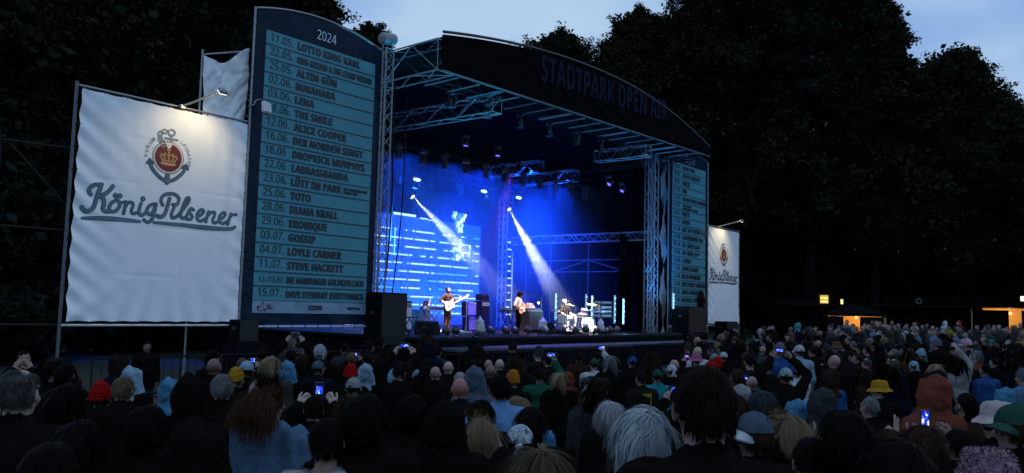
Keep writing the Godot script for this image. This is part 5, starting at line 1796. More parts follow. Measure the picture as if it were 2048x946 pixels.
func trees() -> void:
	for i in 4:
		clumps.append(leaf_clump(100 + i))
	var names_ := ["dark broad tree at the far left, behind the white beer banner", "tall dark tree behind the grey tarpaulin", "dark tree rising behind the near line-up sign", "small distant tree top between the near sign and the stage roof",
		"leafy tree rising over the middle of the stage roof", "lower leafy tree right of the one over the stage roof", "very tall dark tree over the far end of the stage roof", "tall dark tree right of the tallest crown", "slim tree top standing against the pale sky right of the tallest crowns", "tree with ragged sprays against the sky above the far crowd", "tree reaching into the picture at the right edge",
		"dark low tree behind the far line-up sign", "dark low tree behind the food stalls", "dark low tree over the right part of the crowd", "low dark tree at the right edge behind the stalls", "dark tree hidden low behind the stage roof's far end", "low dark bushy tree behind the scaffold at the left edge", "low dark tree filling the gap left of the stage"]
	var T := [[13.3, 36.3, 21.4, 6.2], [21.6, 41.4, 25.9, 6.7], [28.2, 41.8, 24.7, 4.6], [39.9, 46.7, 23.2, 2.6], [59.9, 43.7, 27.2, 7.4], [59.6, 35.0, 27.4, 5.6], [61.1, 27.0, 34.0, 7.2], [61.6, 21.2, 30.0, 4.7], [63.5, 17.2, 26.0, 3.3], [66.4, 12.4, 21.4, 4.7], [58.1, 4.6, 17.0, 2.1],
		[73.4, 28.1, 17.5, 8.3], [75.0, 19.8, 18.0, 7.9], [73.8, 11.9, 17.5, 5.6], [67.9, 5.1, 16.2, 4.6], [76.5, 36.6, 20.0, 7.7], [11.0, 34.0, 11.0, 3.4], [22.0, 53.9, 15.2, 5.4]]
	for i in T.size():
		var e: Array = T[i]
		tree(names_[i], e[0], e[1], e[2], e[3], 300 + i * 7, i % 3, 0.06 if i > 10 else (0.2 if i < 4 else 0.27))
	# hedge and undergrowth behind the stalls and at the far left
	for b in [["hedge", "dark hedge running behind the food stalls and the far crowd", 72.0, 33.0, 70.0, -4.0, 8.0], ["hedge", "dark hedge behind the scaffold at the left edge", 3.0, 33.0, 24.0, 40.0, 4.5]]:
		var t := thing(b[0], b[1], "hedge", V(b[2], 0.3, b[3]))
		var mm := MultiMesh.new()
		mm.transform_format = MultiMesh.TRANSFORM_3D
		mm.use_colors = true
		mm.mesh = clumps[0]
		var n := 4200
		mm.instance_count = n
		for i in n:
			var f := rng.randf()
			var p := V(lerpf(b[2], b[4], f), 0.3, lerpf(b[3], b[5], f)) - t.position
			var hh: float = b[6] * (0.8 + 0.25 * wrinkle.get_noise_2d(f * 14.0, 3.0))
			p += Vector3(rng.randfn() * 0.8, hh * sqrt(rng.randf()) * 0.98, rng.randfn() * 0.8)
			mm.set_instance_transform(i, Transform3D(Basis(Vector3(rng.randfn(), rng.randfn(), rng.randfn()).normalized(), rng.randf() * TAU).scaled(Vector3.ONE * rng.randf_range(0.8, 1.4)), p))
			mm.set_instance_color(i, Color(0.75, 0.9, 0.7) * rng.randf_range(0.5, 1.1))
		var cr := MultiMeshInstance3D.new()
		cr.name = "foliage"
		cr.multimesh = mm
		cr.material_override = mats["leaves"]
		cr.set_meta("kind", "stuff")
		t.add_child(cr)

# ---------------------------------------------------------------- stalls at the far right, fences
func omni(parent: Node3D, at: Vector3, col: Color, e: float, size := 0.2) -> void:
	var l := OmniLight3D.new()
	l.name = "stall_light"
	l.light_color = col.linear_to_srgb()
	l.light_energy = e
	l.light_size = size
	l.omni_range = 40.0
	l.omni_attenuation = 2.0
	l.shadow_enabled = true
	parent.add_child(l)
	l.position = at

func far_booths() -> void:
	var dark := mat("dark stall boards", Color(0.006, 0.006, 0.006), 0.8, 0.0, streak, 0.8)
	var canvas := mat("dark tent canvas", Color(0.01, 0.01, 0.011), 0.85, 0.0, mottle, 1.0)
	var yaw := -PI / 2 + 0.2
	# lantern sign on a pole with a smaller lamp
	var ls := thing("lantern_sign", "yellow-lit box sign on a pole behind the far white banner", "sign", V(55.0, 0.55, 18.2), yaw)
	strut(ls, "pole", Vector3.ZERO, Vector3(0, 2.6, 0), 0.06, dark)
	part_box(ls, "box", Vector3(0, 2.98, 0), Vector3(0.95, 0.95, 0.3), dark, 0.02)
	part_box(ls, "lit_panel", Vector3(0.08, 2.98, 0.155), Vector3(0.5, 0.55, 0.02), glow("yellow panel", Color(1.0, 0.78, 0.18), 0.75), 0.01)
	for y in [2.72, 2.95, 3.2]:
		part_box(ls, "panel_bar", Vector3(0.08, y, 0.172), Vector3(0.62, 0.05, 0.012), mat("brown paint", Color(0.12, 0.07, 0.03), 0.6), 0.004)
	omni(ls, Vector3(0.08, 2.98, 0.6), Color(1.0, 0.78, 0.25), 0.25)
	var pl := thing("path_lamp", "small yellow lamp on a thin post beside the lit box sign", "lamp", V(55.3, 0.55, 17.1), yaw)
	strut(pl, "post", Vector3.ZERO, Vector3(0, 2.7, 0), 0.035, dark)
	part_box(pl, "arm", Vector3(0.12, 2.62, 0), Vector3(0.3, 0.04, 0.04), dark, 0.006)
	part_box(pl, "lantern", Vector3(0, 2.85, 0), Vector3(0.15, 0.32, 0.15), glow("yellow lantern", Color(1.0, 0.8, 0.35), 1.0), 0.02)
	# tent with an orange interior, open towards the crowd
	var tn := thing("stall_tent", "dark tent with an orange-lit open entrance at the back of the crowd", "tent", V(54.6, 0.55, 16.0), yaw)
	for x in [-1.6, 1.6]:
		for z in [-1.3, 1.3]:
			strut(tn, "post", Vector3(x, 0, z), Vector3(x, 2.15, z), 0.05, dark)
	var rf := M.new()
	for s in [[Vector3(-1.7, 2.15, 1.4), Vector3(1.7, 2.15, 1.4)], [Vector3(1.7, 2.15, 1.4), Vector3(1.7, 2.15, -1.4)], [Vector3(1.7, 2.15, -1.4), Vector3(-1.7, 2.15, -1.4)], [Vector3(-1.7, 2.15, -1.4), Vector3(-1.7, 2.15, 1.4)]]:
		var nn: Vector3 = ((s[0] + s[1]) * 0.5 - Vector3(0, 1.6, 0)).normalized()
		rf.t(s[0], s[1], Vector3(0, 2.75, 0), nn, nn, nn)
		rf.quad(s[0], s[1], s[1] - Vector3(0, 0.22, 0), s[0] - Vector3(0, 0.22, 0), Vector3(nn.x, 0, nn.z).normalized())
	obj("roof", rf.mesh(), canvas, tn)
	var wl := M.new()
	wl.bx(Vector3(0, 1.05, -1.35), Vector3(3.3, 2.1, 0.04))
	wl.bx(Vector3(-1.65, 1.05, 0), Vector3(0.04, 2.1, 2.7))
	wl.bx(Vector3(1.65, 1.05, 0), Vector3(0.04, 2.1, 2.7))
	obj("wall", wl.mesh(), mat("ochre canvas", Color(0.55, 0.36, 0.16), 0.85), tn)
	part_box(tn, "front_wall", Vector3(1.0, 0.95, 1.38), Vector3(1.35, 1.9, 0.04), canvas, 0.01)
	part_box(tn, "front_wall", Vector3(-1.15, 0.95, 1.38), Vector3(1.05, 1.9, 0.04), canvas, 0.01)
	part_box(tn, "tilted_pole", Vector3(0.45, 1.0, 1.45), Vector3(0.05, 1.9, 0.05), dark, 0.01, 0.1)
	for k in 3:
		part_box(tn, "shelf_box", Vector3(-0.6 + 0.5 * k, 0.5 + 0.3 * (k % 2), -0.9), Vector3(0.4, 0.5, 0.4), mat("brown paint", Color(0.12, 0.07, 0.03), 0.6), 0.02)
	var bu := M.new()
	bu.ball(Vector3(0, 1.85, 0.1), Vector3.ONE * 0.09, 10)
	obj("bulb", bu.mesh(), glow("orange bulb", Color(1.0, 0.55, 0.2), 2.0), tn)
	omni(tn, Vector3(0, 1.85, 0.1), Color(1.0, 0.50, 0.16), 2.6, 0.09)
	# food stall at the right edge with a white-lit roof sign
	var fs := thing("food_stall", "food stall with a white-green lit roof sign and orange-lit counter at the right edge", "stall", V(54.6, 0.55, 7.0), yaw + 0.15)
	part_box(fs, "back_wall", Vector3(0, 1.3, -1.2), Vector3(4.6, 2.6, 0.08), mat("ochre canvas", Color(0.55, 0.36, 0.16), 0.85), 0.01)
	for x in [-2.2, 2.2]:
		part_box(fs, "side_wall", Vector3(x, 1.3, 0), Vector3(0.08, 2.6, 2.4), dark, 0.01)
	part_box(fs, "roof", Vector3(0, 2.66, 0.1), Vector3(4.8, 0.12, 2.9), dark, 0.02)
	part_box(fs, "counter", Vector3(0.0, 0.55, 1.1), Vector3(4.3, 1.1, 0.5), dark, 0.02)
	part_box(fs, "shutter", Vector3(-1.55, 1.6, 1.2), Vector3(1.35, 1.7, 0.06), dark, 0.01)
	part_box(fs, "shutter", Vector3(1.0, 1.6, 1.2), Vector3(2.5, 1.7, 0.06), dark, 0.01)
	part_box(fs, "roof_sign", Vector3(0.5, 3.12, 1.3), Vector3(1.6, 0.28, 0.12), glow("stall sign", Color(0.85, 1.0, 0.75), 1.0), 0.02)
	for k in 4:
		part_box(fs, "goods", Vector3(-0.9 + 0.35 * k, 1.3 + 0.12 * (k % 2), 0.7), Vector3(0.22, 0.4, 0.22), mat("brown paint", Color(0.12, 0.07, 0.03), 0.6), 0.02)
	var b2 := M.new()
	b2.ball(Vector3(-0.6, 2.3, 0.3), Vector3.ONE * 0.09, 10)
	obj("bulb", b2.mesh(), glow("orange bulb", Color(1.0, 0.55, 0.2), 2.0), fs)
	omni(fs, Vector3(-0.6, 2.3, 0.3), Color(1.0, 0.52, 0.18), 2.8, 0.09)
	omni(fs, Vector3(0.3, 3.12, 1.6), Color(0.85, 1.0, 0.75), 0.5)
	# low dark stalls in between
	for e in [[58.6, 13.4, "unlit dark stall with a round pale mark on its board between the two lit stalls", 4.6], [58.0, 20.8, "unlit dark stall left of the lit box sign", 4.2], [57.5, 10.0, "unlit dark stall beside the orange-lit food stall", 3.4]]:
		var st := thing("dark_stall", e[2], "stall", V(e[0], 0.6, e[1]), yaw)
		part_box(st, "wall", Vector3(0, 1.25, 0), Vector3(e[3], 2.5, 1.8), dark, 0.02)
		part_box(st, "roof", Vector3(0, 2.6, 0.2), Vector3(e[3] + 0.4, 0.16, 2.6), canvas, 0.02)
		part_box(st, "fascia_board", Vector3(0, 2.95, 1.2), Vector3(e[3] * 0.8, 0.5, 0.06), dark, 0.01)
		part_box(st, "counter", Vector3(0, 0.95, 1.05), Vector3(e[3] * 0.8, 0.08, 0.4), dark, 0.01)
		if e[3] > 4.5:
			part_lathe(st, "round_mark", Transform3D(Basis(Vector3.RIGHT, PI / 2), Vector3(0.2, 2.95, 1.235)), [Vector2(0.10, 0.01), Vector2(0.2, 0.01)], mat("pale paint", Color(0.06, 0.066, 0.07), 0.6), 18)
	var cb := thing("light_cable", "thin cable with small dim bulbs sagging over the far stalls", "cable", V(56.0, 5.0, 18.0))
	var pts := []
	for i in 25:
		var f := i / 24.0
		pts.append(Vector3(-1.5 * f, 2.2 - 3.6 * f * (1.0 - f) + 0.9 * f, 13.0 * f))
	var cm := M.new()
	cm.path(pts, 0.02, 5)
	obj("wire", cm.mesh(), dark, cb)
	for i in [3, 8, 13, 18, 22]:
		var q := M.new()
		q.ball(pts[i] - Vector3(0, 0.09, 0), Vector3(0.045, 0.07, 0.045), 8)
		obj("bulb", q.mesh(), glow("dim bulb", Color(1.0, 0.75, 0.4), 0.02), cb)
	for x in [0, 24]:
		strut(cb, "pole", Vector3(pts[x].x, -4.4, pts[x].z), pts[x], 0.05, dark)

func barriers() -> void:
	var st := mat("dull barrier paint", Color(0.018, 0.018, 0.019), 0.7)
	var proto: Node3D = null
	var k := 0
	for e in [[15.7, 24, 2.02, 8], [18.2, 8.2, 2.02, 4], [11.2, 2.6, 2.02, 3]]:
		for i in e[3]:
			var u: float = (16.5 if e[1] > 20 else e[1]) + e[2] * i
			var t: Node3D
			if proto == null:
				t = thing("crowd_barrier", "", "crowd barrier", Vector3.ZERO)
				strut(t, "top_rail", Vector3(-1, 1.1, 0), Vector3(1, 1.1, 0), 0.022, st)
				strut(t, "bottom_rail", Vector3(-1, 0.2, 0), Vector3(1, 0.2, 0), 0.02, st)
				for x in [-1.0, 1.0]:
					strut(t, "post", Vector3(x, 0.03, 0), Vector3(x, 1.1, 0), 0.02, st)
					part_box(t, "foot", Vector3(x, 0.02, 0), Vector3(0.06, 0.03, 0.6), st, 0.006)
				for b in 9:
					strut(t, "bar", Vector3(-0.8 + 0.2 * b, 0.2, 0), Vector3(-0.8 + 0.2 * b, 1.1, 0), 0.008, st)
				proto = t
			else:
				t = proto.duplicate()
				t.name = numbered("crowd_barrier")
				add_child(t)
			t.position = V(u + 1.0, ground_at(u + 1.0, e[0]), e[0])
			t.rotation.y = rng.randf_range(-0.02, 0.02)
			tag(t, ordinal(i) + [" barrier from the left in the row before the stage apron", " barrier from the left before the white banner and near line-up sign", " barrier from the left at the left edge of the crowd"][k], "crowd barrier", ["barriers before the stage", "barriers before the near signs", "barriers left of the crowd"][k])
		k += 1
	# scaffold at the left edge, tarpaulin above the banner
	var alu := mat("dark scaffold tube", Color(0.028, 0.027, 0.026), 0.8)  # one even dark grey on every pole
	var sc := thing("scaffold_frame", "thin tube scaffold standing left of the near white beer banner", "scaffold", V(7.35, 0, 20.9))
	for e in [[Vector3(-0.35, 0, 0), Vector3(-0.35, 6.0, 0)], [Vector3(1.1, 0, 0.3), Vector3(1.1, 6.0, 0.3)], [Vector3(-0.35, 0, -1.4), Vector3(-0.35, 6.0, -1.4)]]:
		strut(sc, "post", e[0], e[1], 0.03, alu)
	for h in [1.75, 4.0, 5.98]:
		strut(sc, "ledger", Vector3(-0.6, h, 0.02), Vector3(1.2, h, 0.3), 0.026, alu)
		strut(sc, "ledger", Vector3(-0.35, h + 0.06, 0.2), Vector3(-0.35, h + 0.06, -1.5), 0.026, alu)
	strut(sc, "brace", Vector3(-0.2, 5.95, 0.06), Vector3(1.05, 4.6, 0.3), 0.022, alu)
	strut(sc, "brace", Vector3(-0.35, 4.0, -0.03), Vector3(-0.35, 5.9, -1.35), 0.022, alu)

func extra_signs() -> void:
	var alu := mat("aluminium tube", Color(0.24, 0.25, 0.26), 0.42, 0.6)
	var tp := thing("tarpaulin", "crumpled grey tarpaulin hanging between the white banner and the near line-up sign", "tarpaulin", V(11.72, 7.3, 20.6))
	var m := M.new()
	var n := 40
	var P := func(i: int, j: int) -> Vector3:
		var x := 1.36 * i / n
		var top := 1.83 + 0.2 * (x / 1.36) * (x / 1.36) + 0.36 * smoothstep(0.5, 1.36, x) - 0.12 * exp(-pow((x - 0.55) * 3.0, 2.0))
		var y := top * j / n
		var z := 0.10 * wrinkle.get_noise_3d(x * 0.8 + y * 0.4, y * 0.5, 4.0) + 0.12 * absf(wrinkle.get_noise_3d(x * 1.3 - y * 0.6, y * 0.8, 8.0)) + 0.03 * sin(x * 9.0 - y * 5.0) * exp(-y)
		return Vector3(x + 0.05 * sin(y * 3.0) * (1.0 - x), y, z)
	var N := func(i: int, j: int) -> Vector3:
		var a: Vector3 = P.call(mini(i + 1, n), j) - P.call(maxi(i - 1, 0), j)
		var b: Vector3 = P.call(i, mini(j + 1, n)) - P.call(i, maxi(j - 1, 0))
		return a.cross(b).normalized()
	for i in n:
		for j in n:
			m.t(P.call(i, j), P.call(i + 1, j), P.call(i + 1, j + 1), N.call(i, j), N.call(i + 1, j), N.call(i + 1, j + 1))
			m.t(P.call(i, j), P.call(i + 1, j + 1), P.call(i, j + 1), N.call(i, j), N.call(i + 1, j + 1), N.call(i, j + 1))
	obj("sheet", m.mesh(), mat("grey tarpaulin", Color(0.72, 0.75, 0.75), 0.6), tp)
	strut(tp, "pole", Vector3(-0.03, -7.2, -0.05), Vector3(-0.03, 2.0, -0.05), 0.03, alu)
	strut(tp, "crossbar", Vector3(-0.05, 1.85, -0.05), Vector3(1.45, 2.35, -0.05), 0.025, alu)
	# white flood on a bracket at the sign's edge
	var fl := thing("floodlight", "white square floodlight on a curved bracket at the near sign's left edge", "floodlight", V(13.1, 7.9, 20.2))
	var br := M.new()
	var pts := []
	for i in 9:
		var a := PI * 0.95 * i / 8.0
		pts.append(Vector3(0.1 - 0.19 * cos(a), 0.05 + 0.19 * sin(a), 0.12))
	br.path(pts, 0.018, 6)
	obj("bracket", br.mesh(), alu, fl)
	strut(fl, "arm", Vector3(-0.1, 0.04, -0.15), Vector3(-0.09, 0.05, 0.12), 0.02, alu)
	var hb := M.new()
	hb.box(Transform3D(Basis.from_euler(Vector3(-0.1, 0.35, 0)), Vector3(0.2, 0.0, 0.3)), Vector3(0.34, 0.32, 0.14), 0.035)
	obj("housing", hb.mesh(), mat("white plastic", Color(0.62, 0.64, 0.68), 0.4), fl)
	# roller-shaped lamp on the sign's truss tower
	var ro := thing("drum_lamp", "grey drum-shaped lamp on top of the truss tower by the near sign", "lamp", V(18.1, 11.25, 20.3))
	part_lathe(ro, "housing", Transform3D(Basis(Vector3(0, 0, 1), PI / 2 + 0.2), Vector3(0, 0.05, 0)), [Vector2(0, -0.3), Vector2(0.17, -0.3), Vector2(0.2, -0.24), Vector2(0.2, 0.24), Vector2(0.16, 0.3), Vector2(0, 0.3)], mat("grey lamp housing", Color(0.2, 0.22, 0.24), 0.5), 20)
	for x in [-0.2, 0.2]:
		strut(ro, "bracket", Vector3(x, -0.32, 0), Vector3(x, 0.02, 0), 0.02, alu)
	var cy := thing("hanging_cable", "black cables hanging beside the truss tower at the near edge of the stage", "cable", V(18.9, 2.8, 20.9))
	for e in [[0.0, 0.25, 0.028], [0.38, 0.5, 0.02]]:
		var q := M.new()
		var pp := []
		for i in 15:
			var f := i / 14.0
			pp.append(Vector3(e[0] + e[1] * f + 0.06 * sin(f * 5.0), 7.4 * f, 0.05 * sin(f * 4.0)))
		q.path(pp, e[2], 6)
		obj("cable", q.mesh(), mat("black cord", Color(0.015, 0.015, 0.015), 0.8), cy)

func signs_and_banners() -> void:
	var near_rows := [["11.05.", "LOTTO KING KARL"], ["22.05.", "KING GIZZARD & THE LIZARD WIZARD"], ["25.05.", "ALTIN GÜN"], ["02.06.", "BUKAHARA"], ["03.06.", "LENA"], ["08.06.", "THE SMILE"], ["12.06.", "ALICE COOPER"], ["16.06.", "DER NORDEN SINGT"], ["18.06", "DROPKICK MURPHYS"], ["22.06", "LABRASSBANDA"], ["23.06.", "LÜTT IM PARK", "DAS KINDERMUSIK\nOPEN AIR"], ["25.06.", "TOTO"], ["28.06.", "DIANA KRALL"], ["29.06.", "EROBIQUE"], ["03.07.", "GOSSIP"], ["04.07.", "LOYLE CARNER"], ["11.07.", "STEVE HACKETT"], ["12./13.07.", "DIE HAMBURGER GOLDKEHLCHEN"], ["15.07.", "DAVE STEWART EURYTHMICS"]]
	var far_rows := [["16.07.", "SEAN PAUL"], ["18.07.", "ZIGGY ALBERTS"], ["19.07.", "FINCH"], ["21.07.", "PUR"], ["23.07.", "THE DIRE STRAITS EXPERIENCE"], ["25.07.", "TOM GREGORY\nSOUNDTRACK OF SUMMER"], ["26.07.", "FINCK"], ["27.07.", "KASHA"], ["01.08.", "BEST OF POETRY SLAM"], ["03.08.", "LICHTERKINDER", "MITSING\nKONZERT"], ["09.08.", "OFF DAYS:", "ROYEL OTIS\nTHE BAND"], ["10.08.", "OFF DAYS:", "MAGNOLIA\nPARK"], ["15.08.", "CLUESO"], ["17.08.", "JOHN LEGGER"], ["22.08.", "NILAS WUNDERT"], ["24.08.", "THE STREET SINGERS"], ["29.08.", "ANNA ERHARDT"], ["31.08.", "NORDEN LIVE NIGHT"], ["06.09.", "MAX HERRE"]]
	lineup_sign("tall arched teal line-up sign with dates and names, left of the stage", 13.1, 17.86, 20.3, near_rows, false)
	lineup_sign("tall arched teal line-up sign on the far right of the stage, partly behind a loudspeaker", 37.75, 42.2, 20.3, far_rows, true)
	beer_banner("large white beer banner with anchor, crown and script lettering, left of the near sign", 8.44, 20.3, 4.56, 1.84, 5.58, 1.0, 2.55, "small lamp on a pale arm over the near white beer banner")
	beer_banner("white beer banner with anchor, crown and script lettering, right of the far sign", 42.45, 20.4, 4.24, 1.84, 5.46, 5.0, 1.3, "small lamp on an arm over the far white beer banner")
	extra_signs()

# ---------------------------------------------------------------- people
var skin_m := {}
var top_m := {}
var leg_m: ArrayMesh
var shoe_m: ArrayMesh
var hair_m := {}
var hat_m := {}
var head_geo: M
var hands := {}
const HC := Vector3(0, 1.648, 0.012)
const HR := Vector3(0.080, 0.106, 0.101)

func make_head() -> M:
	var f := Field.new(Vector3(-0.12, 1.47, -0.16), Vector3(0.12, 1.79, 0.15), 0.0085)
	f.ell(Vector3(0, 1.662, 0.015), Vector3(0.077, 0.092, 0.097), 0.02)
	f.ell(Vector3(0, 1.605, -0.03), Vector3(0.060, 0.082, 0.070), 0.03)
	f.ell(Vector3(0, 1.545, -0.055), Vector3(0.032, 0.026, 0.034), 0.03)
	f.cap(Vector3(0, 1.655, -0.092), Vector3(0, 1.612, -0.116), 0.009, 0.015, 0.015)
	f.cap(Vector3(-0.04, 1.668, -0.082), Vector3(0.04, 1.668, -0.082), 0.012, 0.012, 0.015)
	for s in [-1.0, 1.0]:
		f.cut(Vector3(0.031 * s, 1.646, -0.112), Vector3(0.019, 0.013, 0.02), 0.012)
		f.ell(Vector3(0.031 * s, 1.645, -0.083), Vector3(0.014, 0.012, 0.013), 0.004)
		f.ell(Vector3(0.081 * s, 1.632, 0.012), Vector3(0.011, 0.034, 0.021), 0.008)
		f.ell(Vector3(0.042 * s, 1.61, -0.066), Vector3(0.026, 0.022, 0.024), 0.02)
	f.cap(Vector3(-0.02, 1.578, -0.098), Vector3(0.02, 1.578, -0.098), 0.008, 0.008, 0.008)
	f.cut(Vector3(0, 1.5775, -0.11), Vector3(0.024, 0.003, 0.01), 0.004)
	f.cap(Vector3(0, 1.47, 0.02), Vector3(0, 1.58, 0.0), 0.056, 0.052, 0.03)
	var m := M.new()
	f.into(m)
	return m

func make_hand(curl: Array, thumb: float) -> M:
	# fingers along +y, palm faces -z, thumb on +x
	var f := Field.new(Vector3(-0.07, -0.04, -0.11), Vector3(0.09, 0.2, 0.04), 0.0055)
	f.cap(Vector3(0, -0.03, 0), Vector3(0, 0.02, 0), 0.027, 0.03, 0.01, 0.8)
	f.cap(Vector3(-0.018, 0.03, 0), Vector3(-0.02, 0.075, 0), 0.02, 0.016, 0.01)
	f.cap(Vector3(0.016, 0.03, 0), Vector3(0.02, 0.08, 0), 0.02, 0.016, 0.01)
	var xs := [0.030, 0.011, -0.009, -0.028]
	var ls := [0.072, 0.08, 0.074, 0.058]
	for i in 4:
		var p := Vector3(xs[i], 0.085 - 0.006 * absf(i - 1.2), 0)
		var a := 0.0
		var r := 0.0095 if i < 3 else 0.008
		for k in 3:
			a += curl[i] * [0.9, 1.1, 0.8][k]
			var d := Vector3((xs[i]) * 0.9, cos(a), -sin(a)).normalized()
			var q: Vector3 = p + d * ls[i] * [0.45, 0.32, 0.23][k]
			f.cap(p, q, r, r * 0.93, 0.003)
			p = q
			r *= 0.93
	var tp := Vector3(0.03, 0.015, -0.006)
	var td := Vector3(cos(thumb), sin(thumb) * 0.9, -0.35).normalized()
	f.cap(tp, tp + td * 0.045, 0.014, 0.011, 0.008)
	f.cap(tp + td * 0.045, tp + td * 0.045 + Vector3(td.x * 0.5, 0.8, -0.3).normalized() * 0.034, 0.011, 0.009, 0.003)
	var m := M.new()
	f.into(m)
	return m

# a pose holds elbow, wrist, finger direction and palm direction of each arm (L = -x), and a head turn
func pose_of(p: String) -> Dictionary:
	var d := {"eL": Vector3(-0.235, 1.15, 0.03), "wL": Vector3(-0.245, 0.92, -0.06), "fL": Vector3(0, -1, -0.15), "pL": Vector3(1, 0, 0), "hL": "relax",
		"eR": Vector3(0.235, 1.15, 0.03), "wR": Vector3(0.245, 0.92, -0.06), "fR": Vector3(0, -1, -0.15), "pR": Vector3(-1, 0, 0), "hR": "relax", "head": Vector3.ZERO, "seat": false}
	match p:
		"phone":
			d.merge({"eL": Vector3(-0.27, 1.35, -0.2), "wL": Vector3(-0.11, 1.58, -0.3), "fL": Vector3(0.3, 1, -0.1), "pL": Vector3(0.7, 0, -0.7), "hL": "grip", "eR": Vector3(0.27, 1.35, -0.2), "wR": Vector3(0.11, 1.58, -0.3), "fR": Vector3(-0.3, 1, -0.1), "pR": Vector3(-0.7, 0, -0.7), "hR": "grip"}, true)
		"phone_up":
			d.merge({"eL": Vector3(-0.3, 1.42, -0.18), "wL": Vector3(-0.17, 1.66, -0.3), "fL": Vector3(0.75, 0.7, -0.2), "pL": Vector3(0.3, 0, -1), "hL": "grip", "eR": Vector3(0.3, 1.42, -0.15), "wR": Vector3(0.14, 1.66, -0.3), "fR": Vector3(-0.6, 0.9, -0.2), "pR": Vector3(-0.3, 0, -1), "hR": "grip"}, true)
		"arms_phone":
			d.merge({"eL": Vector3(-0.33, 1.66, -0.08), "wL": Vector3(-0.13, 1.88, -0.17), "fL": Vector3(0.4, 1, -0.1), "pL": Vector3(0.7, 0, -0.7), "hL": "grip", "eR": Vector3(0.33, 1.66, -0.08), "wR": Vector3(0.13, 1.88, -0.17), "fR": Vector3(-0.4, 1, -0.1), "pR": Vector3(-0.7, 0, -0.7), "hR": "grip"}, true)
		"one_up":
			d.merge({"eR": Vector3(0.36, 1.62, -0.1), "wR": Vector3(0.24, 1.84, -0.2), "fR": Vector3(-0.4, 1, -0.15), "pR": Vector3(-0.5, 0, -0.9), "hR": "grip"}, true)
		"handup":
			d.merge({"eL": Vector3(-0.33, 1.16, 0.02), "wL": Vector3(-0.27, 1.36, -0.06), "fL": Vector3(0.1, 1, -0.1), "pL": Vector3(1, 0, 0.2), "hL": "grip"}, true)
		"signs":
			d.merge({"eL": Vector3(-0.36, 1.40, -0.14), "wL": Vector3(-0.27, 1.62, -0.22), "fL": Vector3(-0.1, 1, 0), "pL": Vector3(0, 0, -1), "hL": "horns", "eR": Vector3(0.36, 1.40, -0.14), "wR": Vector3(0.2, 1.64, -0.22), "fR": Vector3(0.1, 1, 0), "pR": Vector3(0, 0, -1), "hR": "vee"}, true)
		"cup":
			d.merge({"eL": Vector3(-0.27, 1.3, -0.2), "wL": Vector3(-0.10, 1.5, -0.24), "fL": Vector3(0.25, 1, 0.1), "pL": Vector3(0.5, 0, 1), "hL": "relax", "eR": Vector3(0.27, 1.3, -0.2), "wR": Vector3(0.10, 1.5, -0.24), "fR": Vector3(-0.25, 1, 0.1), "pR": Vector3(-0.5, 0, 1), "hR": "relax"}, true)
		"bass":
			d.merge({"eR": Vector3(0.37, 1.19, 0.06), "wR": Vector3(0.16, 1.03, -0.20), "fR": Vector3(-0.8, -0.5, -0.2), "pR": Vector3(0.2, -0.3, 1), "hR": "relax", "eL": Vector3(-0.34, 1.13, -0.14), "wL": Vector3(-0.45, 1.27, -0.30), "fL": Vector3(-0.3, 1, 0.1), "pL": Vector3(0.2, 0.2, 1), "hL": "grip", "head": Vector3(0.05, -0.1, 0)}, true)
		"guitar":
			d.merge({"eR": Vector3(0.33, 1.14, 0.06), "wR": Vector3(0.13, 1.0, -0.19), "fR": Vector3(-0.8, -0.4, -0.2), "pR": Vector3(0.2, -0.3, 1), "hR": "relax", "eL": Vector3(-0.31, 1.12, -0.12), "wL": Vector3(-0.38, 1.17, -0.32), "fL": Vector3(-0.3, 1, 0.1), "pL": Vector3(0.2, 0.2, 1), "hL": "grip", "head": Vector3(-0.55, 0.1, 0)}, true)
		"drums":
			d.merge({"seat": true, "eR": Vector3(0.33, 1.14, -0.08), "wR": Vector3(0.22, 1.02, -0.32), "fR": Vector3(-0.3, 0.1, -1), "pR": Vector3(0, -1, 0), "hR": "grip", "eL": Vector3(-0.33, 1.14, -0.08), "wL": Vector3(-0.2, 1.04, -0.32), "fL": Vector3(0.3, 0.2, -1), "pL": Vector3(0, -1, 0), "hL": "grip", "head": Vector3(-0.1, -0.25, 0)}, true)
	return d

func head_turn(d: Dictionary) -> Transform3D:
	var piv := Vector3(0, 1.5, 0.02)
	return Transform3D(Basis(), piv) * Transform3D(Basis.from_euler(d.head), Vector3.ZERO) * Transform3D(Basis(), -piv)

func legs_into(f: Field, seat: bool, add: float) -> void:
	for s in [-1.0, 1.0]:
		var hip := Vector3(0.09 * s, 0.92, 0.0)
		var knee := Vector3(0.10 * s, 0.5, -0.01)
		var ank := Vector3(0.105 * s, 0.09, 0.03)
		if seat:
			knee = Vector3(0.24 * s, 0.93, -0.40)
			ank = Vector3(0.26 * s, 0.53, -0.36)
		f.cap(hip, knee, 0.085 + add, 0.058 + add * 1.1, 0.04)
		f.cap(knee, ank, 0.056 + add * 1.1, 0.038 + add * 1.4, 0.02)
	f.cap(Vector3(-0.06, 0.95, 0.01), Vector3(0.06, 0.95, 0.01), 0.105 + add, 0.105 + add, 0.04)

func arms_into(f: Field, d: Dictionary, add: float, to := 1.0, k := 0.025) -> void:
	for s in ["L", "R"]:
		var sh := Vector3(-0.185 if s == "L" else 0.185, 1.415, 0.01)
		var e: Vector3 = d["e" + s]
		var w: Vector3 = d["w" + s]
		f.cap(sh, e, 0.052 + add, 0.042 + add, k)
		if to > 0.0:
			f.cap(e, e.lerp(w, to), 0.041 + add, lerpf(0.041, 0.027, to) + add, 0.015)

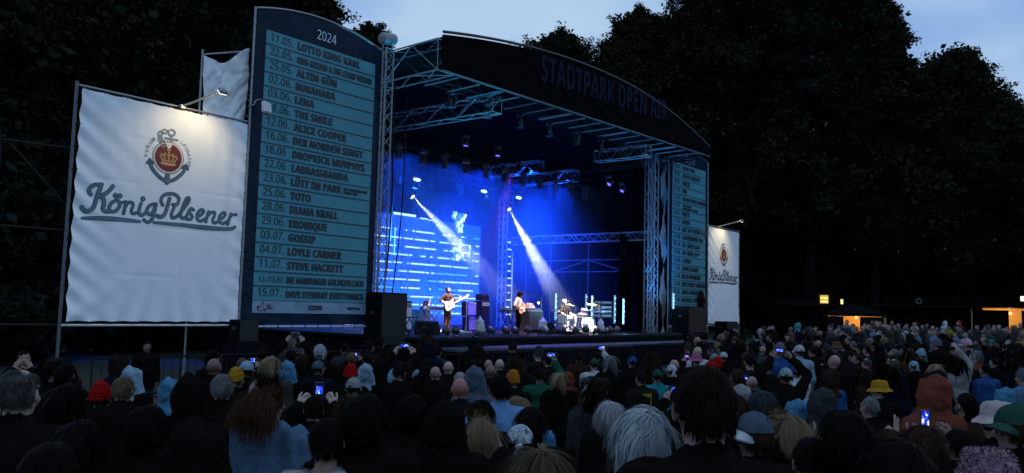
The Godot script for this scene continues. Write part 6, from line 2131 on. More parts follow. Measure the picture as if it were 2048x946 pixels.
func torso_into(f: Field, add: float) -> void:
	f.cap(Vector3(0, 0.98, 0.01), Vector3(0, 1.12, 0.01), 0.112 + add, 0.108 + add, 0.04, 0.74)
	f.cap(Vector3(0, 1.14, 0.01), Vector3(0, 1.33, 0.005), 0.108 + add, 0.122 + add, 0.05, 0.72)
	f.cap(Vector3(-0.15, 1.40, 0.012), Vector3(0.15, 1.40, 0.012), 0.062 + add, 0.062 + add, 0.06)
	f.cap(Vector3(0, 1.38, 0.015), Vector3(0, 1.5, 0.012), 0.085 + add * 0.6, 0.053 + add * 0.4, 0.05)

func skin_for(p: String) -> ArrayMesh:
	if skin_m.has(p):
		return skin_m[p]
	var d := pose_of(p)
	var f := Field.new(Vector3(-0.56, 0.02, -0.52), Vector3(0.56, 2.0, 0.2), 0.021)
	torso_into(f, 0.0)
	arms_into(f, d, 0.0)
	legs_into(f, d.seat, 0.0)
	var m := M.new()
	f.into(m)
	m.add(head_geo, head_turn(d))
	for s in ["L", "R"]:
		var y: Vector3 = d["f" + s].normalized()
		var z: Vector3 = -d["p" + s]
		z = (z - y * z.dot(y)).normalized()
		var x := y.cross(z)
		if s == "L":
			x = -x
		m.add(hands[d["h" + s]], Transform3D(Basis(x, y, z), d["w" + s]))
	skin_m[p] = m.mesh()
	return skin_m[p]

func top_for(p: String, kind: String) -> ArrayMesh:
	var key := p + kind
	if top_m.has(key):
		return top_m[key]
	var d := pose_of(p)
	var n := FastNoiseLite.new()
	n.seed = hash(key) % 1000
	n.frequency = 1.0
	n.fractal_octaves = 2
	var f := Field.new(Vector3(-0.62, 0.62, -0.52), Vector3(0.62, 2.0, 0.32), 0.021)
	if kind == "poncho":
		f.cap(Vector3(0, 1.40, 0.012), Vector3(0, 0.72, 0.0), 0.10, 0.27, 0.06, 0.78)
		f.cap(Vector3(-0.16, 1.40, 0.012), Vector3(0.16, 1.40, 0.012), 0.085, 0.085, 0.06)
		f.cap(Vector3(-0.18, 1.38, 0.0), Vector3(-0.27, 0.95, 0.0), 0.085, 0.13, 0.06)
		f.cap(Vector3(0.18, 1.38, 0.0), Vector3(0.27, 0.95, 0.0), 0.085, 0.13, 0.06)
		if p != "stand":
			arms_into(f, d, 0.03, 0.7)
		f.rough(n, 0.045, Vector3(9, 1.3, 9))
		f.floor_at(0.70)
	elif kind == "tee":
		torso_into(f, 0.018)
		arms_into(f, d, 0.018, 0.0, 0.03)
		f.cap(Vector3(0, 0.92, 0.01), Vector3(0, 1.1, 0.01), 0.125, 0.125, 0.03, 0.75)
		f.rough(n, 0.012, Vector3(7, 5, 7))
		f.floor_at(0.88)
		f.cut(Vector3(0, 1.56, -0.02), Vector3(0.085, 0.09, 0.1), 0.01)
	else:
		torso_into(f, 0.033)
		f.cap(Vector3(0, 0.86, 0.01), Vector3(0, 1.15, 0.01), 0.155, 0.145, 0.05, 0.78)
		arms_into(f, d, 0.028, 0.93)
		if kind == "hoodie":
			f.ell(Vector3(0, 1.44, 0.13), Vector3(0.13, 0.09, 0.07), 0.05)
			f.cap(Vector3(-0.09, 1.48, 0.03), Vector3(0.0, 1.46, -0.07), 0.035, 0.03, 0.03)
			f.cap(Vector3(0.09, 1.48, 0.03), Vector3(0.0, 1.46, -0.07), 0.035, 0.03, 0.03)
		else:
			f.cap(Vector3(0, 1.43, 0.015), Vector3(0, 1.505, 0.012), 0.085, 0.075, 0.03)
			f.cut(Vector3(0, 1.55, 0.0), Vector3(0.06, 0.075, 0.065), 0.008)
		f.rough(n, 0.024, Vector3(6, 4.5, 6))
		f.floor_at(0.80)
	top_m[key] = f.mesh()
	return top_m[key]

func in_hair(d: Vector3, style: String) -> bool:
	# d: direction from the head's centre; the face looks along -z
	if d.z < -0.35 and d.y < (0.55 if style != "receding" else 0.97):
		return false
	if style == "receding" and d.y > 0.8 and d.z < 0.3:
		return false
	if d.y < (-0.40 if style in ["short", "receding"] else -0.62):
		return false
	if absf(d.x) > 0.72 and d.y < -0.2 and d.z < 0.25:
		return false
	return true

func make_hair(style: String, count: int, wide: float) -> ArrayMesh:
	var r := RandomNumberGenerator.new()
	r.seed = hash(style) % 10000
	var m := M.new()
	var col := PackedColorArray()
	var rad := HR * (1.045 if style != "bald" else 1.0)
	var nlat := 20
	var nlon := 30
	for i in nlat:
		for j in nlon:
			var p := []
			var ok := true
			for q in [[0, 0], [1, 0], [1, 1], [0, 1]]:
				var la: float = -PI / 2 + PI * (i + q[0]) / nlat
				var lo: float = TAU * (j + q[1]) / nlon
				var d := Vector3(cos(la) * cos(lo), sin(la), cos(la) * sin(lo))
				if not in_hair(d, style):
					ok = false
				p.append(HC + d * rad * (1.0 + 0.012 * wrinkle.get_noise_3dv(d * 3.0)))
			if ok:
				var nn: Vector3 = ((p[0] + p[2]) * 0.5 - HC).normalized()
				m.t(p[0], p[1], p[2], (p[0] - HC).normalized(), (p[1] - HC).normalized(), (p[2] - HC).normalized())
				m.t(p[0], p[2], p[3], (p[0] - HC).normalized(), (p[2] - HC).normalized(), (p[3] - HC).normalized())
				for k in 6:
					col.append(Color(0.6, 0.6, 0.6))
	var crown := Vector3(0.015, 1.745, 0.055)
	var spec: Array = {"short": [0.05, 0.02, 0.4, 0.26], "receding": [0.03, 0.04, 0.2, 0.2], "shaggy": [0.12, 0.04, 0.8, 0.34], "bob": [0.2, 0.08, 0.9, 0.12], "long": [0.38, 0.09, 0.9, 0.16], "ponytail": [0.15, 0.02, 0.0, 0.12], "bun": [0.12, 0.05, 0.0, 0.15], "fur": [0.035, 0.3, 0.0, 0.7]}[style]
	var locks := []
	for i in maxi(24, count / 22):
		var d := Vector3.ZERO
		for tries in 30:
			d = Vector3(r.randfn(), r.randfn(), r.randfn()).normalized()
			if in_hair(d, style):
				break
		locks.append([d, Vector3(r.randfn(), -0.8 * absf(r.randfn()), r.randfn()) * 0.26, r.randf_range(0.4, 1.4), r.randf_range(0.75, 1.2), Vector3(r.randfn(), r.randfn() * 0.4, r.randfn())])
	for i in count:
		var lk: Array = locks[i % locks.size()]
		var d: Vector3 = lk[0]
		for tries in 8:
			var dd := (lk[0] + Vector3(r.randfn(), r.randfn(), r.randfn()) * 0.09 as Vector3).normalized()
			if in_hair(dd, style):
				d = dd
				break
		var root := HC + d * rad
		var flow := (root - crown)
		if style == "ponytail":
			flow = Vector3(0, 1.67, 0.135) - root
		elif style == "bun":
			flow = Vector3(0, 1.765, 0.07) - root
		flow = (flow - d * flow.dot(d))
		if flow.length() < 0.02:
			flow = Vector3(r.randfn(), 0, r.randfn())
		flow = flow.normalized()
		flow = (flow + lk[1] * (1.7 if style == "shaggy" else 0.8)).normalized()
		tint = lk[2]
		curl = lk[4] * (0.34 if style == "shaggy" else 0.5 if style == "ponytail" else 0.16)
		curl_at = lk[3] * 9.0
		strand(m, col, r, root, (d * spec[1] * 3.0 + flow).normalized(), spec[0] * lk[3] * r.randf_range(0.8, 1.1), spec[2], spec[3], wide, rad, r.randf_range(0.01, 0.03) + spec[1] * 0.35 * r.randf())
	if style == "ponytail":
		for i in count / 2:
			var a := r.randf() * TAU
			var root := Vector3(0.02 * cos(a), 1.67 + 0.02 * sin(a), 0.125)
			strand(m, col, r, root, Vector3(0.35 * cos(a), 0.3 + 0.3 * sin(a), 0.7).normalized(), r.randf_range(0.25, 0.42), 0.9, 0.5, wide * 1.2, rad, 0.03)
	if style == "bun":
		for i in count / 2:
			var dd := Vector3(r.randfn(), r.randfn(), r.randfn()).normalized()
			var root := Vector3(0, 1.775, 0.075) + dd * 0.03
			strand(m, col, r, root, (dd + Vector3(r.randfn(), r.randfn(), r.randfn()) * 0.7).normalized(), 0.06, 0.0, 1.4, wide, rad * 0.1, 0.0)
	var a := []
	a.resize(Mesh.ARRAY_MAX)
	a[Mesh.ARRAY_VERTEX] = m.v
	a[Mesh.ARRAY_NORMAL] = m.n
	a[Mesh.ARRAY_COLOR] = col
	var am := ArrayMesh.new()
	am.add_surface_from_arrays(Mesh.PRIMITIVE_TRIANGLES, a)
	return am

var tint := 1.0
var curl := Vector3.ZERO
var curl_at := 0.0

func strand(m: M, col: PackedColorArray, r: RandomNumberGenerator, root: Vector3, d: Vector3, L: float, grav: float, wild: float, wide: float, rad: Vector3, off: float) -> void:
	var steps := 6
	var p := root
	var tone := tint * r.randf_range(0.7, 1.2)
	var c := Color(tone, tone, tone)
	var prevs := []
	for s in steps + 1:
		var out := ((p - HC) / rad)
		if out.length() < 1.0 + off:
			p = HC + out.normalized() * (1.0 + off) * rad
		var nn := ((p - HC) * Vector3(1, 0.6, 1)).normalized()
		var side := d.cross(nn).normalized()
		var w := wide * (1.0 - 0.8 * float(s) / steps)
		var cur := [p - side * w * 0.5, p + side * w * 0.5, (nn + Vector3(0, 0.15, 0)).normalized()]
		if s > 0:
			m.t(prevs[0], prevs[1], cur[1], prevs[2], prevs[2], cur[2])
			m.t(prevs[0], cur[1], cur[0], prevs[2], cur[2], cur[2])
			for k in 6:
				col.append(c)
		prevs = cur
		p += d * L / steps
		d = (d + Vector3.DOWN * grav * 0.45 + Vector3(r.randfn(), r.randfn(), r.randfn()) * wild * 0.22 + curl * sin(s * 1.5 + curl_at)).normalized()

func make_hat(kind: String) -> Array:
	# [mesh, mesh of the trim or null]
	var m := M.new()
	var q := M.new()
	var dome := func(rx: float, ry: float, rz: float, y: float, z: float, tilt: float) -> Transform3D:
		return Transform3D(Basis(Vector3.RIGHT, tilt) * Basis.from_scale(Vector3(rx, ry, rz)), Vector3(0, y, z))
	var cap_pr := []
	for i in 11:
		var a := PI / 2 * i / 10.0
		cap_pr.append(Vector2(cos(a) if i < 10 else 0.0, sin(a)))
	match kind:
		"beanie":
			var f := Field.new(Vector3(-0.13, 1.6, -0.14), Vector3(0.13, 1.86, 0.17), 0.010)
			f.ell(Vector3(0, 1.69, 0.02), Vector3(0.094, 0.10, 0.113), 0.02)
			f.ell(Vector3(0.01, 1.765, 0.045), Vector3(0.055, 0.045, 0.06), 0.04)
			f.floor_at(1.655)
			f.rough(wrinkle, 0.010, Vector3(14, 22, 14))
			f.into(m)
			for k in 2:
				q.lathe(Transform3D(Basis(Vector3.RIGHT, 0.16), Vector3(0, 1.652 + 0.026 * k, 0.02)), [Vector2(0.094, -0.018), Vector2(0.104, -0.012), Vector2(0.106, 0.004), Vector2(0.1, 0.016), Vector2(0.09, 0.018)], 26)
			for i in q.v.size():
				q.v[i] = Vector3(q.v[i].x * 0.95, q.v[i].y, (q.v[i].z - 0.02) * 1.1 + 0.02)
		"cap", "bandana":
			m.lathe(dome.call(0.088, 0.098, 0.109, 1.668, 0.016, -0.06), cap_pr, 24)
			m.lathe(dome.call(0.089, 0.03, 0.110, 1.650, 0.016, -0.06), [Vector2(0.99, 0.0), Vector2(1.0, 0.7)], 24)
			if kind == "cap":
				m.ball(Vector3(0, 1.768, 0.012), Vector3(0.009, 0.006, 0.009), 8)
				brim(q, 0.0)
			else:
				m.ball(Vector3(0.0, 1.64, 0.125), Vector3(0.028, 0.02, 0.02), 10)
				for s in [-1.0, 1.0]:
					m.tube(Vector3(0, 1.64, 0.13), Vector3(0.035 * s, 1.56, 0.14), 0.014, 0.02, 6)
		"capside":
			m.lathe(dome.call(0.092, 0.102, 0.112, 1.665, 0.016, -0.06), cap_pr, 28)
			m.ball(Vector3(0, 1.768, 0.012), Vector3(0.009, 0.006, 0.009), 8)
			brim(q, 1.9)
		"bucket":
			m.lathe(dome.call(1, 1, 1.12, 1.66, 0.012, -0.05), [Vector2(0.145, -0.03), Vector2(0.14, -0.018), Vector2(0.1, 0.02), Vector2(0.092, 0.075), Vector2(0.08, 0.1), Vector2(0.05, 0.112), Vector2(0, 0.116)], 26)
			for i in m.v.size():
				m.v[i] += Vector3(0, 0.014 * wrinkle.get_noise_3dv(m.v[i] * 14.0), 0) + (m.v[i] - HC) * Vector3(1, 0, 1) * 0.12 * wrinkle.get_noise_3dv(m.v[i] * 9.0)
			q.lathe(dome.call(1, 1, 1.12, 1.675, 0.012, -0.05), [Vector2(0.101, 0.0), Vector2(0.099, 0.025)], 26)
		"fuzzy":
			m.lathe(dome.call(1, 1, 1.1, 1.655, 0.012, -0.05), [Vector2(0.135, -0.03), Vector2(0.13, -0.01), Vector2(0.108, 0.02), Vector2(0.1, 0.08), Vector2(0.085, 0.105), Vector2(0, 0.118)], 26)
			var r := RandomNumberGenerator.new()
			r.seed = 77
			for i in 2600:
				var t := r.randi_range(0, m.v.size() / 3 - 1) * 3
				if t > 3200:
					continue
				var w := Vector2(r.randf(), r.randf())
				if w.x + w.y > 1.0: w = Vector2.ONE - w
				var p := m.v[t] + (m.v[t + 1] - m.v[t]) * w.x + (m.v[t + 2] - m.v[t]) * w.y
				var d := (m.n[t] + Vector3(r.randfn(), r.randfn(), r.randfn()) * 0.5).normalized()
				var s := d.cross(Vector3(r.randfn(), r.randfn(), r.randfn())).normalized() * 0.005
				q.t(p - s, p + s, p + d * r.randf_range(0.014, 0.028), m.n[t], m.n[t], d)
		"hood":
			var f := Field.new(Vector3(-0.22, 1.36, -0.2), Vector3(0.22, 1.86, 0.24), 0.0125)
			f.ell(Vector3(0, 1.655, 0.03), Vector3(0.112, 0.142, 0.138), 0.03)
			f.ell(Vector3(0, 1.715, 0.085), Vector3(0.062, 0.07, 0.075), 0.06)
			f.cap(Vector3(0, 1.42, 0.02), Vector3(0, 1.56, 0.02), 0.155, 0.10, 0.05, 0.85)
			f.rough(wrinkle, 0.030, Vector3(8, 6, 8))
			f.cut(Vector3(0, 1.615, -0.15), Vector3(0.08, 0.118, 0.13), 0.015)
			f.floor_at(1.40)
			f.into(m)
	return [m.mesh(), q.mesh() if q.v.size() > 0 else null]

func brim(q: M, turn: float) -> void:
	var c := Vector3(0, 1.668, 0.016)
	var b := Basis(Vector3.UP, turn)
	var n := 14
	for up in [0.0, 0.006]:
		for i in n:
			for j in 4:
				var P := func(a: float, k: float) -> Vector3:
					var x := sin(a) * 0.088 * (1.0 - 0.03 * k)
					var z := -cos(a) * 0.109 - k * 0.085 * pow(cos(a), 0.6)
					return c + b * Vector3(x, 0.004 - 0.45 * x * x / 0.088 - 0.02 * k + up, z)
				var a0 := lerpf(-1.25, 1.25, float(i) / n)
				var a1 := lerpf(-1.25, 1.25, float(i + 1) / n)
				var v0: Vector3 = P.call(a0, j / 4.0)
				var v1: Vector3 = P.call(a1, j / 4.0)
				var v2: Vector3 = P.call(a1, (j + 1) / 4.0)
				var v3: Vector3 = P.call(a0, (j + 1) / 4.0)
				q.quad(v0, v1, v2, v3, Vector3.UP if up > 0.0 else Vector3.DOWN)

const DYE := {"black": Color(0.008, 0.007, 0.006), "charcoal": Color(0.014, 0.012, 0.011), "navy": Color(0.009, 0.010, 0.017), "deepblue": Color(0.009, 0.020, 0.072), "blue": Color(0.022, 0.065, 0.202), "shirtblue": Color(0.122, 0.245, 0.446), "denim": Color(0.086, 0.151, 0.238), "paleblue": Color(0.209, 0.317, 0.396), "skyblue": Color(0.065, 0.194, 0.317), "slate": Color(0.065, 0.090, 0.122), "grey": Color(0.035, 0.036, 0.038), "stone": Color(0.216, 0.216, 0.216), "white": Color(0.396, 0.410, 0.432), "cream": Color(0.432, 0.353, 0.331), "red": Color(0.302, 0.009, 0.010), "rust": Color(0.158, 0.043, 0.029), "orange": Color(0.302, 0.108, 0.014), "mustard": Color(0.346, 0.180, 0.018), "hivis": Color(0.180, 0.216, 0.022), "green": Color(0.011, 0.079, 0.047), "forest": Color(0.022, 0.065, 0.043), "teal": Color(0.022, 0.173, 0.202), "mint": Color(0.216, 0.324, 0.346), "purple": Color(0.115, 0.036, 0.158), "lilac": Color(0.130, 0.101, 0.137), "pink": Color(0.324, 0.094, 0.194), "pinkwhite": Color(0.446, 0.259, 0.331), "brown": Color(0.03, 0.017, 0.012), "brownhat": Color(0.115, 0.058, 0.036), "darkred": Color(0.05, 0.014, 0.014), "leopard": Color(0.144, 0.158, 0.173), "blacklogo": Color(0.008, 0.007, 0.006), "stripe": Color(0.180, 0.166, 0.166)}
const HAIR := {"black": Color(0.007, 0.006, 0.005), "darkbrown": Color(0.010, 0.007, 0.005), "brown": Color(0.032, 0.018, 0.011), "tan": Color(0.12, 0.08, 0.055), "auburn": Color(0.06, 0.028, 0.015), "blond": Color(0.24, 0.17, 0.10), "silver": Color(0.30, 0.335, 0.35), "white": Color(0.42, 0.42, 0.43), "grey": Color(0.13, 0.13, 0.135), "darkgrey": Color(0.05, 0.055, 0.065), "greybrown": Color(0.06, 0.055, 0.05)}
const SKIN := {"pink": Color(0.328, 0.172, 0.148), "brown": Color(0.156, 0.082, 0.062), "pale": Color(0.390, 0.265, 0.226), "red": Color(0.296, 0.117, 0.094), "fair": Color(0.312, 0.187, 0.140)}
const FACES := ["fair", "pink", "pale", "fair", "brown"]

func skin_mat(k: String) -> Material:
	var m := mat("skin_" + k, SKIN[k], 0.55, 0.0, mottle, 5.0)
	return m

func hair_mat(k: String) -> Material:
	var m := mat("hair_" + k, HAIR[k], 0.5)
	m.metallic_specular = 0.1
	m.vertex_color_use_as_albedo = true
	return m

func striped(key: String, a: Color, b: Color, across: bool) -> StandardMaterial3D:
	if mats.has(key):
		return mats[key]
	var im := Image.create(64, 64, false, Image.FORMAT_RGB8)
	var r := RandomNumberGenerator.new()
	r.seed = 4
	for y in 64:
		var t := 1.0 if (y / 5) % 3 == 0 or (y % 11) == 3 else 0.0
		for x in 64:
			im.set_pixel(x, y, a.lerp(b, t).linear_to_srgb() * r.randf_range(0.9, 1.0))
	var m := mat(key, Color(1, 1, 1), 0.95, 0.0, ImageTexture.create_from_image(im), 2.6, fine_n, 0.5)
	return m

func spotted(key: String, a: Color, b: Color) -> StandardMaterial3D:
	if mats.has(key):
		return mats[key]
	var n := FastNoiseLite.new()
	n.noise_type = FastNoiseLite.TYPE_CELLULAR
	n.cellular_return_type = FastNoiseLite.RETURN_DISTANCE2_SUB
	n.frequency = 0.09
	var im := Image.create(128, 128, false, Image.FORMAT_RGB8)
	for y in 128:
		for x in 128:
			im.set_pixel(x, y, (a if n.get_noise_2d(x, y) < -0.72 else b).linear_to_srgb())
	return mat(key, Color(1, 1, 1), 0.9, 0.0, ImageTexture.create_from_image(im), 5.0)

func dye(k: String) -> Material:
	if k == "stripe":
		return striped("striped weave", Color(0.3, 0.28, 0.27), Color(0.035, 0.03, 0.035), true)
	if k == "leopard":
		return spotted("leopard print", Color(0.42, 0.48, 0.52), Color(0.03, 0.03, 0.035))
	if k == "blacklogo":
		k = "black"
	var m := cloth(k, DYE[k])
	if k in ["paleblue", "skyblue", "blue"]:
		m.roughness = 0.42
	return m

func body_parts(t: Node3D, head: String, top: String, pose: String, sk: String, near: bool, trouser := "navy") -> void:
	var hs := head.split(":")
	var ts := top.split(":")
	var sp := pose
	obj("body", skin_for(sp), skin_mat(hs[1] if hs[0] == "bald" and SKIN.has(hs[1]) else sk), t)
	var kind := "poncho" if ts[0] in ["poncho", "stripes"] else ts[0]
	obj("poncho" if kind == "poncho" else "shirt" if kind == "tee" else "jacket", top_for(sp, kind), dye(ts[1]), t)
	obj("trousers", leg_m, dye(trouser), t)
	obj("shoes", shoe_m, dye("charcoal"), t)
	var hair_key := ""
	var hair_col := "darkbrown"
	if hs[0] in ["short", "shaggy", "bob", "long", "ponytail", "bun", "receding"]:
		hair_key = hs[0]
		hair_col = hs[1]
	elif hs[0] != "bald" and hs[0] != "hood":
		hair_key = "short"
		hair_col = ["darkbrown", "black", "brown", "grey"][int(absf(t.position.x * 7.0)) % 4]
	if hair_key:
		var lod := hair_key + ("_near" if near else "_far")
		if not hair_m.has(lod):
			hair_m[lod] = make_hair(hair_key, 3000 if near else 420, 0.0045 if near else 0.013)
		obj("hair", hair_m[lod], hair_mat(hair_col), t)
	if hs[0] in ["beanie", "cap", "capside", "bandana", "bucket", "fuzzy", "hood"]:
		if not hat_m.has(hs[0]):
			hat_m[hs[0]] = make_hat(hs[0])
		var called: String = {"beanie": "woolly_hat", "cap": "cap", "capside": "cap", "bandana": "headscarf", "bucket": "hat", "fuzzy": "fluffy_hat", "hood": "hood"}[hs[0]]
		var h := obj(called, hat_m[hs[0]][0], dye(hs[1]), t)
		if hat_m[hs[0]][1]:
			var pc := hs[1]
			if hs[0] == "capside" and hs[1] == "slate": pc = "white"
			obj("peak" if hs[0] in ["cap", "capside"] else "pile" if hs[0] == "fuzzy" else "hat_band", hat_m[hs[0]][1], dye(pc), h)

func phone_screen(k: int) -> Material:
	var key := "phone screen %d" % k
	if mats.has(key):
		return mats[key]
	var r := RandomNumberGenerator.new()
	r.seed = 60 + k
	var im := Image.create(24, 32, false, Image.FORMAT_RGB8)
	for y in 32:
		for x in 24:
			var n := wrinkle.get_noise_3d(x * 0.11 + k, y * 0.11, k * 5.0)
			# a small stage: blue back wall, bright figures low down, dark surroundings of a framing of its own
			var fx: float = (x - 12.0) / (5.0 + (k * 3) % 7)
			var fy: float = (y - 15.0 + (k % 5)) / (7.0 + (k * 2) % 6)
			var inside := smoothstep(1.15, 0.9, maxf(absf(fx), absf(fy)))
			var hue := Color(0.02, 0.10 + 0.03 * (k % 4), 0.6 + 0.1 * (k % 4))
			var c := Color(0.02, 0.025, 0.05).lerp(hue.lerp(Color(0.7, 0.85, 1.0), smoothstep(0.1, 0.4, n + 0.25 * fy)), inside)
			if inside > 0.5 and r.randf() < 0.05: c = Color(1.0, 0.8, 0.75)
			if k % 3 == 1 and inside > 0.5 and n > 0.12: c = Color(0.95, 0.5, 0.85)
			im.set_pixel(x, y, c)
	var m := StandardMaterial3D.new()
	m.resource_name = key
	m.albedo_color = Color(0.02, 0.02, 0.02)
	m.roughness = 0.15
	m.emission_enabled = true
	m.emission = Color.WHITE
	m.emission_operator = BaseMaterial3D.EMISSION_OP_MULTIPLY
	m.emission_texture = ImageTexture.create_from_image(im)
	m.emission_energy_multiplier = 1.5
	mats[key] = m
	return m

func phone(label: String, x: Transform3D, wide: bool, k: int) -> void:
	var t := thing("phone", label, "phone")
	t.transform = x * (Transform3D(Basis(Vector3(0, 0, 1), PI / 2), Vector3.ZERO) if wide else Transform3D())
	part_box(t, "case", Vector3.ZERO, Vector3(0.076, 0.155, 0.009), mat("dark plastic", Color(0.03, 0.03, 0.035), 0.45), 0.004)
	var q := M.new()
	q.quv(Vector3(-0.034, -0.071, 0.0052), Vector3(0.034, -0.071, 0.0052), Vector3(0.034, 0.071, 0.0052), Vector3(-0.034, 0.071, 0.0052), Vector3(0, 0, 1))
	obj("screen", q.mesh(), phone_screen(k), t)
	part_box(t, "camera_bump", Vector3(0.022, 0.058, -0.006), Vector3(0.026, 0.03, 0.004), mat("dark glass", Color(0.02, 0.022, 0.03), 0.08), 0.001)

func face_yaw(u: float, w: float, tu := 28.0, tw := 23.0) -> float:
	return atan2(-(tu - u), -(-(tw - w)))

func crowd() -> void:
	head_geo = make_head()
	hands = {"relax": make_hand([0.25, 0.3, 0.35, 0.4], 0.6), "grip": make_hand([0.75, 0.7, 0.7, 0.7], 0.9), "horns": make_hand([0.05, 1.25, 1.3, 0.05], 0.3), "vee": make_hand([0.05, 0.08, 1.3, 1.35], 0.3)}
	var lf := Field.new(Vector3(-0.3, 0.0, -0.2), Vector3(0.3, 1.12, 0.2), 0.023)
	legs_into(lf, false, 0.014)
	lf.rough(wrinkle, 0.014, Vector3(6, 5, 6))
	lf.floor_at(0.06)
	leg_m = lf.mesh()
	var sh := M.new()
	for s in [-1.0, 1.0]:
		sh.ball(Vector3(0.105 * s, 0.045, -0.04), Vector3(0.05, 0.05, 0.135), 12)
		sh.bx(Vector3(0.105 * s, 0.013, -0.04), Vector3(0.09, 0.026, 0.26), 0.012)
	shoe_m = sh.mesh()
	build_musicians()
	var placed := []
	var shown := 0
	var phones := {"phone": [Vector3(0, 1.70, -0.36), true], "phone_up": [Vector3(-0.01, 1.76, -0.38), false], "phone_land": [Vector3(0, 1.70, -0.36), true], "arms_phone": [Vector3(0, 1.99, -0.21), true], "one_up": [Vector3(0.2, 1.95, -0.25), true]}
	var k := 0
	for e in PEOPLE:
		var pose: String = e[2]
		var u: float = e[3]
		var w: float = e[4]
		var facing := pose.ends_with("_face")
		var yaw := face_yaw(u, w) + rng.randf_range(-0.2, 0.2)
		if facing:
			yaw = face_yaw(u, w, 0.0, 0.0)
		var real: String = {"bow": "stand", "arms_up": "arms_phone", "phone_land": "phone", "cup_face": "cup", "stand_face": "stand"}.get(pose, pose)
		var t := thing("person", e[6], "person", V(u, ground_at(u, w), w), yaw, "people in the crowd")
		t.scale = Vector3.ONE * maxf(e[5], 0.74)
		var near := Vector2(u, w).length() < 8.5
		body_parts(t, e[0], e[1], real, FACES[k % 5], near, ["navy", "black", "charcoal", "denim"][k % 4])
		placed.append([u, w, e[5], true])
		if e[6].contains("high-visibility patch"):
			part_box(t, "reflective_patch", Vector3(0.03, 1.33, 0.135), Vector3(0.17, 0.2, 0.02), dye("hivis"), 0.008)
		if e[1] == "jacket:blacklogo":
			for i in 3:
				var tm := TextMesh.new()
				tm.text = ["THE", "NORTH", "FACE"][i]
				tm.font = fonts["bold"]
				tm.font_size = 32
				tm.pixel_size = 0.0006
				tm.depth = 0.002
				tm.horizontal_alignment = HORIZONTAL_ALIGNMENT_RIGHT
				var q := obj("lettering", tm, mat("pale print", Color(0.5, 0.62, 0.72), 0.5), t)
				q.transform = Transform3D(Basis(Vector3.UP, 0.0), Vector3(-0.09, 1.402 - 0.019 * i, 0.137))
			var arcs := M.new()
			for i in 3:
				var pts := []
				for j in 9:
					var a := PI / 2 * j / 8.0
					pts.append(Vector2(cos(a), sin(a)) * (0.02 + 0.018 * i) + Vector2(-0.082, 1.36))
				arcs.ribbon(pts, 0.005, 0.139, func(_x: float, _y: float) -> float: return 0.0)
			obj("emblem", arcs.mesh(), mats["pale print"], t)
		if (phones.has(pose) or pose == "arms_up") and not e[6].ends_with("raising a hand"):
			var ph: Array = phones.get(pose, phones["arms_phone"])
			var what: String = e[6]
			var x := t.transform * Transform3D(Basis(), ph[0])
			x.basis = x.basis.orthonormalized()
			if pose == "arms_up":
				var cm := thing("photo_camera", "black camera held high above the bright blue rain hood", "camera")
				cm.transform = x
				part_box(cm, "body", Vector3.ZERO, Vector3(0.14, 0.1, 0.07), mat("dark plastic", Color(0.03, 0.03, 0.035), 0.45), 0.012)
				part_lathe(cm, "lens", Transform3D(Basis(Vector3.RIGHT, -PI / 2), Vector3(0, 0, -0.03)), [Vector2(0.036, 0.0), Vector2(0.038, 0.09), Vector2(0.03, 0.09), Vector2(0, 0.07)], mat("dark plastic", Color(0.03, 0.03, 0.035), 0.45), 16)
				part_box(cm, "screen", Vector3(0, 0, 0.036), Vector3(0.075, 0.055, 0.004), mat("dark glass", Color(0.02, 0.022, 0.03), 0.08), 0.001)
			else:
				phone(PHONE_LABELS[mini(shown, PHONE_LABELS.size() - 1)], x, ph[1], k)
				shown += 1
		k += 1
	fill_crowd(placed)

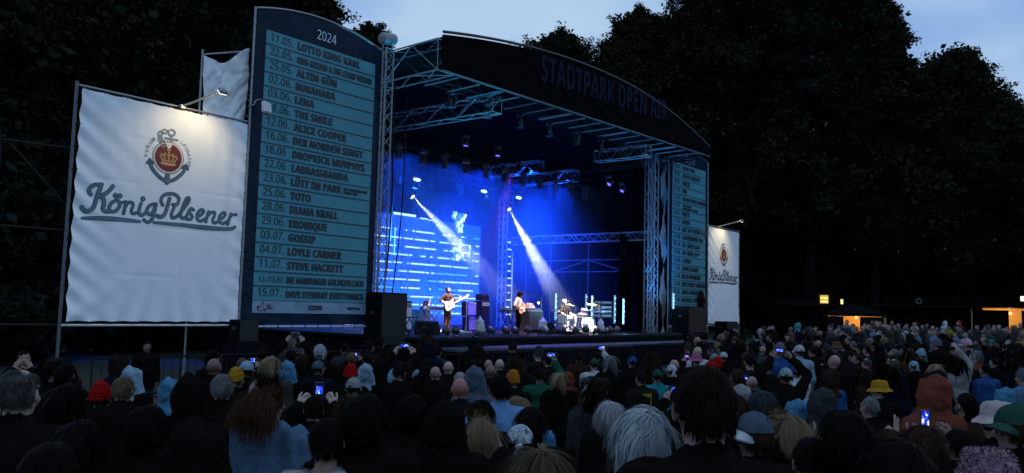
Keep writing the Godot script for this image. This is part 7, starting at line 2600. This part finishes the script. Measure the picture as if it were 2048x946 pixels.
func fill_crowd(placed: Array) -> void:
	# the rest of the crowd: dark heads and jackets packed over the lawn, the far ones as one mass
	var r := RandomNumberGenerator.new()
	r.seed = 99
	var cells := []
	var a := 0.0
	for i in 15000:
		var u := r.randf_range(0.5, 54.0)
		var w := r.randf_range(-0.5, 15.0)
		var d := Vector2(u, w).length()
		var az := atan2(u, w)
		if d < 4.2 or az < 0.36 or az > 1.53:
			continue
		if az < 0.62 and d > 12.0 or w > 14.2 or (d > 17.0 and az < 1.10) or (az < 0.80 and r.randf() < 0.45):
			continue
		if u > 52.5 or (d > 40.0 and w < 1.0):
			continue
		var gap := 0.62 + 0.012 * d
		var ok := true
		for p in placed:
			if absf(p[0] - u) < gap and absf(p[1] - w) < gap and Vector2(p[0] - u, p[1] - w).length() < gap:
				ok = false
				break
			if p[3] and d < 14.0:
				# leave the sight line to the singled-out people as open as it is in the picture
				var pd := Vector2(p[0], p[1]).length()
				if d < pd and absf(wrapf(atan2(p[0], p[1]) - az, -PI, PI)) * d < 0.24 and pd - d < 5.0:
					ok = false
					break
		if ok:
			placed.append([u, w, r.randf_range(0.9, 1.04), false])
			cells.append([d, u, w])
	cells.sort_custom(func(x, y): return x[0] < y[0])
	var single := mini(cells.size(), 176)
	var kinds := ["short:black", "short:darkbrown", "short:brown", "shaggy:black", "long:darkbrown", "bob:brown", "ponytail:brown", "short:grey", "bald:pink", "hood:charcoal", "hood:navy", "beanie:grey", "cap:charcoal", "short:black", "shaggy:darkbrown", "long:brown", "bob:blond", "shaggy:black", "short:darkbrown", "long:darkbrown", "receding:greybrown"]
	var tops := ["jacket:black", "hoodie:black", "jacket:charcoal", "hoodie:navy", "jacket:navy", "jacket:black", "hoodie:charcoal", "jacket:grey", "jacket:brown"]
	var words := {"short:black": "short black hair", "short:darkbrown": "short dark brown hair", "short:brown": "short brown hair", "shaggy:black": "bushy black hair", "long:darkbrown": "long dark hair", "bob:brown": "a brown bob", "ponytail:brown": "a brown ponytail", "short:grey": "short grey hair", "bald:pink": "a bald head", "hood:charcoal": "a charcoal hood", "hood:navy": "a navy hood", "beanie:grey": "a grey woolly hat", "cap:charcoal": "a charcoal cap", "shaggy:darkbrown": "bushy dark brown hair", "long:brown": "long brown hair", "bob:blond": "a blond bob", "hood:slate": "a blue-grey hood", "beanie:lilac": "a lilac woolly hat", "cap:stone": "a beige cap", "receding:greybrown": "a receding hairline"}
	for i in single:
		var u: float = cells[i][1]
		var w: float = cells[i][2]
		var hk: String = kinds[r.randi() % kinds.size()]
		var tk: String = tops[r.randi() % tops.size()]
		if cells[i][0] < 7.0:
			hk = ["short:black", "short:darkbrown", "shaggy:black", "short:black"][r.randi() % 4]
			tk = ["jacket:black", "hoodie:black", "jacket:charcoal"][r.randi() % 3]
		var row := "near rows" if cells[i][0] < 9.0 else "middle rows" if cells[i][0] < 13.5 else "far rows"
		var side := "on the left" if atan2(u, w) < 0.75 else "towards the stage" if atan2(u, w) < 1.05 else "on the right"
		var lab := "person with %s in a %s %s, %s %s" % [words[hk], tk.get_slice(":", 1), "hooded top" if tk.begins_with("hoodie") else "jacket", row, side]
		var t := thing("person", lab, "person", V(u, ground_at(u, w), w), face_yaw(u, w) + r.randf_range(-0.35, 0.35), lab.replace("person with", "people with"))
		t.scale = Vector3.ONE * r.randf_range(0.9, 1.03)
		body_parts(t, hk, tk, "stand", FACES[r.randi() % 5], false, ["navy", "black", "charcoal"][i % 3])
	var rest := cells.size() - single
	if rest <= 0:
		return
	var t := thing("crowd", "packed mass of spectators filling the far right of the concert ground", "crowd", V(40, 0, 6))
	t.set_meta("kind", "stuff")
	var sets := [["skin", skin_for("stand"), mat("skin_crowd", Color(1, 1, 1), 0.55)], ["jackets", top_for("stand", "jacket"), mat("cloth_crowd", Color(1, 1, 1), 0.92)], ["trousers", leg_m, dye("navy")], ["hair", hair_m["short_far"], mat("hair_crowd", Color(1, 1, 1), 0.5)], ["hats", hat_m["beanie"][0], mats["cloth_crowd"]], ["caps", hat_m["cap"][0], mats["cloth_crowd"]], ["hoods", hat_m["hood"][0], mats["cloth_crowd"]]]
	var xf := []
	var pick := []
	for i in rest:
		var c: Array = cells[single + i]
		xf.append(Transform3D(Basis(Vector3.UP, face_yaw(c[1], c[2]) + r.randf_range(-0.4, 0.4)).scaled(Vector3.ONE * r.randf_range(0.88, 1.06)), V(c[1], ground_at(c[1], c[2]), c[2]) - t.position))
		var v := r.randf()
		pick.append(4 if v < 0.07 else 5 if v < 0.15 else 6 if v < 0.26 else 3 if v < 0.9 else 0)
	var bright := ["teal", "paleblue", "orange", "charcoal", "white", "rust", "red", "skyblue", "grey", "mustard", "navy", "slate"]
	for s in sets.size():
		var idx := []
		for i in rest:
			if s < 3 or pick[i] == s:
				idx.append(i)
		if idx.is_empty():
			continue
		var mm := MultiMesh.new()
		mm.transform_format = MultiMesh.TRANSFORM_3D
		mm.use_colors = true
		mm.mesh = sets[s][1]
		mm.instance_count = idx.size()
		for j in idx.size():
			var i: int = idx[j]
			mm.set_instance_transform(j, xf[i])
			var c := Color.WHITE
			if s == 0:
				c = SKIN[FACES[i % 5]]
			elif s == 1:
				c = DYE[["black", "black", "charcoal", "navy", "black", "grey", "brown", "denim", "charcoal", "rust"][r.randi() % 10]] if r.randf() < 0.88 else DYE[bright[r.randi() % 12]] * 0.7
			elif s == 3:
				c = HAIR[["black", "darkbrown", "brown", "darkbrown", "grey", "tan", "blond"][r.randi() % 7]]
			else:
				c = DYE[bright[r.randi() % 12]] if r.randf() < 0.6 else DYE["charcoal"]
			mm.set_instance_color(j, c)
		var o := MultiMeshInstance3D.new()
		o.name = sets[s][0]
		o.multimesh = mm
		var mt: StandardMaterial3D = sets[s][2]
		if s != 2:
			mt.vertex_color_use_as_albedo = true
		o.material_override = mt
		o.set_meta("kind", "stuff")
		t.add_child(o)

func musicians() -> void:
	pass

func build_musicians() -> void:
	# bass player, guitarist, drummer
	var t := thing("person", "bass player in a dark brown shirt and trousers, lit white, facing right", "person", V(24.0, FLOOR + 0.06, 22.75), -3.1)
	body_parts(t, "short:brown", "tee:brown", "bass", "fair", true, "brown")
	beard(t)
	var bx := t.transform * Transform3D(Basis(Vector3(0, 0, 1), 0.0), Vector3.ZERO)
	var put := func(at: Vector3, roll: float, yaw: float) -> Transform3D:
		# guitars hang in front of the player: neck to the player's left, top outwards
		return Transform3D(Basis(Vector3.UP, PI + yaw) * Basis(Vector3(0, 0, 1), roll), at)
	guitar("white-lit bass guitar held by the bass player", bx * put.call(Vector3(0.08, 1.03, -0.20), 0.42, -0.25), mat("white lacquer", Color(0.78, 0.74, 0.7), 0.25), true)
	t = thing("person", "guitarist in a pale open shirt and dark trousers, head bowed over an orange guitar", "person", V(27.3, FLOOR, 21.75), -2.8)
	body_parts(t, "shaggy:black", "tee:white", "guitar", "fair", true, "black")
	for n in t.get_children():
		if n.name.begins_with("hair"):
			n.transform = head_turn(pose_of("guitar"))
	guitar("orange electric guitar held by the guitarist", t.transform * put.call(Vector3(0.06, 1.0, -0.19), 0.22, -0.25), mat("orange lacquer", Color(0.55, 0.17, 0.05), 0.25), false)
	t = thing("person", "drummer in a black shirt and white trousers, seated behind the drums", "person", V(29.45, FLOOR + 0.12 + 0.03 - 0.42, 20.9), -3.2)
	skin_for("drums")
	var sl := Field.new(Vector3(-0.45, 0.4, -0.6), Vector3(0.45, 1.15, 0.25), 0.023)
	legs_into(sl, true, 0.018)
	sl.rough(wrinkle, 0.014, Vector3(6, 5, 6))
	sl.floor_at(0.53)
	var keep := leg_m
	var keep_s := shoe_m
	leg_m = sl.mesh()
	var ss := M.new()
	for s in [-1.0, 1.0]:
		ss.ball(Vector3(0.26 * s, 0.47, -0.42), Vector3(0.05, 0.05, 0.135), 12)
	shoe_m = ss.mesh()
	body_parts(t, "bald:pale", "tee:black", "drums", "pale", true, "white")
	leg_m = keep
	shoe_m = keep_s
	var st := thing("drum_stool", "round black stool under the drummer", "stool", V(29.45, FLOOR + 0.12, 20.92))
	part_lathe(st, "seat", Transform3D(Basis(), Vector3(0, 0.40, 0)), [Vector2(0, 0.05), Vector2(0.15, 0.05), Vector2(0.17, 0.02), Vector2(0.16, -0.03), Vector2(0, -0.03)], mat("black vinyl", Color(0.02, 0.02, 0.022), 0.6), 18)
	for i in 3:
		var a := TAU * i / 3.0
		strut(st, "leg", Vector3(0, 0.36, 0), Vector3(cos(a) * 0.24, 0.01, sin(a) * 0.24), 0.014, mat("chrome tube", Color(0.6, 0.6, 0.62), 0.25, 0.9))
	for s in [-1.0, 1.0]:
		var ds := thing("drum_stick", "drum stick in the drummer's %s hand" % ["right" if s > 0.0 else "left"], "drum stick")
		ds.transform = t.transform
		strut(ds, "stick", Vector3(0.24 * s, 1.02, -0.3), Vector3(0.12 * s, 1.1, -0.68), 0.009, mat("pale wood", Color(0.6, 0.48, 0.3), 0.6))

func beard(t: Node3D) -> void:
	var f := Field.new(Vector3(-0.09, 1.5, -0.15), Vector3(0.09, 1.64, 0.02), 0.008)
	f.ell(Vector3(0, 1.555, -0.055), Vector3(0.055, 0.042, 0.055), 0.02)
	f.ell(Vector3(0, 1.60, -0.03), Vector3(0.066, 0.04, 0.06), 0.02)
	f.cut(Vector3(0, 1.60, -0.115), Vector3(0.03, 0.045, 0.05), 0.006)
	f.rough(wrinkle, 0.008, Vector3(40, 25, 40))
	var b := obj("beard", f.mesh(), mat("hair_beard", Color(0.05, 0.03, 0.02), 0.7), t)
	b.transform = head_turn(pose_of("bass"))

const PHONE_LABELS := ["small blue-lit phone held above the pale blue cap", "bright upright phone held in two hands, left of the striped poncho", "phone with a white and purple picture, raised below the stage corner", "phone with a blue picture held high in two hands left of centre", "phone with a purple picture held up by one raised arm in the middle rows", "small purple-lit phone at the end of a white sleeve", "lit phone raised by the person in the pink hat", "bright sideways phone just left of the large dark head", "sideways phone with a picture of pink stage lights", "small phone held overhead by the person in the pale mint cap", "upright phone with a blue-white screen by the rust brown hood"]
const PEOPLE := [
	["shaggy:silver", "jacket:black", "stand", 2.39, 1.37, 0.97, "person with shaggy silver grey hair close in front, blocking the view of the stage"],
	["short:darkbrown", "jacket:black", "stand", 2.27, 1.10, 1.05, "large dark-haired head right beside the shaggy silver-haired person"],
	["receding:greybrown", "jacket:black", "stand", 1.60, 4.29, 1.02, "person with receding dark hair and a strip of white collar at the crowd's edge"],
	["beanie:red", "jacket:black", "stand", 3.46, 7.46, 0.92, "person in a plain red beanie behind dark-haired heads below the white beer banner"],
	["shaggy:black", "jacket:black", "stand", 2.11, 4.94, 0.97, "person with black hair beside the red beanie wearer"],
	["shaggy:black", "jacket:black", "stand", 1.52, 3.42, 0.90, "person with bushy dark hair in front of the red beanie wearer"],
	["short:black", "jacket:deepblue", "stand", 1.09, 2.64, 0.90, "person in a deep blue jacket in the dark corner of the crowd"],
	["short:tan", "jacket:black", "stand", 3.50, 7.15, 0.97, "person with light brown hair in front of a pale blue plastic rain hood"],
	["hood:paleblue", "jacket:black", "stand", 4.45, 8.88, 0.93, "person under a pale blue plastic rain hood below the beer banner"],
	["hood:skyblue", "jacket:black", "stand", 4.30, 7.79, 0.91, "person in a pale blue rain hood half hidden by dark heads"],
	["hood:black", "jacket:black", "stand", 2.88, 4.95, 0.98, "black-hooded person just right of the pale blue rain hood"],
	["shaggy:black", "jacket:black", "stand", 2.16, 4.12, 0.91, "dark-haired person in front of the pale blue rain hood"],
	["hood:black", "jacket:charcoal", "stand", 1.62, 2.72, 0.90, "black-hooded person left of the long curly ponytail"],
	["ponytail:auburn", "poncho:denim", "handup", 3.20, 4.56, 0.96, "person with a long curly auburn ponytail in a blue rain poncho"],
	["bald:pink", "jacket:black", "stand", 4.03, 5.92, 0.97, "bald person in front of the curly ponytail and pale blue cap"],
	["bald:brown", "jacket:black", "stand", 5.61, 9.21, 0.97, "balding person left of the mustard yellow woolly hat"],
	["short:grey", "jacket:black", "stand", 3.92, 6.29, 0.99, "grey-haired person beside the mustard yellow woolly hat"],
	["beanie:mustard", "jacket:black", "stand", 5.53, 8.59, 0.91, "small person in a ribbed mustard yellow woolly hat"],
	["short:tan", "jacket:black", "phone", 6.96, 10.67, 0.90, "light-haired person filming with a small blue-lit screen"],
	["cap:paleblue", "jacket:black", "stand", 5.80, 8.80, 0.96, "person in a pale blue cap behind the bald head"],
	["cap:charcoal", "jacket:black", "stand", 7.49, 10.98, 0.96, "person in a dark flat cap behind the pale blue cap"],
	["bob:blond", "jacket:grey", "stand", 5.81, 8.31, 1.01, "person with a straight blond bob beside the bright blue rain hood"],
	["hood:skyblue", "jacket:black", "stand", 6.73, 9.26, 0.91, "person in a bright blue rain hood"],
	["short:darkbrown", "jacket:black", "arms_up", 7.68, 10.51, 0.96, "person holding a black camera high above the bright blue hood"],
	["bob:brown", "jacket:black", "stand", 7.51, 9.95, 0.95, "brown-haired person between the camera holder and the blue-grey cap"],
	["short:silver", "jacket:black", "stand", 7.65, 9.77, 1.03, "silver-haired person in the front rows below the line-up sign"],
	["cap:slate", "jacket:navy", "stand", 7.22, 9.25, 0.92, "person in a smooth blue-grey cap"],
	["short:black", "jacket:black", "phone_up", 4.18, 5.39, 0.90, "dark-haired person holding a bright upright phone with both hands"],
	["short:black", "stripes:stripe", "bow", 2.40, 2.99, 0.89, "person in a black and white striped woven poncho"],
	["short:tan", "jacket:black", "phone", 8.98, 10.65, 0.92, "person with thin fair hair filming below the stage corner"],
	["beanie:red", "jacket:black", "stand", 7.02, 8.32, 0.91, "person in a small bright red bobble hat"],
	["hood:paleblue", "jacket:black", "stand", 7.43, 8.50, 0.90, "person in a pale blue rain hood right of the red bobble hat"],
	["cap:stone", "jacket:black", "stand", 5.76, 6.78, 0.93, "person in a crumpled stone-coloured cap"],
	["bun:brown", "jacket:black", "stand", 2.70, 3.20, 0.90, "brown-haired person with a messy bun beside the striped poncho"],
	["shaggy:black", "jacket:black", "stand", 2.60, 2.96, 0.95, "large bushy dark head in front of the crumpled stone cap"],
	["short:darkbrown", "jacket:black", "arms_phone", 7.28, 7.70, 0.95, "dark-haired person filming with a blue phone in two raised hands"],
	["hood:paleblue", "jacket:black", "stand", 8.37, 8.95, 0.83, "small person in a pale rain hood under the raised blue phone"],
	["cap:paleblue", "jacket:black", "stand", 7.61, 7.69, 0.90, "person in a pale blue rain cap in front of the stage apron"],
	["bald:pink", "jacket:black", "stand", 8.26, 8.02, 0.90, "bald person in the middle rows left of the stone-grey headscarf"],
	["bald:pale", "jacket:black", "stand", 9.20, 8.66, 0.90, "small pale bald head in the front rows under the bass player"],
	["bandana:stone", "jacket:black", "stand", 7.77, 7.11, 0.90, "person in a stone-grey headscarf"],
	["bald:red", "jacket:navy", "stand", 5.98, 5.47, 0.97, "person with a big reddish bald head beside the blue-grey hood"],
	["hood:slate", "jacket:slate", "stand", 6.66, 5.87, 0.99, "person in a big blue-grey hood"],
	["bald:pink", "jacket:black", "stand", 11.17, 9.55, 0.85, "left one of two small bald heads behind the blue-grey hood"],
	["bald:pale", "jacket:black", "stand", 10.59, 8.81, 0.89, "right one of two small bald heads behind the blue-grey hood"],
	["bald:brown", "jacket:black", "stand", 9.01, 7.65, 0.91, "balding person just in front of two small bald heads"],
	["short:black", "jacket:shirtblue", "stand", 5.27, 4.38, 1.01, "dark-haired person in a light blue shirt"],
	["beanie:orange", "jacket:black", "stand", 8.13, 6.54, 0.91, "person in a tall orange folded beanie"],
	["hood:skyblue", "jacket:black", "stand", 8.30, 6.70, 0.78, "small person in a bright blue rain hood under the orange beanie"],
	["bob:blond", "jacket:black", "stand", 5.63, 4.46, 0.90, "person with dark blond hair in front of the light blue shirt"],
	["shaggy:darkbrown", "jacket:black", "stand", 4.02, 3.08, 0.90, "dark-haired person right of the dark blond hair"],
	["shaggy:black", "jacket:black", "stand", 4.76, 4.12, 0.90, "dark-haired person left of the light blue shirt"],
	["ponytail:blond", "jacket:black", "stand", 4.40, 3.84, 0.85, "person with a pale blond ponytail in the dark middle of the crowd"],
	["hood:black", "jacket:black", "stand", 3.18, 3.01, 0.91, "large black hood in front of the reddish bald head"],
	["shaggy:black", "jacket:black", "stand", 3.73, 3.80, 0.93, "dark-haired person left of the reddish bald head"],
	["bandana:leopard", "jacket:black", "stand", 3.67, 2.89, 0.85, "person in a leopard-print cap"],
	["long:tan", "jacket:charcoal", "stand", 2.92, 2.20, 0.83, "person with long blond hair in front of the leopard-print cap"],
	["hood:paleblue", "jacket:black", "stand", 4.48, 3.77, 0.73, "person in a pale plastic rain hood left of the leopard-print cap"],
	["hood:skyblue", "jacket:black", "stand", 5.65, 4.18, 0.70, "person in a bright blue rain hood right of the leopard-print cap"],
	["short:darkbrown", "jacket:green", "one_up", 9.30, 7.00, 0.90, "person with a green collar holding a phone up in one hand"],
	["bob:blond", "jacket:black", "stand", 8.91, 6.39, 0.90, "blond person beside the rust orange hood in the middle rows"],
	["hood:rust", "jacket:rust", "stand", 10.48, 7.36, 0.81, "small person in a rust orange hood beside blond hair"],
	["cap:forest", "jacket:white", "one_up", 12.02, 7.88, 0.90, "person in a dark green cap reaching out with a white sleeve"],
	["short:darkbrown", "jacket:black", "stand", 14.14, 9.17, 0.90, "front-row person seen in profile above the dark green cap"],
	["bob:grey", "jacket:black", "stand", 10.87, 6.82, 0.98, "person with grey bobbed hair right of the dark green cap"],
	["cap:blue", "jacket:black", "stand", 13.19, 7.82, 0.90, "person in a small blue cap in the front rows"],
	["short:black", "jacket:charcoal", "stand", 10.07, 5.82, 0.90, "person wearing a yellow high-visibility patch on a dark jacket"],
	["cap:skyblue", "jacket:black", "stand", 11.59, 7.45, 0.60, "small person in a bright blue cap behind the white bob"],
	["bob:white", "jacket:black", "stand", 5.81, 3.64, 0.90, "person with a smooth white bob left of the shaggy silver hair"],
	["bald:pink", "jacket:black", "stand", 12.34, 6.52, 0.93, "bald person behind the white headscarf"],
	["bandana:white", "jacket:black", "stand", 11.80, 6.28, 0.90, "person in a white headscarf in front of a bald head"],
	["cap:forest", "jacket:teal", "stand", 10.86, 6.01, 0.89, "person in a teal green cap left of the white headscarf"],
	["bald:pale", "jacket:white", "stand", 15.21, 7.52, 0.99, "bald person standing tall in the front rows, above a pink hat"],
	["bucket:pink", "jacket:black", "phone", 14.48, 7.18, 0.92, "person in a bright pink hat in front of a tall bald head"],
	["hood:red", "jacket:red", "stand", 13.17, 6.27, 0.89, "person in a small red hood beside a larger red woolly hat"],
	["beanie:red", "jacket:black", "stand", 13.45, 6.28, 0.92, "person in a round red woolly hat in the rows before the far beer banner"],
	["cap:stone", "jacket:black", "stand", 15.97, 7.52, 0.90, "person in a beige cap left of a white cap"],
	["cap:white", "jacket:black", "stand", 16.36, 7.49, 0.91, "person in a white cap behind the round red woolly hat"],
	["short:black", "jacket:black", "phone_land", 7.52, 3.92, 0.94, "person left of the large dark head holding a bright phone sideways"],
	["shaggy:brown", "jacket:black", "stand", 10.15, 4.47, 0.97, "person with tousled brown hair left of the phone with pink stage lights"],
	["bald:pink", "jacket:green", "phone_land", 11.16, 4.69, 0.88, "small balding person with a green collar holding a phone with pink stage lights"],
	["hood:stone", "jacket:stone", "stand", 6.98, 3.06, 0.97, "person in a pale grey hood"],
	["shaggy:brown", "jacket:black", "stand", 6.57, 2.89, 0.95, "brown-haired person in front of the pale grey hood"],
	["bob:darkgrey", "jacket:black", "stand", 6.99, 2.85, 0.97, "person with straight dark grey hair right of the pale grey hood"],
	["capside:slate", "jacket:blacklogo", "stand", 3.83, 1.60, 0.93, "person in a grey cap with a white peak turned sideways"],
	["ponytail:blond", "jacket:black", "stand", 6.34, 2.47, 0.89, "person with a blond ponytail beside the sideways cap"],
	["beanie:lilac", "jacket:blue", "stand", 14.75, 5.68, 1.06, "person in a lilac knitted hat at the front edge of the crowd"],
	["short:black", "jacket:black", "stand", 16.35, 6.10, 1.04, "person seen in profile between the lilac hat and a white cap"],
	["cap:white", "jacket:paleblue", "stand", 15.70, 5.66, 1.05, "person in an off-white cap looking left"],
	["cap:mint", "jacket:black", "arms_phone", 10.90, 4.11, 0.97, "person in a pale mint cap filming with both arms raised"],
	["cap:purple", "jacket:white", "stand", 13.18, 4.80, 0.91, "person in a purple cap behind raised filming arms"],
	["bucket:brownhat", "jacket:black", "stand", 19.93, 6.31, 1.03, "person in a brown felt hat near the orange-lit tent"],
	["bald:pink", "jacket:black", "stand", 13.99, 4.46, 1.01, "bald person behind a white and black cap"],
	["cap:white", "jacket:black", "stand", 16.17, 5.26, 0.90, "person in a white cap in front of a bald head, left of the mustard hood"],
	["hood:brown", "jacket:blue", "stand", 11.42, 3.72, 0.95, "person in a brown hood and blue jacket"],
	["hood:grey", "jacket:black", "stand", 7.44, 2.50, 0.97, "person in a dark grey hood in front of the brown hood"],
	["hood:skyblue", "jacket:black", "stand", 7.60, 2.78, 0.90, "person in a bright blue rain hood left of the dark grey hood"],
	["bucket:mustard", "jacket:black", "stand", 10.44, 2.81, 0.94, "person in a wide mustard yellow rain hat"],
	["short:grey", "jacket:black", "stand", 8.52, 2.38, 0.93, "grey-haired person in front of the mustard yellow rain hat"],
	["hood:rust", "jacket:rust", "stand", 7.58, 1.63, 1.06, "person in a rust brown hooded jacket"],
	["short:brown", "jacket:white", "signs", 4.46, 1.16, 0.90, "person throwing hand signs with two raised hands"],
	["shaggy:black", "jacket:black", "stand", 3.43, 1.05, 0.96, "dark-haired head left of the raised hand signs"],
	["shaggy:black", "jacket:black", "stand", 2.68, 0.68, 0.94, "very close dark head at the bottom edge below the raised hand signs"],
	["shaggy:brown", "jacket:black", "stand", 4.33, 0.97, 0.92, "person with brushed-back brown hair below the phone with the blue-white screen"],
	["short:black", "jacket:black", "phone_up", 5.90, 1.12, 0.89, "dark-haired person holding up a phone with a blue-white screen"],
	["bucket:cream", "jacket:black", "stand", 6.26, 0.96, 0.99, "person in a wide cream hat behind a green cap"],
	["capside:forest", "jacket:black", "stand", 4.93, 0.68, 0.99, "person in a green cap at the edge of the picture"],
	["fuzzy:pinkwhite", "jacket:black", "stand", 3.93, 0.64, 0.88, "person in a fluffy pink and white hat"],
	["short:black", "jacket:deepblue", "stand", 3.50, 1.21, 0.89, "person in a blue jacket below the dark-haired head"],
	["hood:skyblue", "jacket:black", "stand", 11.84, 1.74, 0.88, "person in a bright blue hood behind the wide cream hat"],
	["beanie:slate", "jacket:denim", "stand", 14.87, 1.91, 0.94, "person in a blue-grey beanie at the right edge"],
	["short:black", "jacket:blue", "stand", 15.95, 2.59, 0.95, "dark-haired person in a blue jacket"],
	["beanie:paleblue", "jacket:black", "stand", 21.19, 4.78, 0.95, "person in a pale blue knitted hat, middle of the far crowd"],
	["cap:teal", "jacket:black", "stand", 20.82, 5.23, 0.95, "person in a turquoise cap in the far crowd"],
	["hood:orange", "jacket:rust", "stand", 20.47, 4.95, 0.91, "person in an orange hood beside a turquoise cap"],
	["bandana:paleblue", "jacket:black", "stand", 17.50, 4.07, 0.90, "person in a pale blue headscarf in the far crowd"],
	["cap:pinkwhite", "jacket:navy", "stand", 22.08, 3.96, 1.10, "person in a pink and white cap in the far crowd"],
	["shaggy:grey", "jacket:rust", "stand", 18.71, 3.20, 1.03, "grey-haired person in a rust red jacket in the far crowd"],
	["cap:teal", "jacket:black", "stand", 31.48, 4.92, 0.94, "person in a small teal cap far to the right"],
	["beanie:hivis", "jacket:black", "stand", 33.35, 6.54, 1.04, "person in a yellow-green beanie far back"],
	["cap:white", "jacket:black", "stand", 35.60, 8.55, 0.97, "person in a white cap far back in the crowd"],
	["beanie:lilac", "jacket:black", "stand", 23.55, 4.92, 1.06, "person in a dusty lilac woolly hat far back"],
	["long:darkbrown", "jacket:stone", "one_up", 15.39, 2.93, 1.02, "long-haired person in a pale jumper raising a hand"],
	["short:black", "jacket:black", "cup_face", 4.67, 12.45, 0.94, "front-edge person facing the camera with hands held up by the face"],
	["short:black", "jacket:black", "stand_face", 8.11, 15.74, 0.90, "security person in black facing the crowd below the beer banner"],]

const LOGO := [
	[0.052, [[0.39, 3.05], [0.34, 3.13], [0.37, 3.23], [0.47, 3.30], [0.63, 3.33]]],
	[0.06, [[0.62, 3.32], [0.57, 3.14], [0.52, 2.93], [0.47, 2.76], [0.38, 2.66], [0.28, 2.64], [0.20, 2.72]]],
	[0.052, [[0.89, 3.32], [0.83, 3.22], [0.73, 3.12], [0.61, 3.04]]],
	[0.055, [[0.62, 3.04], [0.69, 2.97], [0.71, 2.85], [0.69, 2.75], [0.73, 2.69], [0.82, 2.68]]],
	[0.042, [[1.00, 2.99], [0.88, 2.90], [0.84, 2.77], [0.89, 2.69], [1.01, 2.73], [1.09, 2.86], [1.05, 2.97], [1.00, 2.99]]],
	[0.03, [[1.07, 2.96], [1.13, 2.94], [1.19, 2.97]]],
	["dot", [[0.97, 3.10]]],
	["dot", [[1.08, 3.10]]],
	[0.044, [[1.24, 2.97], [1.22, 2.83], [1.20, 2.68]]],
	[0.04, [[1.22, 2.81], [1.30, 2.96], [1.40, 2.97], [1.43, 2.90], [1.39, 2.77], [1.43, 2.70], [1.53, 2.73]]],
	[0.044, [[1.63, 2.98], [1.59, 2.81], [1.61, 2.70], [1.68, 2.69], [1.76, 2.76]]],
	["dot", [[1.67, 3.10]]],
	[0.042, [[1.95, 3.00], [1.84, 2.94], [1.79, 2.82], [1.85, 2.72], [1.93, 2.77], [2.00, 2.95]]],
	[0.044, [[2.02, 3.01], [1.98, 2.78], [1.94, 2.61], [1.84, 2.52], [1.73, 2.57]]],
	[0.046, [[2.20, 3.00], [2.14, 3.10], [2.18, 3.23], [2.32, 3.31], [2.51, 3.32], [2.63, 3.23], [2.61, 3.10], [2.54, 3.04], [2.47, 3.05]]],
	[0.056, [[2.37, 3.19], [2.32, 2.95], [2.26, 2.77], [2.16, 2.69], [2.07, 2.71]]],
	[0.044, [[2.51, 2.97], [2.45, 2.80], [2.49, 2.70], [2.61, 2.75]]],
	[0.042, [[2.61, 2.75], [2.79, 2.99], [2.92, 3.21], [2.89, 3.28], [2.82, 3.21], [2.74, 2.99], [2.70, 2.82], [2.75, 2.72], [2.86, 2.76]]],
	[0.042, [[2.86, 2.76], [2.93, 2.93], [3.00, 3.00], [3.06, 2.97]]],
	[0.042, [[2.97, 2.98], [2.95, 2.89], [3.03, 2.80], [2.99, 2.72], [2.87, 2.71]]],
	[0.04, [[3.17, 2.80], [3.29, 2.87], [3.35, 2.97], [3.27, 3.00], [3.18, 2.89], [3.17, 2.76], [3.26, 2.69], [3.39, 2.76]]],
	[0.042, [[3.49, 2.97], [3.45, 2.83], [3.43, 2.69]]],
	[0.038, [[3.45, 2.82], [3.56, 2.95], [3.67, 2.97], [3.68, 2.89], [3.63, 2.76], [3.68, 2.68], [3.79, 2.73]]],
	[0.04, [[3.82, 2.79], [3.95, 2.87], [4.00, 2.97], [3.92, 2.99], [3.83, 2.89], [3.82, 2.75], [3.93, 2.69], [4.07, 2.76]]],
	[0.042, [[4.17, 2.98], [4.13, 2.83], [4.09, 2.68]]],
	[0.038, [[4.12, 2.84], [4.20, 2.95], [4.33, 2.98]]],
]
const BARS := [
	[[0.22, 2.46], [0.62, 2.50], [1.14, 2.52], [1.63, 2.52]],
	[[1.99, 2.53], [2.76, 2.54], [3.47, 2.53], [4.14, 2.56], [4.31, 2.64]],
]
